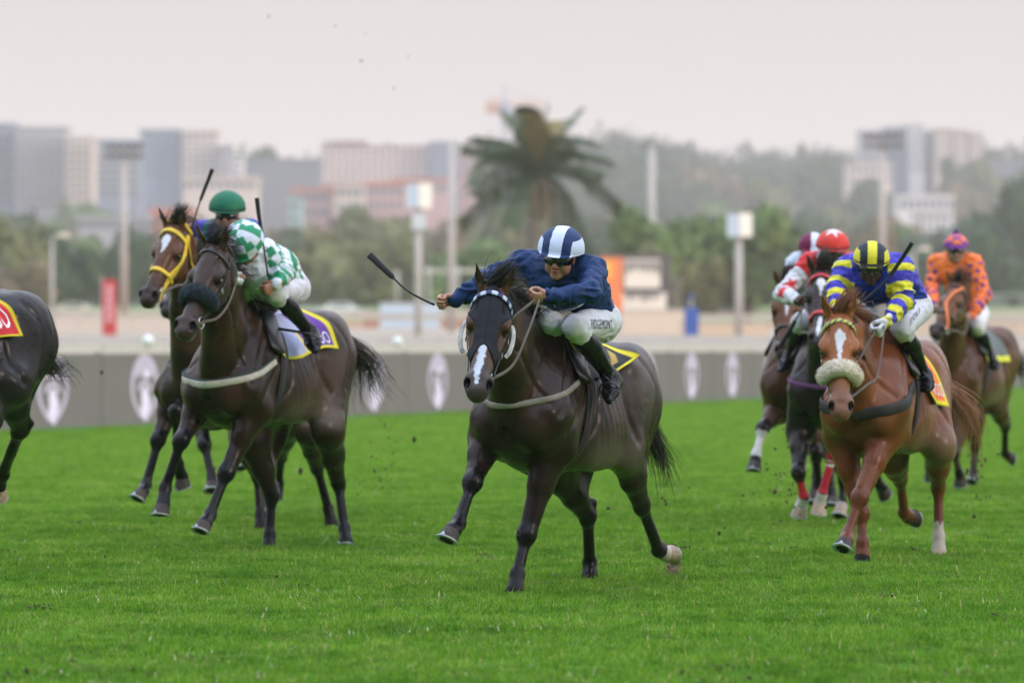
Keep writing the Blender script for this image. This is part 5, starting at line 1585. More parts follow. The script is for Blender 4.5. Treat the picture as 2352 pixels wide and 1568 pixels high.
def hood(hz, c=(.012, .014, .020)):
    F, hf, root = hz['F'], hz['hf'], hz['root']; q = hf.k
    cs = np.array([hf.P(x, y, z) for x in (-.12, .50) for y in (-.16, .16) for z in (-.32, .10)])
    N = resample(F, cs.min(0), cs.max(0), .0055)
    N.d = N.d - .006
    o, x_, y_, z_ = hf.o, hf.x, hf.y, hf.z
    def loc(X, Y, Z):
        a, b, c_ = X - o[0], Y - o[1], Z - o[2]
        return [((a * v[0] + b * v[1] + c_ * v[2]) / q).astype(np.float32) for v in (x_, y_, z_)]
    def mask(X, Y, Z):
        hx, hy, hz_ = loc(X, Y, Z)
        front = hx - (.375 + .85 * np.clip(np.abs(hy), 0, .1) ** 1.25 * (hz_ > -1)) - .05 * np.clip(-hz_ - .06, 0, .2) * 8 * 0
        front = hx - (.345 + 1.15 * np.minimum(np.sqrt(hy * hy + .0001), .11))
        back = -.065 - hx
        under = -.215 - hz_ - .0 * hx
        return (np.maximum(np.maximum(front, back), under) * q).astype(np.float32)
    N.apply(mask, cs.min(0), cs.max(0), op='and', pad=0)
    for s in (-1, 1):
        N.ell(hf.P(.240, s * .112, -.072), np.array((.105, .072, .066)) * q, hf.M, k=.006, op='sub')
        e0 = hf.P(-.005, s * .058, -.02); d = nrm(hf.D(-.35, s * .2, .6))
        N.seg(e0 + d * .012, e0 + d * .18, .042 * q, .045 * q, k=.006, op='sub')
    V, Q = N.extract(1)
    C = np.repeat(np.array(c)[None], len(V), 0)
    hv = hf.inv(V)
    C[(np.abs(hv[:, 1]) < .0035) & (hv[:, 2] > -.09)] *= .4
    V = V + N.grad(V) * (.0012 * vnoise(V, .03))[:, None]
    h = mesh_obj('hood', V, Q, vmat('hood_cloth', rough=.75, bump=.25, bscale=(300, 300, 300), noise=.1, spec=.25), root, cols=C)
    wm = pmat('eye_cup_plastic', (.38, .38, .36), rough=.4, noise=.6, nscale=25)
    for s in (-1, 1):
        pp = smooth_path([hf.P(.160, s * .116, -.085), hf.P(.190, s * .130, -.082), hf.P(.250, s * .136, -.088), hf.P(.315, s * .126, -.100), hf.P(.345, s * .108, -.106)], 18)
        Nn = np.tile(hf.D(-.15, s * .30, 1), (18, 1))
        V, Q = ribbon(pp, Nn, .024 * q, .003)
        mesh_obj('eye_cup', V, Q, wm, h)
    return h

# ------------------------------------------------------------------ build the runners and riders
R = {k: build_horse(H[k]) for k in ('A', 'B', 'C', 'D', 'E', 'F', 'G', 'Hh', 'I')}
PR = {k: build_person(JK[k], R[k]) for k in ('A', 'B', 'C', 'E', 'F', 'G', 'Hh', 'I')}

def browA(i, j, n):
    C = np.tile(np.array((.012, .020, .12)), (len(i), 1)); C[((i // 4) % 2 == 0)] = (.52, .60, .74); C[(j == 0) | (j == 4)] = (.012, .020, .12); return C
def browF(i, j, n):
    C = np.tile(np.array((.60, .56, .06)), (len(i), 1)); C[((i + j * 1) % 5 < 2)] = (.03, .05, .20); return C

pk = {k: PR[k]['P'] for k in PR}
hood(R['A'])
green = pmat('bit_guard_green', (.36, .42, .22), rough=.6)
bridle(R['A'], dict(brow=browA, bw=.030, lift=.007, nose=False, hand={1: pk['A']['wrL'] + (.07, -.02, -.02), -1: pk['A']['wrL'] + (.07, -.05, -.02)}, reinc=(.13, .105, .095), bitm=green, slack=.02))
bridle(R['B'], dict(nose=False, sheep=('black', (.018, .032, .042)), hand=pk['B']['wrR'] + (.05, .02, -.02), w=.022, slack=-.02))
bridle(R['C'], dict(leather=(.72, .50, .02), cname='yellow', w=.026, nw=.034, bw=.034, double=True, eight=True, hand=pk['C']['wrR'] + (.05, .04, -.02), reinc=(.5, .36, .03)))
bridle(R['D'], dict())
bridle(R['F'], dict(brow=browF, bw=.030, nose=False, sheep=('cream', (.68, .62, .50)), hand={1: pk['F']['wrL'] + (.06, 0, -.03), -1: pk['F']['wrL'] + (.06, -.04, -.03)}, reinc=(.03, .03, .10)))
bridle(R['G'], dict(leather=(.50, .030, .030), cname='red', w=.022, nw=.034, bw=.032, hand=pk['G']['wrR'] + (.05, .04, -.02), reinc=(.5, .12, .12)))
bridle(R['I'], dict(leather=(.016, .014, .014), hand=pk['I']['wrL'] + (.05, 0, 0)))
bridle(R['Hh'], dict(hand=pk['Hh']['wrR'] + (.05, .04, -.02)))
# orange strap over the far bay's face
hzI = R['I']; hfI = hzI['hf']
(V_, Q_), _, _ = strap_mesh(hzI['F'], [hfI.P(.03, 0, -.09), hfI.P(.15, 0, -.09), hfI.P(.27, 0, -.09), hfI.P(.36, 0, -.09), hfI.P(.50, 0, -.10)],
    [hfI.D(0, .75, .7), hfI.D(0, .25, 1), hfI.D(0, .0, 1), hfI.D(0, .35, 1), hfI.D(0, 1, .1)], .028, .007, n=50, off=.008)
mesh_obj('face_strap', V_, Q_, pmat('strap_orange', (.80, .20, .045), rough=.5), hzI['root'])

breast_strap(R['A'], (.20, .185, .15), 'strap_khaki', w=.036, z=1.20, low=-.10, top=.30)
breast_strap(R['B'], (.46, .43, .38), 'strap_cream', w=.052, z=1.14, low=-.13, top=.33, edge=(.012, .035, .035))
breast_strap(R['F'], (.012, .012, .014), 'strap_black_elastic', w=.075, z=1.12, low=-.18, top=.34)
breast_strap(R['G'], (.12, .02, .12), 'strap_purple', w=.034, z=1.14, low=-.12, top=.3)
girth(R['A'], stripe=(.045, .010, .022)); girth(R['B']); girth(R['C']); girth(R['F']); girth(R['G']); girth(R['I']); girth(R['E']); girth(R['Hh'])

YEL = (.72, .62, .02)
def colA(U, W):
    C = np.zeros(U.shape + (3,)); C[:] = (.010, .010, .012)
    C[(U < .10)] = YEL; C[(U > .05) & (U < .16)] = (.40, .02, .03); C[(U > .10) & (U < .125)] = (.5, .5, .5)
    C[(U > .955) | ((np.abs(W) > .95) & (U > .5))] = YEL
    C[(U > .66) & (U < .90) & (np.abs(W) > .3) & (np.abs(W) < .85) & (np.sin(U * 34 + W * 15) > .1)] = (.42, .30, .06)
    return C
def flapA(P, U, W, D):
    k = np.clip((U - .62) / .38, 0, 1) ** 1.3 * (W > 0) * np.clip(W, 0, 1)
    P = P + k[..., None] * np.array((-.02, .05, .035)) ; return P
cloth(R['A'], 'saddle_cloth', colA, x0=-.10, x1=-.74, lowf=lambda u: 64 - 26 * max(0, u - .3), flap=flapA)
def colB(U, W):
    C = np.zeros(U.shape + (3,)); C[:] = (.40, .44, .70)
    C[(U > .50) & (np.abs(W) > .10)] = (.12, .035, .30); C[(U > .50) & (U < .62) & (np.abs(W) < .55)] = (.42, .46, .72)
    C[(np.abs(W) > .95) | (U > .955)] = YEL; C[(np.abs(U - .50) < .02) & (np.abs(W) > .55)] = YEL
    return C
o, at = cloth(R['B'], 'saddle_cloth', colB, x0=-.10, x1=-.80, lowf=lambda u: 74 + 6 * math.sin(u * 6), lift=.02)
cloth_text(o, at, 'OLLYWOO', .53, .93, .92, .70, (.80, .80, .84), 'cloth_letters')
def colF(U, W):
    C = np.zeros(U.shape + (3,)); C[:] = (.30, .26, .36)
    C[U > .42] = (.80, .17, .030)
    C[(np.abs(W) > .95) | (U > .965)] = YEL; C[(U < .03)] = YEL
    return C
o, at = cloth(R['F'], 'saddle_cloth', colF, x0=-.06, x1=-.72, lowf=lambda u: 72 + 30 * sstep(.25, .6, u), lift=.01)
cloth_text(o, at, 'HOLLYWOOD', .42, .98, .90, .74, (.72, .70, .68), 'cloth_letters')
def colG(U, W):
    C = np.zeros(U.shape + (3,)); C[:] = (.03, .07, .30); C[(np.abs(W) > .9) | (U < .1)] = YEL; return C
cloth(R['G'], 'saddle_cloth', colG, lowf=lambda u: 68)
def colI(U, W):
    C = np.zeros(U.shape + (3,)); C[:] = (.10, .12, .11); C[(U < .12)] = (.45, .5, .5); C[(U < .06)] = (.02, .22, .05); C[(np.abs(W) > .86)] = (.6, .62, .05); C[(U > .12) & (U < .2)] = (.02, .20, .06); return C
cloth(R['I'], 'saddle_cloth', colI, lowf=lambda u: 84)
def colE(U, W):
    C = np.zeros(U.shape + (3,)); C[:] = (.55, .012, .018); C[(np.abs(W) > .965) | (U > .97)] = YEL; return C
o, at = cloth(R['E'], 'saddle_cloth', colE, x0=-.10, x1=-.76, lowf=lambda u: 62 + 12 * u, lift=.02)
cloth_text(o, at, 'HOLLYWOOD', .16, .94, .86, .42, (.72, .70, .70), 'cloth_letters')
cloth(R['C'], 'saddle_cloth', colG, lowf=lambda u: 60)
cloth(R['Hh'], 'saddle_cloth', colG, lowf=lambda u: 64)
for k in PR: saddle(R[k], PR[k])

whip(R['A'], [(1031, 717, .30), (1008, 704, .30), (985, 694, .30), (950, 676, .30), (922, 656, .30), (900, 634, .30), (874, 609, .30), (849, 585, .30)],
     'black whip with a broad flap held far out to the side by the navy rider', flapn=3.4, fw=.021)
whip(R['B'], [(621, 672, .24), (618, 650, .24), (614, 622, .24), (607, 575, .24), (600, 530, .24), (594, 490, .24), (590, 455, .24)],
     'black whip held upright in the hand of the green checked rider', flapn=4, fw=.016)
whip(R['C'], [(429, 556, .44), (440, 525, .44), (449, 495, .44), (457, 470, .44), (468, 440, .44), (479, 412, .44), (488, 388, .44)],
     'black whip raised above the yellow bridled horse, reddish near its grip', flapn=4.6, fw=.016)
whip(R['F'], [(1938, 727, .40), (1968, 703, .40), (2010, 668, .40), (2042, 636, .40), (2070, 596, .40), (2095, 557, .40)],
     'black whip held slantwise across the chest of the blue and yellow rider', flapn=4, fw=.015)
whip(R['G'], [(1850, 700, .42), (1836, 720, .42), (1815, 757, .42), (1791, 797, .42)],
     'black whip pointing down beside the red bridled horse', flapn=6, fw=.020)

# lettering on the breeches of the navy and the striped rider
def breech_text(ctx, s, txt, a0, a1, b0, b1, colr, px0, px1, fr, xf):
    V, F = text_mesh(txt, 1.0); lo, hi = V.min(0), V.max(0)
    a = (V[:, 0] - lo[0]) / (hi[0] - lo[0]); b = (V[:, 1] - lo[1]) / (hi[1] - lo[1])
    X = px0[0] + (px1[0] - px0[0]) * a; Yp = px0[1] + (px1[1] - px0[1]) * a - (b - .5) * b1
    Pn = np.array([fr.J(x, y, xf) for x, y in zip(X, Yp)])
    d = nrm(-np.array((-1.0, 0, 0)))
    vw = nrm(fr.vec(0, -1, 0))
    P = ctx['B'].cast(Pn - vw * .25, np.tile(vw, (len(Pn), 1)), .55, .006)
    mesh_obj('lettering', ctx['rel'](P), F, pmat('letter_' + txt.lower().split()[0], colr, rough=.6, noise=.03), ctx['root'], smooth=False)
breech_text(PR['A'], 'L', 'RIDGEMONT', 0, 1, 0, 22, (.02, .03, .06), (1357, 744), (1408, 745), R['A']['fr'], -.2)
breech_text(PR['F'], 'L', 'SIMON P', 0, 1, 0, 15, (.04, .04, .06), (2080, 742), (2112, 712), R['F']['fr'], -.2)
# ------------------------------------------------------------------ the racecourse and the town behind it
def W(px, py, Y):
    return np.array(((px - 1176) / FPX * Y, Y, CAM_H - (py - 800) / FPX * Y))
_ty = np.array([-400, 0, 158, 166, 200, 260, 330, 420, 520, 700, 900, 1100, 1300, 1500, 1700, 2000, 2600, 3200.])
_tz = np.array([0, 0, 0, .9, 1.65, 2.30, 3.1, 4.3, 5.8, 8.2, 12.5, 20, 33, 50, 62, 72, 80, 84.])
def ground_z(x, y):
    x = np.asarray(x, float); y = np.asarray(y, float)
    z = np.interp(y, _ty, _tz)
    far = sstep(700, 1500, y)
    und = vnoise(np.stack([x, y, y * 0], -1), 260.) * 9 + vnoise(np.stack([x, y, y * 0 + 5], -1), 90.) * 3
    side = np.interp(x / np.maximum(y, 1) * FPX, [-1176, -400, -100, 150, 400, 800, 1176], [1.0, 1.0, 1.0, 1.10, 1.02, .98, 1.0])
    pxx = x / np.maximum(y, 1) * FPX
    und = und + 5 / np.maximum(far, .2) * np.exp(-((pxx - 275) / 85) ** 2) * np.exp(-((y - 1560) / 230) ** 2) * (y > 900)
    return z * np.where(y > 700, 1 + (side - 1) * far, 1) + und * far

def ground_material():
    m, n, l, b = mat_new('ground_turf')
    geo = n.new('ShaderNodeNewGeometry'); sep = n.new('ShaderNodeSeparateXYZ'); l.new(geo.outputs['Position'], sep.inputs[0])
    def noise(sc, det=6, dist=0.0, vec=None):
        t = n.new('ShaderNodeTexNoise'); t.inputs['Scale'].default_value = sc; t.inputs['Detail'].default_value = det; t.inputs['Distortion'].default_value = dist
        l.new(vec or geo.outputs['Position'], t.inputs['Vector']); return t.outputs['Fac']
    def ramp(fac, stops):
        r = n.new('ShaderNodeValToRGB'); cr = r.color_ramp
        cr.elements[0].position, cr.elements[0].color = stops[0][0], (*stops[0][1], 1)
        cr.elements[1].position, cr.elements[1].color = stops[-1][0], (*stops[-1][1], 1)
        for p, c in stops[1:-1]:
            e = cr.elements.new(p); e.color = (*c, 1)
        l.new(fac, r.inputs[0]); return r.outputs[0]
    near = ramp(noise(.9), [(.30, (.045, .155, .010)), (.50, (.065, .205, .014)), (.68, (.095, .25, .025))])
    fine = ramp(noise(26, 8), [(.3, (.6, .6, .6)), (.7, (1.35, 1.3, 1.2))])
    mul = n.new('ShaderNodeMix'); mul.data_type = 'RGBA'; mul.blend_type = 'MULTIPLY'; mul.inputs[0].default_value = 1
    l.new(near, mul.inputs[6]); l.new(fine, mul.inputs[7])
    # distance bands of the course: sand, earth, infield, bush
    mr = n.new('ShaderNodeMapRange'); mr.inputs['From Min'].default_value = 0; mr.inputs['From Max'].default_value = 1000
    ad = n.new('ShaderNodeMath'); ad.operation = 'MULTIPLY_ADD'; ad.inputs[1].default_value = 26.0
    l.new(noise(.02, 3), ad.inputs[0]); l.new(sep.outputs['Y'], ad.inputs[2]); l.new(ad.outputs[0], mr.inputs['Value'])
    G = (.065, .20, .016); S = (.33, .27, .20); S2 = (.37, .31, .24); E = (.34, .16, .09); I = (.16, .27, .08); B = (.045, .06, .032); B2 = (.07, .06, .045)
    band = ramp(mr.outputs[0], [(0, G), (.172, G), (.178, S), (.26, S2), (.30, S), (.335, E), (.362, E), (.375, I), (.56, I), (.64, B), (1, B2)])
    gt = n.new('ShaderNodeMath'); gt.operation = 'GREATER_THAN'; gt.inputs[1].default_value = 160; l.new(sep.outputs['Y'], gt.inputs[0])
    mx = n.new('ShaderNodeMix'); mx.data_type = 'RGBA'; l.new(gt.outputs[0], mx.inputs[0]); l.new(mul.outputs[2], mx.inputs[6]); l.new(band, mx.inputs[7])
    l.new(mx.outputs[2], b.inputs['Base Color']); b.inputs['Roughness'].default_value = .9; b.inputs['Specular IOR Level'].default_value = .15
    bp = n.new('ShaderNodeBump'); bp.inputs['Strength'].default_value = .6; bp.inputs['Distance'].default_value = .03
    l.new(noise(18, 8), bp.inputs['Height']); l.new(bp.outputs[0], b.inputs['Normal'])
    return m

ys = np.unique(np.r_[np.linspace(-90, 156, 42), np.linspace(156, 172, 9), np.linspace(172, 700, 60), np.linspace(700, 3200, 110)])
xs = np.unique(np.r_[np.linspace(-1500, -300, 50), np.linspace(-300, 300, 90), np.linspace(300, 1500, 50)])
GX, GY = np.meshgrid(xs, ys, indexing='ij')
GZ = ground_z(GX, GY)
nx_, ny_ = GX.shape
ii, jj = np.meshgrid(np.arange(nx_ - 1), np.arange(ny_ - 1), indexing='ij'); a_ = (ii * ny_ + jj).ravel()
Qg = np.stack([a_, a_ + ny_, a_ + ny_ + 1, a_ + 1], 1)
gr = mesh_obj('ground', np.stack([GX, GY, GZ], -1).reshape(-1, 3), Qg, ground_material())
tag(gr, kind='structure')

# ---- the advertising fence along the course
f0 = np.array((-8.41, 73.7)); fd = np.array((15.2, 48.1)); fd = fd / np.linalg.norm(fd); fn = np.array((fd[1], -fd[0]))  # fn faces the turf
frz = math.atan2(fd[1], fd[0])
def fpt(s, off, z):
    p = f0 + fd * s + fn * off; return (p[0], p[1], z)
fence = empty('advertising_fence', fpt(20, 0, 0), frz)
tag(fence, 'long grey advertising fence with pale crests along the far side of the turf', 'fence')
def flocal(s, off, z):   # in the fence's own axes
    return np.array((s - 20, -off, z))
board_m = pmat('hoarding_grey', (.142, .136, .130), rough=.75, noise=.06, nscale=3)
rail_m = pmat('rail_white', (.47, .455, .43), rough=.5, noise=.08, nscale=2)
post_m = pmat('post_dark', (.06, .06, .06), rough=.6)
crest_m = pmat('crest_lavender', (.48, .43, .57), rough=.6, noise=.08, nscale=6)
crest_w = pmat('crest_white', (.72, .68, .88), rough=.6, noise=.05)
pw = 4.1; panel_me = None
for k in range(-6, 34):
    s0 = .15 + pw * k
    mb = MB(); mb.box((-pw / 2 + .015, -.02, .02), (pw / 2 - .015, .02, 1.265))
    if panel_me is None:
        o = mb.build('panel', board_m, fence); panel_me = o.data
    else:
        o = bpy.data.objects.new('panel', panel_me); col.objects.link(o); o.parent = fence
    o.location = flocal(s0 + pw / 2, 0, 0)
def crest_parts():
    out = MB(); n = 40
    def band(rx, rz, w0, w1, a0, a1, cz, th, yy):
        A = np.linspace(a0, a1, n)
        V = []; 
        for a in A:
            t = (a - a0) / (a1 - a0); wd = w0 + (w1 - w0) * abs(2 * t - 1)
            x, z = math.sin(a), math.cos(a)
            nar = 1.0 if z > 0 else (1 - .45 * (z * z))
            for r in (1, 1 - wd):
                V.append((rx * r * x * nar, yy, cz + rz * r * z)); V.append((rx * r * x * nar, yy - th, cz + rz * r * z))
        F = []
        for i in range(n - 1):
            b = i * 4
            F += [(b + 1, b + 3, b + 7, b + 5), (b, b + 1, b + 5, b + 4), (b + 3, b + 2, b + 6, b + 7)]
        out.add(V, F)
    band(.66, .60, .30, .16, -2.75, 2.75, .66, .006, -.022)
    band(.40, .30, .45, .45, -1.35, 1.35, .80, .006, -.022)
    band(.34, .20, .40, .40, -1.5, 1.5, .60, .006, -.022)
    w = MB()
    for (x, z, r, q) in ((.0, .50, .17, 1.1), (.10, .38, .15, 1.2), (-.06, .28, .14, 1.0), (.02, .15, .10, .8), (.05, .90, .13, .6)):
        ring = [(x + r * math.cos(a), -.030, z + r * q * math.sin(a)) for a in np.linspace(0, 2 * math.pi, 15)[:-1]]
        w.add([(x, -.034, z)] + ring, [(0, 1 + (i + 1) % 14, 1 + i) for i in range(14)])
    return out, w
co, cw = crest_parts(); cm1 = cm2 = None
for k in range(-5, 32):
    sc = 2.1 + 4.1 * k
    if cm1 is None:
        o = co.build('crest', crest_m, fence); cm1 = o.data; o2 = cw.build('crest_emblem', crest_w, o); cm2 = o2.data
    else:
        o = bpy.data.objects.new('crest', cm1); col.objects.link(o); o.parent = fence
        o2 = bpy.data.objects.new('crest_emblem', cm2); col.objects.link(o2); o2.parent = o
    o.location = flocal(sc, 0, 0)
rm = pm = None
for k in range(-6, 34):
    mb = MB(); mb.box((-pw / 2 + .04, -.05, 1.30), (pw / 2 - .04, .05, 1.42)); mb2 = MB(); mb2.box((-.035, .02, 0), (.035, .09, 1.29))
    if rm is None:
        o = mb.build('top_rail', rail_m, fence); rm = o.data; o2 = mb2.build('post', post_m, fence); pm = o2.data
    else:
        o = bpy.data.objects.new('top_rail', rm); col.objects.link(o); o.parent = fence
        o2 = bpy.data.objects.new('post', pm); col.objects.link(o2); o2.parent = fence
    o.location = flocal(.15 + pw * k + pw / 2, 0, 0); o2.location = flocal(.15 + pw * k, 0, 0)
lampw = pmat('knob_white', (.75, .78, .8), rough=.3)
kv, kf = sphere((0, 0, 0), .10, 8, 12); kme = None
for px in (330, 905):
    dy = 190 - .04286 * px; Y = 14008 / dy; s = (Y - 73.7) / fd[1]
    if kme is None: o = mesh_obj('cap_lamp', kv, kf, lampw, fence); kme = o.data
    else:
        o = bpy.data.objects.new('cap_lamp', kme); col.objects.link(o); o.parent = fence
    o.location = flocal(s, .07, 1.50)

# ---- far running rails and boards
def long_rail(label, Y, px0, px1, zt, th, step, mat, postm, slope=0.0):
    x0, x1 = (px0 - 1176) / FPX * Y, (px1 - 1176) / FPX * Y
    xm = (x0 + x1) / 2; g = float(ground_z(xm, Y))
    r = empty('running_rail', (xm, Y, g)); tag(r, label, 'rail')
    n = max(1, int((x1 - x0) / step)); st = (x1 - x0) / n
    me1 = me2 = None
    for i in range(n):
        cx = x0 + st * (i + .5) - xm
        if me1 is None:
            mb = MB(); mb.box((-st / 2 + .02, -.06, zt - th), (st / 2 - .02, .06, zt)); o = mb.build('rail', mat, r); me1 = o.data
            mb = MB(); mb.box((-.05, -.04, -.4), (.05, .04, zt - th)); o2 = mb.build('post', postm, r); me2 = o2.data
        else:
            o = bpy.data.objects.new('rail', me1); col.objects.link(o); o.parent = r
            o2 = bpy.data.objects.new('post', me2); col.objects.link(o2); o2.parent = r
        o.location = (cx, 0, 0); o2.location = (cx - st / 2, 0.0, 0)
    return r
cream = pmat('rail_cream', (.46, .41, .34), rough=.6, noise=.08)
long_rail('white running rail just behind the grey fence', 176, -300, 2700, .75, .34, 6.0, rail_m, rail_m)
long_rail('second white running rail on the far side of the sand', 262, -300, 2700, 1.05, .35, 8.0, cream, rail_m)
long_rail('thin pale rail at the edge of the infield', 345, -300, 2700, 1.0, .22, 9.0, cream, rail_m)
long_rail('pale mesh railing crossing the green infield', 470, -300, 2700, 2.0, .16, 5.0, pmat('mesh_grey', (.38, .38, .35), rough=.7), pmat('mesh_grey', (.38, .38, .35)))

def boxes(label, cat, name, base, parts, group=None, extra=None):
    r = empty(name, tuple(base)); tag(r, label, cat, group)
    for (pn, lo, hi, mat) in parts:
        mb = MB(); mb.box(lo, hi); mb.build(pn, mat, r)
    return r
def onground(px, Y):
    x = (px - 1176) / FPX * Y; return np.array((x, Y, float(ground_z(x, Y))))
def mtr(Y): return Y / FPX

# low cream wall and boards right of the leader
cw_ = pmat('wall_cream_lit', (.66, .54, .42), rough=.7); orange = pmat('board_orange', (.80, .22, .07), rough=.6); yell = pmat('board_yellow', (.85, .45, .05), rough=.6)
whiteb = pmat('board_white', (.78, .70, .58), rough=.6); darkf = pmat('frame_dark', (.10, .085, .08), rough=.8); grid_m = pmat('scaffold', (.30, .26, .22), rough=.8)
Yb = 250.0; k = mtr(Yb); b = onground(1450, Yb); zt = lambda py: CAM_H - (py - 800) * k - b[2]; xt = lambda px: (px - 1450) * k
r = empty('result_board', tuple(b)); tag(r, 'large result board with an orange panel and two cream panels behind the leading rider', 'board')
for (pn, x0, x1, y0, y1, d0, d1, mt) in (
    ('orange_panel', 1378, 1430, 592, 722, -.3, 0, orange), ('yellow_patch', 1384, 1405, 600, 640, -.34, -.3, yell),
    ('cream_panel', 1434, 1516, 596, 662, -.3, 0, whiteb), ('cream_panel', 1430, 1530, 672, 716, -.3, 0, whiteb),
    ('frame', 1372, 1542, 584, 726, 0, .25, darkf)):
    mb = MB(); mb.box((xt(x0), d0, zt(y1)), (xt(x1), d1, zt(y0))); mb.build(pn, mt, r)
rng = np.random.RandomState(8)
for row, (y0, y1) in enumerate(((600, 618), (664, 682))):
    for i in range(9):
        px = 1438 + i * 9 + rng.uniform(-2, 2); mb = MB(); mb.box((xt(px), -.36, zt(y1 + rng.uniform(-4, 10))), (xt(px + 4), -.31, zt(y0))); mb.build('bar', darkf, r)
for i in range(3):
    mb = MB(); mb.box((xt(1546 + i * 9), 0, -.3), (xt(1548 + i * 9), .1, zt(640))); mb.build('scaffold_pole', grid_m, r)
for i in range(4):
    mb = MB(); mb.box((xt(1545), -.05, zt(645 + i * 20)), (xt(1567), -.01, zt(648 + i * 20))); mb.build('scaffold_bar', grid_m, r)
for px in (1385, 1500):
    mb = MB(); mb.box((xt(px), .26, -.4), (xt(px + 8), .5, zt(600))); mb.build('leg', darkf, r)
def low_wall(label, px0, px1, y0, y1, Y, mat, name='low_wall', cat='wall'):
    b = onground((px0 + px1) / 2, Y); k = mtr(Y)
    r = empty(name, tuple(b)); tag(r, label, cat)
    h = CAM_H - (y0 - 800) * k - b[2]; w = (px1 - px0) * k
    n = max(1, int(w / 2.5)); st = w / n
    for i in range(n):
        mb = MB(); mb.box((-w / 2 + st * i + .01, -.15, -.5), (-w / 2 + st * (i + 1) - .01, .15, h)); mb.build('panel', mat, r)
    mb = MB(); mb.box((-w / 2 - .03, -.2, h + .003), (w / 2 + .03, .2, h + .09)); mb.build('coping', rail_m, r)
low_wall('low cream wall under the result board', 1425, 1572, 714, 740, 240, cw_)
low_wall('long sandy wall right of the result board', 1560, 1765, 742, 768, 228, pmat('wall_sand', (.62, .47, .33), rough=.8))
low_wall('pale sandy wall behind the orange rider', 2080, 2450, 738, 770, 232, pmat('wall_sand2', (.56, .45, .34), rough=.8))
low_wall('brick red kerb wall behind the brown horse', 835, 1150, 722, 740, 300, pmat('wall_brick', (.38, .19, .12), rough=.85))
low_wall('pale blue container wall left of the leader', 872, 1012, 698, 722, 290, pmat('container_blue', (.48, .58, .66), rough=.5), name='container', cat='container')
low_wall('pale rendered wall at far left above the fence', -60, 420, 727, 745, 255, pmat('wall_pale', (.58, .50, .42), rough=.8))
# blue padded post and red banner
bp = onground(1588, 215)
boxes('blue padded post on the course, right of the result board', 'post', 'padded_post', bp, [
    ('pad', (-.33, -.33, -.1), (.33, .33, 1.5), pmat('pad_blue', (.03, .09, .35), rough=.6)), ('pole', (-.07, -.07, 1.5), (.07, .07, 2.1), rail_m), ('cap', (-.2, -.2, 1.95), (.2, .2, 2.15), pmat('pad_navy', (.03, .06, .2)))])
bp = onground(252, 220); h = CAM_H + (800 - 642) * mtr(220) - bp[2]
rb = boxes('red upright banner with pale lettering strip, left of the bay horse', 'banner', 'banner', bp, [
    ('cloth', (-.34, -.05, .15), (.34, .0, h), pmat('banner_red', (.48, .03, .035), rough=.7)), ('pole', (-.40, -.03, -.2), (-.345, .03, h + .2), rail_m)])
for i in range(5):
    z0 = h * (.28 + .13 * i); mb = MB(); mb.box((-.16, -.06, z0), (.14, -.052, z0 + h * .09)); mb.build('pale_mark', pmat('banner_mark', (.62, .38, .40), rough=.7), rb)

# ---- lamp posts and masts
pole_m = pmat('mast_grey', (.42, .39, .36), rough=.6, noise=.1, nscale=1)
def mast(label, px, ytop, Y, r0, r1, head=None, cat='mast', name='light_mast', lean=0):
    b = onground(px, Y); k = mtr(Y); H_ = CAM_H - (ytop - 800) * k - b[2]
    r = empty(name, tuple(b)); tag(r, label, cat)
    mb = MB(); mb.tube([(0, 0, -.5), (lean * .5, 0, H_ * .5), (lean, 0, H_)], [r0, (r0 + r1) / 2, r1], 12); mb.build('pole', pole_m, r, smooth=True)
    if head == 'box':
        mb = MB(); mb.box((lean - .55, -.3, H_ - .1), (lean + .02, .3, H_ + .95)); mb.build('lamp_box', pmat('box_shaded_tone', (.50, .58, .66), rough=.25), r)  # left half: cool shade put into its colour
        mb = MB(); mb.box((lean + .025, -.32, H_ - .12), (lean + .62, .3, H_ + 1.0)); mb.build('lamp_box', pmat('box_sunlit_tone', (.92, .86, .76), rough=.22), r)  # right half of the same head: warm sunlight put into its colour
    if head == 'box2':
        mb = MB(); mb.box((lean - .30, -.25, H_ - 1.2), (lean + .30, .3, H_ - .5)); mb.build('junction_box', pmat('box_pale', (.55, .58, .58), rough=.4), r)
    if head == 'flood':
        mb = MB(); mb.box((lean - 1.4, -.08, H_ - .05), (lean + 1.4, .08, H_ + .1)); mb.build('crossbar', pole_m, r)
        for i in range(5):
            for j in range(2):
                mb = MB(); mb.box((lean - 1.3 + i * .58, -.35, H_ + .12 - j * .75), (lean - .9 + i * .58, -.08, H_ + .50 - j * .75)); mb.build('floodlight', pmat('flood_grey', (.10, .10, .11), rough=.4), r)
    if head == 'curve':
        pts = [(lean + .40 * (1 - math.cos(a)), 0, H_ + .5 * math.sin(a)) for a in np.linspace(0, 1.7, 8)]
        mb = MB(); mb.tube(pts, r1, 8); mb.build('arm', pole_m, r, smooth=True)
        mb = MB(); mb.box((pts[-1][0] - .10, -.2, pts[-1][2] - .12), (pts[-1][0] + .50, .2, pts[-1][2] + .08)); mb.build('lamp_head', pmat('lamp_glassy', (.75, .66, .55), rough=.3), r)
    return r
m1 = mast('lamp post with a box head painted half shaded, half sunlit, left of the palm', 961, 472, 205, .17, .15, 'box')
mb = MB(); H1 = CAM_H + (800 - 472) * mtr(205) - float(ground_z(0, 205)); mb.box((-.30, -.28, H1 - 1.1), (.34, .28, H1 - .35)); mb.build('junction_box', pmat('box_pale', (.55, .58, .58), rough=.4), m1)
mast('lamp post with a box head painted half shaded, half sunlit, right of the result board', 1697, 538, 212, .20, .16, 'box')
mast('tall thin white mast just left of the palm', 1037, 322, 260, .22, .17)
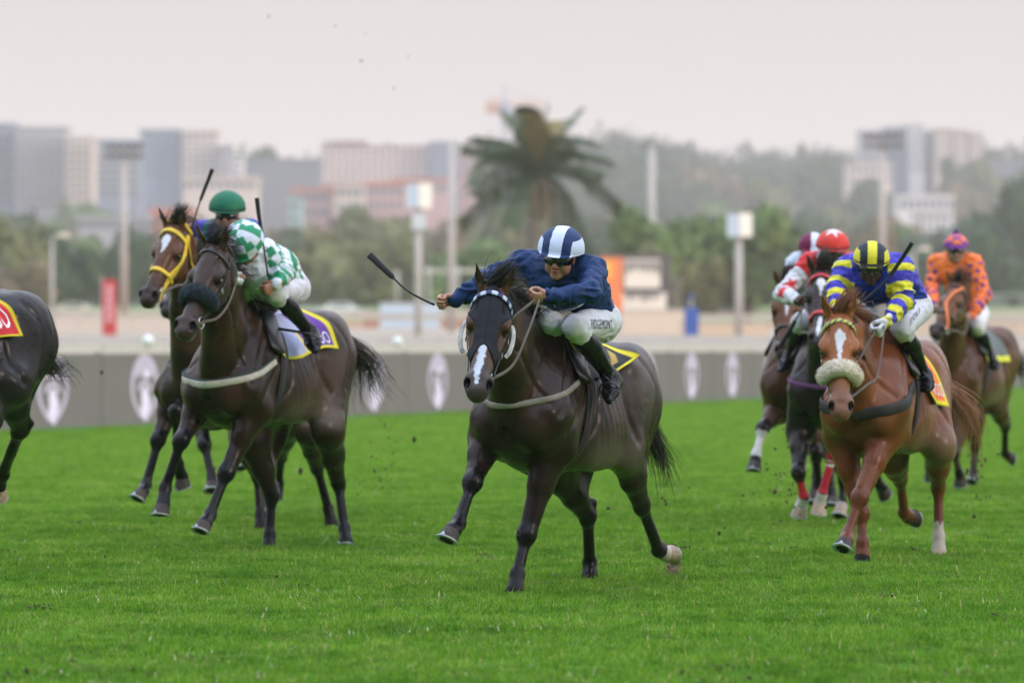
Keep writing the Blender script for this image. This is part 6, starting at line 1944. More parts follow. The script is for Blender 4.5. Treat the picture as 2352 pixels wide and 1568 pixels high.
mast('tall floodlight mast above the wooded ridge, right of the palm', 1497, 336, 620, .55, .45, 'flood')
mast('tall floodlight mast in front of the white towers', 2027, 322, 330, .26, .2, 'flood')
mast('tall pale floodlight mast behind the bay horse at left', 285, 345, 330, .26, .2, 'flood')
mast('curved street lamp above the fence at far left', 120, 560, 250, .13, .08, 'curve', 'street lamp', 'street_lamp')
mast('curved street lamp left of the orange rider', 2100, 590, 260, .12, .08, 'curve', 'street lamp', 'street_lamp')
mast('plain pale post between striped and orange riders', 2085, 585, 300, .15, .12, None, 'post', 'pale_post')
for i, (px, y) in enumerate(((913, 620), (985, 612), (1050, 612), (1098, 618), (1170, 622))):
    mast('slim goal style post on the infield, %s' % ('leftmost of five', 'second of five from the left', 'middle one of five', 'fourth of five from the left', 'rightmost of five')[i], px, y, 400, .12, .12, None, 'post', 'infield_post')
hb = onground(1074, 401); kk = mtr(401)
boxes('pale horizontal bar joining the slim infield posts', 'bar', 'cross_bar', (hb[0], 401, CAM_H + 178 * kk), [('bar', (-100 * kk, -.1, -.18), (100 * kk, .1, .18), cream)])

# ---- trees
def leaf_mat(name, c, c2):
    if name in _mc: return _mc[name]
    m, n, l, b = mat_new(name)
    gi = n.new('ShaderNodeNewGeometry'); nz = n.new('ShaderNodeTexNoise'); nz.inputs['Scale'].default_value = .35
    l.new(gi.outputs['Position'], nz.inputs['Vector'])
    ad = n.new('ShaderNodeMath'); ad.operation = 'MULTIPLY_ADD'; ad.inputs[1].default_value = .45; l.new(gi.outputs['Random Per Island'], ad.inputs[0])
    sb = n.new('ShaderNodeMath'); sb.operation = 'SUBTRACT'; sb.inputs[1].default_value = .22; l.new(nz.outputs['Fac'], sb.inputs[0]); l.new(sb.outputs[0], ad.inputs[2])
    mx = n.new('ShaderNodeMix'); mx.data_type = 'RGBA'; l.new(ad.outputs[0], mx.inputs[0]); mx.inputs[6].default_value = (*c, 1); mx.inputs[7].default_value = (*c2, 1)
    l.new(mx.outputs[2], b.inputs['Base Color']); b.inputs['Roughness'].default_value = .65; b.inputs['Specular IOR Level'].default_value = .2
    _mc[name] = m; return m
lm = [leaf_mat('leaf_green', (.040, .085, .018), (.13, .20, .045)), leaf_mat('leaf_olive', (.055, .070, .025), (.17, .17, .055)), leaf_mat('leaf_dark', (.018, .042, .018), (.060, .095, .035)), leaf_mat('leaf_dry', (.08, .065, .035), (.22, .16, .08))]
bark = pmat('bark', (.12, .09, .065), rough=.95, noise=.3)
crowns = []
def make_crown(seed, n=2600, ls=.085):
    rng = np.random.RandomState(seed)
    cl = [(np.array((rng.uniform(-.6, .6), rng.uniform(-.6, .6), rng.uniform(.25, .78))), rng.uniform(.24, .42)) for _ in range(13)] + [(np.array((0, 0, .45)), .5)]
    V = []; F = []
    cnt = 0
    while cnt < n:
        c, r = cl[rng.randint(len(cl))]
        d = rng.normal(0, 1, 3); d /= np.linalg.norm(d); p = c + d * r * rng.uniform(.72, 1.06) * np.array((1, 1, .8))
        if p[2] < .02: continue
        u = nrm(rng.normal(0, 1, 3) + d * .0); w = nrm(np.cross(u, d + rng.normal(0, .5, 3))); s = ls * rng.uniform(.5, 1.4)
        b = len(V); V += [p - u * s, p + w * s * .6, p + u * s, p - w * s * .6]; F.append((b, b + 1, b + 2, b + 3)); cnt += 1
    for c, r in cl:      # solid inner masses so that the crown does not read as lace
        vv, ff = sphere(c, r * .74, 6, 9); b = len(V)
        V += [v + rng.normal(0, .02, 3) for v in vv]; F += [tuple(i + b for i in f) for f in ff]
    return V, F
crown_src = [make_crown(s, 1300) for s in (1, 2, 3)]
crown_me = {}
trunk_me = None
def tree(label, base, w, h, kind=0, group=None, var=0, trunk=.25):
    global trunk_me
    r = empty('tree', tuple(base), (w * 7.3) % 6.28); tag(r, label, 'tree', group)
    key = (var % 3, kind)
    if key not in crown_me:
        o = mesh_obj('crown', *crown_src[var % 3], lm[kind], r, smooth=False); crown_me[key] = o.data
    else:
        o = bpy.data.objects.new('crown', crown_me[key]); col.objects.link(o); o.parent = r
    o.scale = (w / 2, w / 2, h * (1 - trunk)); o.location = (0, 0, h * trunk * .8)
    if trunk_me is None:
        mb = MB(); mb.tube([(0, 0, -.05), (.03, 0, .3), (-.02, .02, .62)], [.055, .042, .02], 8)
        mb.tube([(0, 0, .3), (.2, .05, .55)], [.03, .012], 6); mb.tube([(0, 0, .25), (-.18, -.1, .52)], [.03, .012], 6)
        t = mb.build('trunk', bark, r, smooth=True); trunk_me = t.data
    else:
        t = bpy.data.objects.new('trunk', trunk_me); col.objects.link(t); t.parent = r
    t.scale = (h * .9, h * .9, h)
    return r
def tree_px(label, px, ytop, wpx, Y, kind, group=None, var=0, trunk=.12):
    b = onground(px, Y); k = mtr(Y); h = CAM_H - (ytop - 800) * k - b[2]
    return tree(label, b, wpx * k * 1.12, max(h, 2.0), kind, group, var, trunk)
tree_px('round green tree directly right of the result board', 1500, 462, 290, 330, 0, None, 0)
tree_px('broad bright green tree behind the right hand box lamp post', 1715, 455, 340, 345, 0, None, 1)
tree_px('low olive tree behind the result board', 1430, 560, 190, 320, 1, None, 2)
tree_px('dry olive shrubby tree between result board and lamp post', 1600, 575, 150, 315, 1, None, 1)
tree_px('green spreading tree behind the tall thin mast', 1080, 555, 330, 420, 0, None, 2)
tree_px('olive tree right above the green checked rider', 760, 520, 300, 430, 1, None, 1)
tree_px('grey green tree left of the box lamp post', 880, 530, 200, 450, 1, None, 0)
tree_px('dull tree above the brown horse', 640, 560, 160, 440, 2, None, 2)
tree_px('olive tree at the far left edge', 20, 478, 240, 400, 1, None, 0)
tree_px('green tree behind the curved street lamp at left', 150, 520, 220, 420, 2, None, 1)
tree_px('dull green tree behind the pale mast at left', 285, 540, 200, 430, 2, None, 2)
tree_px('dry low tree near the left edge', 40, 600, 200, 380, 3, None, 2)
tree_px('dark tree behind the red capped rider', 1850, 500, 200, 480, 2, None, 0)
tree_px('dull tree behind the striped cap', 2010, 520, 220, 500, 3, None, 2)
tree_px('green tree left behind the orange rider', 2140, 545, 200, 470, 2, None, 1)
tree_px('dark green tree at the right edge', 2330, 400, 280, 600, 2, None, 0)
tree_px('dull tree right above the orange rider', 2250, 520, 220, 520, 2, None, 2)
# wooded hillsides: each tree a thing of its own
rng = np.random.RandomState(21)
n_t = 0
LMK = ('the left frame edge', 'the left street lamp', 'the red banner', 'the yellow bridle', 'the green cap', 'the checked silks', 'the flung out whip', 'the thin white mast', 'the palm trunk', 'the leading rider', 'the result board', 'the blue padded post', 'the bandaged bay', 'the red cap', 'the striped cap', 'the bobble cap', 'the right frame edge')
for row, Y in enumerate((640, 740, 850, 960, 1080, 1200, 1330, 1470)):
    for i in range(17):
        px = -80 + i * 155 + rng.uniform(-60, 60) + (row % 2) * 70
        Yj = Y + rng.uniform(-40, 40)
        if Y > 1150 and -100 < px < 1120 and rng.rand() < .45: continue
        b = onground(px, Yj); h = rng.uniform(9, 17) * (1 + .25 * (Y > 1200)); w = rng.uniform(.95, 1.5) * h
        kind = rng.choice([2, 2, 2, 3, 1, 0], p=[.2, .2, .2, .18, .16, .06])
        tree('hazy %s tree, %s row of the slope, above %s' % (('green', 'olive', 'dark', 'brown')[int(kind)], ('lowest', 'second', 'third', 'fourth', 'fifth', 'sixth', 'seventh', 'topmost')[row], LMK[i]), b, w, h, int(kind), 'trees on the wooded slope', rng.randint(3), .05); n_t += 1
# dark domed wood right of the palm and pointed tops on the ridge
for (lab, px, yt, wp, Y, kd) in (('dark domed tree crowning the ridge right of the palm', 1445, 352, 190, 1500, 2), ('flat topped tree alone on the skyline right of the dome', 1615, 362, 80, 1550, 2),
        ('bushy skyline tree between flat topped tree and towers', 1800, 378, 150, 1500, 2), ('pointed skyline tree left of the white towers', 1880, 362, 90, 1480, 2), ('dull tree on the skyline left of the towers', 1730, 388, 120, 1450, 2),
        ('dusky tree below the domed one', 1560, 400, 170, 1400, 2), ('tree on the skyline at the right edge', 2335, 378, 110, 1450, 2), ('dark tree left of the domed one behind the palm', 1345, 385, 140, 1450, 2)):
    tree_px(lab, px, yt, wp, Y, kd, None, px % 3, .02)
# far wood along the ridge line (reads as one mass)
rv = []; rf = []
src = crown_src[0]
V0 = np.array(src[0]); F0 = src[1]
big = MB()
Vall = []; Fall = []; bb_ = 0
F4 = [f for f in F0 if len(f) == 4][:260]
used = sorted({i for f in F4 for i in f}); mp_ = {a: i for i, a in enumerate(used)}
Vs = V0[used]; Fs = np.array([[mp_[i] for i in f] for f in F4])
for i in range(420):
    Y = rng.uniform(1550, 2100); px = rng.uniform(-200, 2560) if i < 300 else rng.uniform(1300, 1620); Y = Y if i < 300 else rng.uniform(1350, 1700); b = onground(px, Y); h = rng.uniform(9, 16); w = h * rng.uniform(1.2, 2.0)
    Vall.append(Vs * np.array((w / 2, w / 2, h)) * 1.05 + b - (0, 0, 1)); Fall.append(Fs + bb_); bb_ += len(Vs)
o = mesh_obj('far_wood', np.concatenate(Vall), np.concatenate(Fall), lm[2], None, smooth=False)
tag(o, 'far hazy wood running along the ridge', 'wood', kind='stuff')

# ---- palm
Yp = 225.0; bpx = 1216; b = onground(bpx, Yp); k = mtr(Yp)
pr = empty('palm_tree', tuple(b)); tag(pr, 'tall palm tree with drooping fronds rising behind the leading rider', 'palm tree')
top = np.array(((1236 - bpx) * k, 0, CAM_H + (800 - 405) * k - b[2]))
tr = [np.array((0, 0, -.3)), np.array((.05, 0, top[2] * .3)), np.array(((1228 - bpx) * k, 0, top[2] * .7)), top]
mb = MB(); tp = smooth_path(tr, 26); mb.tube(list(tp), [(.44 if i % 2 else .40) * (1 - .3 * i / 26) for i in range(26)], 12)
mb.build('trunk', pmat('palm_bark', (.16, .145, .115), rough=.95, noise=.35, nscale=3), pr, smooth=True)
mb = MB()
for i in range(26):
    a = i * 2.4; z = top[2] - .3 - i * .06; mb.tube([(top[0] + .25 * math.cos(a), .25 * math.sin(a), z - .5), (top[0] + .62 * math.cos(a), .62 * math.sin(a), z + .1)], [.12, .07], 5)
mb.build('frond_stubs', pmat('palm_stub', (.20, .16, .10), rough=.9), pr)
pal = leaf_mat('leaf_palm', (.026, .052, .026), (.085, .12, .05)); paly = leaf_mat('leaf_palm_dry', (.12, .10, .03), (.26, .20, .07))
fronds = [((1185, 300), (1165, 262), .4), ((1215, 262), (1208, 248), -.6), ((1290, 300), (1325, 255), .5), ((1320, 345), (1345, 420), -.5), ((1130, 350), (1070, 335), .3), ((1110, 365), (1085, 425), -.8),
          ((1150, 425), (1060, 505), .6), ((1300, 440), (1355, 580), -.4), ((1345, 400), (1425, 470), .5), ((1260, 330), (1270, 275), 1.2), ((1240, 320), (1225, 270), -1.4), ((1330, 380), (1390, 395), 1.3),
          ((1140, 390), (1090, 440), 1.6), ((1275, 430), (1290, 540), 1.2), ((1195, 440), (1170, 520), -1.2), ((1180, 340), (1120, 345), -1.6), ((1205, 300), (1180, 262), 1.0), ((1155, 330), (1095, 318), -.6), ((1310, 350), (1385, 365), -.9), ((1165, 440), (1110, 530), -.9), ((1245, 300), (1255, 252), .3), ((1300, 320), (1350, 330), -1.7), ((1255, 300), (1300, 262), 2.2)]
for i, (mpx, epx, dep) in enumerate(fronds):
    M_ = np.array(((mpx[0] - bpx) * k, dep * 1.3, CAM_H + (800 - mpx[1]) * k - b[2])); E_ = np.array(((epx[0] - bpx) * k, dep * 2.4, CAM_H + (800 - epx[1]) * k - b[2]))
    sp_ = smooth_path([top, M_ * .55 + top * .45 + (0, 0, .25), M_, E_], 26)
    mb = MB(); mb.tube(list(sp_), list(np.linspace(.06, .012, 26)), 5)
    T_ = np.gradient(sp_, axis=0)
    for j in range(2, 26):
        for s in (-1, 1):
            for rep in range(2):
                t = nrm(T_[j]); side = nrm(np.cross(t, (0.05, .3, 1))) * s
                L = 1.15 * math.sin(min(1, (j + 3) / 20) * math.pi * .55) * (1 - .45 * (j / 26) ** 4) * rng.uniform(.85, 1.1)
                p0 = sp_[j] + t * .07 * rep; p1 = p0 + (side * .8 + t * .45) * L * .6 + np.array((0, 0, -.08)); p2 = p0 + (side * .85 + t * .6) * L + np.array((0, 0, -.35 * L - .1))
                w_ = t * .05
                bI = len(mb.v); mb.v += [tuple(p0 - w_), tuple(p0 + w_), tuple(p1 + w_), tuple(p1 - w_), tuple(p2)]; mb.f += [(bI, bI + 1, bI + 2, bI + 3), (bI + 3, bI + 2, bI + 4)]
    mb.build('frond', paly if i in (9, 10) else pal, pr)
for i in range(9):   # dead skirt hanging under the crown
    a = i * .7 + .3; e_ = top + np.array((1.1 * math.cos(a), 1.1 * math.sin(a), -2.6 - (i % 3) * .5)); sp_ = smooth_path([top, top + np.array((.9 * math.cos(a), .9 * math.sin(a), -.6)), e_], 12)
    mb = MB(); mb.tube(list(sp_), list(np.linspace(.10, .03, 12)), 4); mb.build('dead_frond', pmat('palm_dead', (.22, .17, .11), rough=.9), pr)

# ---- buildings
win_m = pmat('window_dark', (.15, .17, .20), rough=.3); 
def building(label, px0, px1, y0, y1, Y, wall, floors, bays, depth=14, roof=None, name='apartment_building', group=None, win=True, rz=0.0, winm=None, slab=None):
    k = mtr(Y); cx = (px0 + px1) / 2; x = (cx - 1176) / FPX * Y
    gz = float(ground_z(x, Y)); zb = min(CAM_H - (y1 - 800) * k, gz); ztp = CAM_H - (y0 - 800) * k
    r = empty(name, (x, Y, zb), rz); tag(r, label, 'building', group)
    w = (px1 - px0) * k; h = ztp - zb; bh = ztp - (CAM_H - (y1 - 800) * k)
    mb = MB(); mb.box((-w / 2, 0, -2), (w / 2, depth, h)); mb.build('wall', wall, r)
    mb = MB(); mb.box((-w / 2 - .4, -.4, h + .003), (w / 2 + .4, depth + .4, h + .7)); mb.build('roof', roof or wall, r)
    if win:
        fh = bh / floors; bw = w / bays; me = None
        for f in range(floors):
            for c in range(bays):
                if me is None:
                    mb = MB(); mb.box((-bw * .32, -.06, fh * .25), (bw * .32, .2, fh * .80)); o = mb.build('window', winm or win_m, r); me = o.data
                else:
                    o = bpy.data.objects.new('window', me); col.objects.link(o); o.parent = r
                o.location = (-w / 2 + bw * (c + .5), 0, h - bh + f * fh)
            if slab:
                mb = MB(); mb.box((-w / 2 - .2, -1.2, h - bh + f * fh - .15), (w / 2 + .2, -.003, h - bh + f * fh + .12)); mb.build('balcony_slab', slab, r)
    return r
cA = pmat('render_grey', (.36, .35, .36), rough=.8, noise=.06, nscale=.3); cBl = pmat('render_blue', (.20, .24, .31), rough=.6, noise=.1, nscale=.3); cCr = pmat('render_cream', (.60, .50, .42), rough=.8, noise=.06, nscale=.3)
cBr = pmat('brick_red', (.36, .22, .19), rough=.85, noise=.1, nscale=.3); cDk = pmat('render_slate', (.15, .16, .19), rough=.8); cWh = pmat('render_white', (.68, .64, .62), rough=.75, noise=.05, nscale=.3)
cPk = pmat('render_pink', (.48, .30, .28), rough=.85); roofr = pmat('roof_red', (.50, .17, .11), rough=.85); cTeal = pmat('render_teal', (.30, .46, .42), rough=.8)
building('blue grey glass slab at the far left skyline', -60, 34, 288, 455, 1250, cBl, 7, 5, slab=cA)
building('grey block with stepped balconies at the far left', 36, 150, 296, 462, 1235, cA, 8, 7, slab=cWh)
building('cream stepped tower beside the grey block at left', 152, 212, 318, 462, 1220, cCr, 8, 4, slab=cWh)
building('low blue grey office block behind the pale mast', 214, 322, 326, 432, 1290, cBl, 6, 7, slab=cWh)
building('blue tower with glass bays left of the green cap', 322, 418, 302, 410, 1330, cBl, 7, 6)
building('beige block next to the blue tower', 419, 500, 304, 412, 1325, cCr, 8, 5)
building('small stepped end block of the beige building', 501, 530, 338, 415, 1320, cA, 5, 2)
building('long dark slate hall on the skyline', 560, 735, 370, 432, 1380, cDk, 2, 12)
building('bright white stair tower beside the slate hall', 534, 556, 366, 410, 1360, cWh, 3, 1)
building('long brick hospital block with pale window bands', 738, 985, 340, 418, 1420, cBr, 4, 15, winm=cWh)
building('blue grey end wing of the brick block', 986, 1050, 330, 418, 1415, cBl, 4, 4)
building('brick rooftop plant house on the long block', 760, 840, 328, 342, 1425, cBr, 1, 5)
building('pink block behind the palm crown', 1052, 1100, 348, 412, 1430, cPk, 3, 3)
building('pink walled house with red roof, middle left slope', 668, 760, 438, 505, 1060, cPk, 2, 5, roof=roofr)
building('cream house on the slope above the checked rider', 770, 835, 430, 490, 1050, cCr, 2, 4, roof=cCr)
building('red brick house right of the cream one', 838, 930, 425, 520, 1070, cPk, 3, 6, roof=roofr)
building('small teal house on the slope', 664, 690, 465, 515, 1010, cTeal, 2, 1)
building('wide pink terrace below the brick block', 900, 1030, 415, 450, 1180, cPk, 1, 9, roof=roofr)
building('cream terrace under the slate hall', 420, 590, 412, 440, 1150, cCr, 1, 10)
building('orange roofed house behind the green capped rider', 345, 440, 486, 530, 820, cCr, 1, 5, roof=roofr)
building('low orange roofed shed beside the bay horse ears', 355, 430, 498, 520, 700, roofr, 1, 4, roof=roofr)
building('grey roofed shed across the left slope', 180, 340, 505, 532, 800, cA, 1, 8, roof=cA)
building('white tower at the left of the right hand cluster', 1975, 2030, 304, 385, 1500, cA, 9, 4)
building('grey glass tower of the right hand cluster', 2032, 2084, 296, 385, 1505, cBl, 9, 4)
building('tall white centre tower of the right hand cluster', 2090, 2124, 286, 398, 1495, cWh, 10, 3)
building('narrow grey tower right of the tall white one', 2126, 2148, 305, 398, 1500, cA, 9, 2)
building('cream tower with sunlit ribs in the right cluster', 2150, 2186, 298, 400, 1490, cCr, 9, 3)
building('second cream tower of the right cluster', 2190, 2222, 302, 400, 1492, cCr, 9, 3)
building('rightmost cream tower of the cluster', 2226, 2256, 308, 400, 1494, cCr, 9, 3)
building('low cream block left below the towers', 1945, 2050, 380, 425, 1430, cCr, 2, 7)
building('dark low roof right of the towers', 2258, 2352, 368, 400, 1520, cDk, 2, 6)
building('white house among trees on the right slope', 2062, 2190, 455, 488, 1080, cWh, 1, 8)
building('lower white house beneath it on the right slope', 2105, 2185, 490, 530, 1020, cWh, 2, 5)
# crane
bx = onground(1160, 1500); k = mtr(1500); zc = CAM_H + (800 - 245) * k - bx[2]
cr_ = empty('tower_crane', tuple(bx)); tag(cr_, 'tower crane standing on the skyline behind the palm', 'crane')
cm = pmat('crane_orange', (.55, .30, .20), rough=.6)
mb = MB(); w_ = 1.3
for sx in (-w_, w_):
    for sy in (-w_, w_): mb.tube([(sx, sy, -2), (sx, sy, zc)], .28, 4)
for i in range(26):
    z = zc * i / 26; mb.tube([(-w_, -w_, z), (w_, -w_, z + zc / 26)], .2, 4); mb.tube([(w_, w_, z), (-w_, w_, z + zc / 26)], .2, 4)
mb.build('mast', pmat('crane_grey', (.40, .40, .46), rough=.6), cr_)
mb = MB(); xl, xr = (1115 - 1160) * k, (1255 - 1160) * k
for (y_, z_) in ((-.9, 0), (.9, 0), (0, 1.8)): mb.tube([(xl, y_, zc + z_), (xr, y_, zc + z_)], .25, 4)
for i in range(20):
    x_ = xl + (xr - xl) * i / 20; mb.tube([(x_, -.9, zc), (x_ + (xr - xl) / 20, 0, zc + 1.8)], .18, 4)
mb.build('jib', cm, cr_)
mb = MB(); mb.box((xl, -1.6, zc - 2.4), (xl + 5, 1.6, zc + 1.4)); mb.build('counterweight', cm, cr_)
mb = MB(); mb.box((-1.2, -3, zc - 2.2), (1.8, -1.2, zc + .6)); mb.build('cab', pmat('crane_blue', (.25, .30, .50)), cr_)
mb = MB(); mb.tube([(0, 0, zc), (0, 0, zc + 6.5)], [.9, .5], 4); mb.build('apex', pmat('crane_grey', (.4, .4, .46)), cr_)
mb = MB(); mb.tube([(0, 0, zc + 6.3), (xl + 1, 0, zc + 1.5)], .14, 4); mb.tube([(0, 0, zc + 6.3), (xr - 3, 0, zc + 1.8)], .14, 4); mb.build('tie_bar', pmat('crane_grey', (.4, .4, .46)), cr_)

# parked cars far off on the infield
def car(label, px, Y, c):
    b = onground(px, Y); r = empty('parked_car', tuple(b)); tag(r, label, 'car')
    mb = MB(); prof = [(-2.1, .35), (-2.1, .85), (-1.5, .98), (-.9, 1.45), (.7, 1.45), (1.4, .98), (2.1, .80), (2.1, .35)]
    V = [(x, y, z) for y in (-.85, .85) for x, z in prof]; n = len(prof)
    mb.add(V, [tuple(range(n)), tuple(range(2 * n - 1, n - 1, -1))] + [(i, i + n, (i + 1) % n + n, (i + 1) % n) for i in range(n)]); mb.build('body', c, r)
    for x in (-1.35, 1.35):
        for y in (-.87, .87):
            mb = MB(); mb.tube([(x, y - .08, .33), (x, y + .08, .33)], .33, 14); mb.build('wheel', post_m, r)
    mb = MB(); mb.box((-.85, -.87, 1.02), (.75, -.855, 1.36)); mb.build('window', win_m, r)
    mb = MB(); mb.box((-.85, .855, 1.02), (.75, .87, 1.36)); mb.build('window', win_m, r)
car('white car parked on the infield left of the box lamp post', 783, 395, pmat('car_white', (.75, .76, .78), rough=.2))
car('cream car parked on the infield near the left street lamp', 172, 380, pmat('car_cream', (.62, .58, .48), rough=.2))
car('dark car parked right of the padded post', 1650, 390, pmat('car_dark', (.10, .09, .09), rough=.2))

# ---- grandstand behind and to the right of the photographer: it keeps the low sun off the near turf
gs = empty('grandstand', (45, -20, 0)); tag(gs, 'long roofed grandstand behind the photographer, shading the turf', 'grandstand')
conc = pmat('concrete', (.26, .25, .24), rough=.9, noise=.1, nscale=1)
for i in range(9):
    mb = MB(); mb.box((-110, -3 - 2.4 * (i + 1), 0 if i == 0 else i * 1.1 - .4), (120, -3 - 2.4 * i - .004, 1.1 * (i + 1))); mb.build('terrace_step', conc, gs)
mb = MB(); mb.box((-110, -33, 0), (120, -31, 27)); mb.build('rear_wall', pmat('stand_wall', (.20, .19, .19), rough=.9), gs)
mb = MB(); mb.box((-112, -34, 27.003), (122, -2, 28.2)); mb.build('roof', pmat('stand_roof', (.30, .30, .31), rough=.7), gs)
mb = MB(); mb.box((-110, -30.9, 13), (120, -22, 14)); mb.box((-110, -30.9, 20), (120, -18, 21)); mb.build('upper_deck', conc, gs)
for s in (-111.2, 120.2):
    mb = MB(); mb.box((s, -33, 0), (s + 1, -8, 27)); mb.build('side_wall', pmat('stand_wall', (.20, .19, .19), rough=.9), gs)
for i in range(12):
    mb = MB(); mb.tube([(-105 + i * 20, -9, 0), (-105 + i * 20, -9, 27)], .35, 10); mb.build('column', conc, gs)

# ---- haze
hz_ = MB(); hz_.box((-1560, -110, -1.2), (1560, 3300, 135))
hm_ = bpy.data.materials.new('haze_air'); hm_.use_nodes = True
hn = hm_.node_tree.nodes; hn.clear(); ho = hn.new('ShaderNodeOutputMaterial'); hp = hn.new('ShaderNodeVolumePrincipled')
hp.inputs['Color'].default_value = (1.0, .955, .92, 1); hp.inputs['Density'].default_value = .00024; hp.inputs['Anisotropy'].default_value = 0.0
hm_.node_tree.links.new(hp.outputs[0], ho.inputs['Volume'])
ob = hz_.build('haze', hm_); tag(ob, 'thin evening haze over the whole scene', 'haze', kind='stuff')
# ------------------------------------------------------------------ grass
def grass_object():
    rng = np.random.RandomState(5)
    P = 2.0; n = 15000
    xy = rng.uniform(-P / 2, P / 2, (n, 2))
    h = rng.gamma(6, .0026, n) + .006
    h *= 1 + .5 * vnoise(np.stack([xy[:, 0], xy[:, 1], xy[:, 0] * 0], 1), .11) + .2 * vnoise(np.stack([xy[:, 0], xy[:, 1], xy[:, 0] * 0 + 3], 1), .4)
    tall = rng.rand(n) < .006; h[tall] *= 2.2
    a = rng.uniform(0, 2 * math.pi, n); lean = rng.uniform(.1, .9, n) * h
    ba = rng.uniform(0, 2 * math.pi, n); wd = rng.uniform(.0018, .0036, n)
    bx, by = np.cos(ba) * wd, np.sin(ba) * wd
    lx, ly = np.cos(a) * lean, np.sin(a) * lean
    V = np.zeros((n, 5, 3))
    V[:, 0] = np.stack([xy[:, 0] - bx, xy[:, 1] - by, np.full(n, -.004)], 1); V[:, 1] = np.stack([xy[:, 0] + bx, xy[:, 1] + by, np.full(n, -.004)], 1)
    V[:, 2] = np.stack([xy[:, 0] + bx * .8 + lx * .35, xy[:, 1] + by * .8 + ly * .35, h * .6], 1); V[:, 3] = np.stack([xy[:, 0] - bx * .8 + lx * .35, xy[:, 1] - by * .8 + ly * .35, h * .6], 1)
    V[:, 4] = np.stack([xy[:, 0] + lx, xy[:, 1] + ly, h], 1)
    b = np.arange(n) * 5
    Q = np.stack([b, b + 1, b + 2, b + 3], 1); Tt = np.stack([b + 3, b + 2, b + 4], 1)
    me = bpy.data.meshes.new('grass')
    V = V.reshape(-1, 3).astype(np.float32)
    me.vertices.add(len(V)); me.vertices.foreach_set('co', V.ravel())
    li = np.concatenate([Q.ravel(), Tt.ravel()]).astype(np.int32); me.loops.add(len(li)); me.loops.foreach_set('vertex_index', li)
    ls = np.r_[np.arange(0, Q.size, 4), Q.size + np.arange(0, Tt.size, 3)].astype(np.int32)
    me.polygons.add(len(ls)); me.polygons.foreach_set('loop_start', ls); me.update(calc_edges=True)
    m, nn, l, bs = mat_new('grass_blade')
    gi = nn.new('ShaderNodeNewGeometry')
    # colour varies over the turf in patches, and from blade to blade
    def noise(sc, det=4):
        t = nn.new('ShaderNodeTexNoise'); t.inputs['Scale'].default_value = sc; t.inputs['Detail'].default_value = det; l.new(gi.outputs['Position'], t.inputs['Vector']); return t.outputs['Fac']
    r1 = nn.new('ShaderNodeValToRGB'); cmb = nn.new('ShaderNodeMath'); cmb.operation = 'MULTIPLY_ADD'; cmb.inputs[1].default_value = .55; l.new(noise(6.0, 5), cmb.inputs[0])
    sc_ = nn.new('ShaderNodeMath'); sc_.operation = 'MULTIPLY'; sc_.inputs[1].default_value = .45; l.new(noise(1.1), sc_.inputs[0]); l.new(sc_.outputs[0], cmb.inputs[2]); l.new(cmb.outputs[0], r1.inputs[0]); cr = r1.color_ramp
    cr.elements[0].position = .38; cr.elements[0].color = (.080, .215, .010, 1); cr.elements[1].position = .62; cr.elements[1].color = (.250, .425, .050, 1)
    e = cr.elements.new(.5); e.color = (.160, .340, .024, 1)
    r2 = nn.new('ShaderNodeValToRGB'); l.new(gi.outputs['Random Per Island'], r2.inputs[0]); c2 = r2.color_ramp
    c2.elements[0].position = 0; c2.elements[0].color = (.55, .60, .5, 1); c2.elements[1].position = .965; c2.elements[1].color = (1.30, 1.22, 1.2, 1)
    e = c2.elements.new(.975); e.color = (3.0, 1.35, 6.0, 1)
    mul = nn.new('ShaderNodeMix'); mul.data_type = 'RGBA'; mul.blend_type = 'MULTIPLY'; mul.inputs[0].default_value = 1
    l.new(r1.outputs[0], mul.inputs[6]); l.new(r2.outputs[0], mul.inputs[7])
    # worn, straw coloured patches
    r3 = nn.new('ShaderNodeValToRGB'); l.new(noise(2.6, 7), r3.inputs[0]); r3.color_ramp.elements[0].position = .58; r3.color_ramp.elements[0].color = (0, 0, 0, 1); r3.color_ramp.elements[1].position = .76; r3.color_ramp.elements[1].color = (.60, .60, .60, 1)
    mx = nn.new('ShaderNodeMix'); mx.data_type = 'RGBA'; l.new(r3.outputs[0], mx.inputs[0]); l.new(mul.outputs[2], mx.inputs[6]); mx.inputs[7].default_value = (.30, .30, .13, 1)
    l.new(mx.outputs[2], bs.inputs['Base Color']); bs.inputs['Roughness'].default_value = .5; bs.inputs['Specular IOR Level'].default_value = .25
    tr = nn.new('ShaderNodeBsdfTranslucent'); l.new(mx.outputs[2], tr.inputs[0]); ms = nn.new('ShaderNodeMixShader'); ms.inputs[0].default_value = .5
    l.new(bs.outputs[0], ms.inputs[1]); l.new(tr.outputs[0], ms.inputs[2])
    l.new(ms.outputs[0], nn['Material Output'].inputs['Surface'])
    me.materials.append(m)
    o = bpy.data.objects.new('grass', me); col.objects.link(o)
    tag(o, 'short bright green turf grass covering the whole track', 'grass', kind='stuff')
    # scatter copies of the patch over the track
    pts = []; rot = []; scl = []
    r = np.random.RandomState(9); y = 12.0
    while y < 160:
        half = y * (1176 + 160) / FPX + 8
        st = P * .98
        x = -half
        while x < half + st:
            # stop at the fence
            s = ((x - f0[0]) * fd[1] - (y - f0[1]) * fd[0])
            if s > .9: 
                pts.append((x + r.uniform(-.05, .05), y, 0)); rot.append((r.randint(4)) * math.pi / 2); scl.append((1.3 if y >= 60 else 1.0))
            x += st
        y += st
    ng = bpy.data.node_groups.new('grass_scatter', 'GeometryNodeTree')
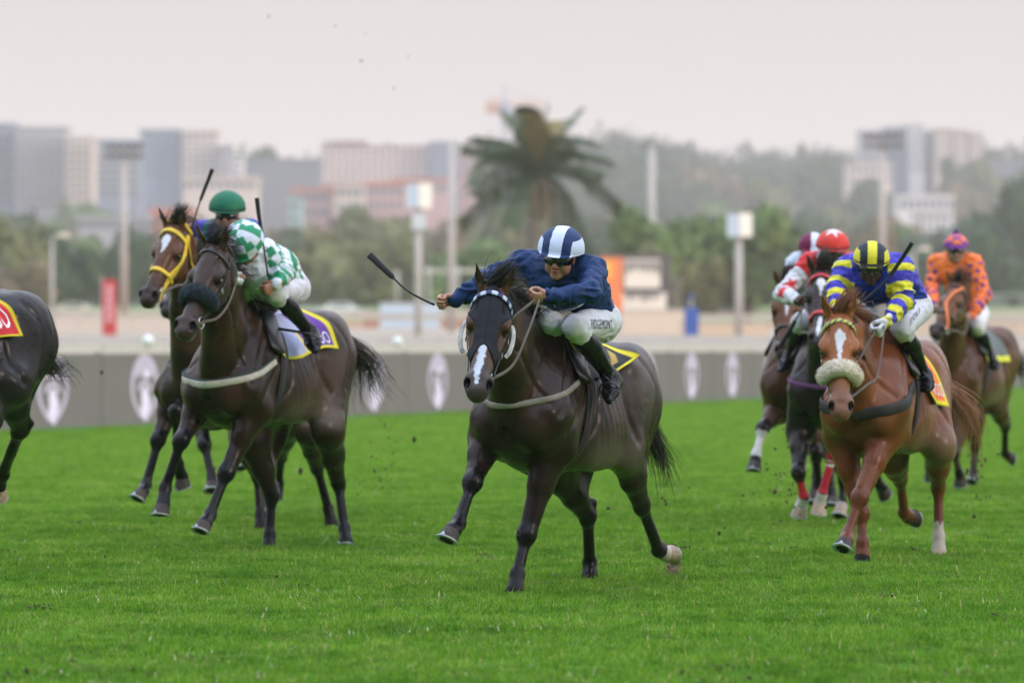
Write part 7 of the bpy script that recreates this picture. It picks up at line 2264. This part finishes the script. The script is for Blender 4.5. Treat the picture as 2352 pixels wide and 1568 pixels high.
    ng.interface.new_socket('Geometry', in_out='INPUT', socket_type='NodeSocketGeometry'); ng.interface.new_socket('Geometry', in_out='OUTPUT', socket_type='NodeSocketGeometry')
    gi_ = ng.nodes.new('NodeGroupInput'); go = ng.nodes.new('NodeGroupOutput')
    # the points are carried as loose vertices of the same mesh, marked by an attribute
    sep = ng.nodes.new('GeometryNodeSeparateGeometry'); sep.domain = 'POINT'
    at = ng.nodes.new('GeometryNodeInputNamedAttribute'); at.data_type = 'BOOLEAN'; at.inputs[0].default_value = 'is_seed'
    ra = ng.nodes.new('GeometryNodeInputNamedAttribute'); ra.data_type = 'FLOAT_VECTOR'; ra.inputs[0].default_value = 'seed_rot'
    m2p = ng.nodes.new('GeometryNodeMeshToPoints'); iop = ng.nodes.new('GeometryNodeInstanceOnPoints')
    ng.links.new(gi_.outputs[0], sep.inputs[0]); ng.links.new(at.outputs[0], sep.inputs[1])
    ng.links.new(sep.outputs[0], m2p.inputs[0]); ng.links.new(m2p.outputs[0], iop.inputs['Points'])
    ng.links.new(sep.outputs[1], iop.inputs['Instance'])
    e2r = ng.nodes.new('FunctionNodeEulerToRotation'); ng.links.new(ra.outputs[0], e2r.inputs[0]); ng.links.new(e2r.outputs[0], iop.inputs['Rotation'])
    ng.links.new(iop.outputs[0], go.inputs[0])
    nv = len(me.vertices); me.vertices.add(len(pts))
    co = np.zeros((nv + len(pts), 3), dtype=np.float32); me.vertices.foreach_get('co', co.ravel()) if False else None
    co[:nv] = V; co[nv:] = np.array(pts); me.vertices.foreach_set('co', co.ravel())
    a1 = me.attributes.new('is_seed', 'BOOLEAN', 'POINT'); fl = np.zeros(nv + len(pts), dtype=bool); fl[nv:] = True; a1.data.foreach_set('value', fl)
    a2 = me.attributes.new('seed_rot', 'FLOAT_VECTOR', 'POINT'); rv_ = np.zeros((nv + len(pts), 3), dtype=np.float32); rv_[nv:, 2] = rot; a2.data.foreach_set('vector', rv_.ravel())
    me.update()
    md = o.modifiers.new('scatter', 'NODES'); md.node_group = ng
    return o
grass_object()

# straw, torn grass and divots lying on the turf
rng = np.random.RandomState(33)
mb_v = []; mb_f = []; bI = 0
def blade(p0, p1, w, sag=.0):
    global bI
    p0 = np.array(p0); p1 = np.array(p1); m_ = (p0 + p1) / 2 + np.array((0, 0, sag)); t = nrm(p1 - p0); s = nrm(np.cross(t, (0, .6, .8))) * w
    mb_v.extend([p0 - s, p0 + s, m_ + s, m_ - s, p1]); mb_f.extend([(bI, bI + 1, bI + 2, bI + 3), (bI + 3, bI + 2, bI + 4)]); bI += 5
for c in range(520):
    y = 17.5 + 34 * rng.rand() ** 1.3; x = rng.uniform(-1, 1) * y * .118
    for q in range(rng.randint(2, 11)):
        a = rng.uniform(0, 6.28); L = rng.uniform(.015, .07); p = np.array((x + rng.normal(0, .035), y + rng.normal(0, .05), rng.uniform(.012, .03)))
        blade(p, p + np.array((math.cos(a) * L, math.sin(a) * L, rng.uniform(-.005, .035))), rng.uniform(.0012, .0026), .004)
o = mesh_obj('loose_straw', mb_v, mb_f, pmat('straw', (.40, .36, .22), rough=.8, noise=.4, nscale=30), None, smooth=False); tag(o, 'dry torn grass scattered over the turf', 'straw', kind='stuff')

def clods(name, label, centres, mat, kind='stuff'):
    mb = MB()
    for (c, r) in centres:
        v, f = sphere((0, 0, 0), 1, 4, 6); M = rng.normal(0, .5, (3, 3)) * .4 + np.eye(3)
        v = [np.array(c) + (M @ np.array(q)) * r * (1 + rng.uniform(-.3, .3)) for q in v]; mb.add(v, f)
    o = mb.build(name, mat); tag(o, label, 'dirt', kind=kind)
soil = pmat('soil', (.055, .035, .022), rough=.95, noise=.4, nscale=90); dust = pmat('sand_clod', (.26, .19, .12), rough=.95, noise=.3, nscale=90)
def spray(px, py, sx, sy, Y, n, r0, r1, dy=.3):
    out = []
    for _ in range(n):
        p = W(px + rng.normal(0, sx), py + rng.normal(0, sy), Y + rng.normal(0, dy))
        if p[2] > .005: out.append((p, rng.uniform(r0, r1) ** 1.0))
    return out
cl = spray(1810, 1110, 40, 60, 34, 90, .002, .010) + spray(1790, 1120, 20, 70, 33, 25, .003, .014) + spray(2240, 1100, 30, 40, 33, 40, .004, .013) + spray(870, 1060, 25, 50, 33, 45, .002, .009) + spray(510, 930, 200, 90, 36, 6, .010, .022) + spray(1850, 1000, 60, 40, 36, 30, .004, .010)
cl += [(W(x, y, 47), .011) for x, y in ((840, 78), (938, 130), (770, 60), (830, 140), (905, 203), (617, 38), (1393, 490), (910, 337))]
cl += spray(1700, 1150, 300, 60, 30, 14, .006, .014)
clods('flying_turf', 'dark crumbs of turf kicked up into the air behind the horses', cl, soil)
clods('flying_sand', 'puff of sandy soil under the raised hind hoof of the leader', spray(1546, 1300, 8, 12, 26.9, 240, .002, .008, .08), dust)

dv = []
for c in range(46):
    y = 18 + 26 * rng.rand(); x = rng.uniform(-1, 1) * y * .115; n = rng.randint(8, 26)
    for _ in range(n):
        dv.append((np.array((x + rng.normal(0, .05), y + rng.normal(0, .09), rng.uniform(.0, .022))), rng.uniform(.003, .009)))
clods('divots', 'small cut up divots of brown soil in the turf', dv, soil)
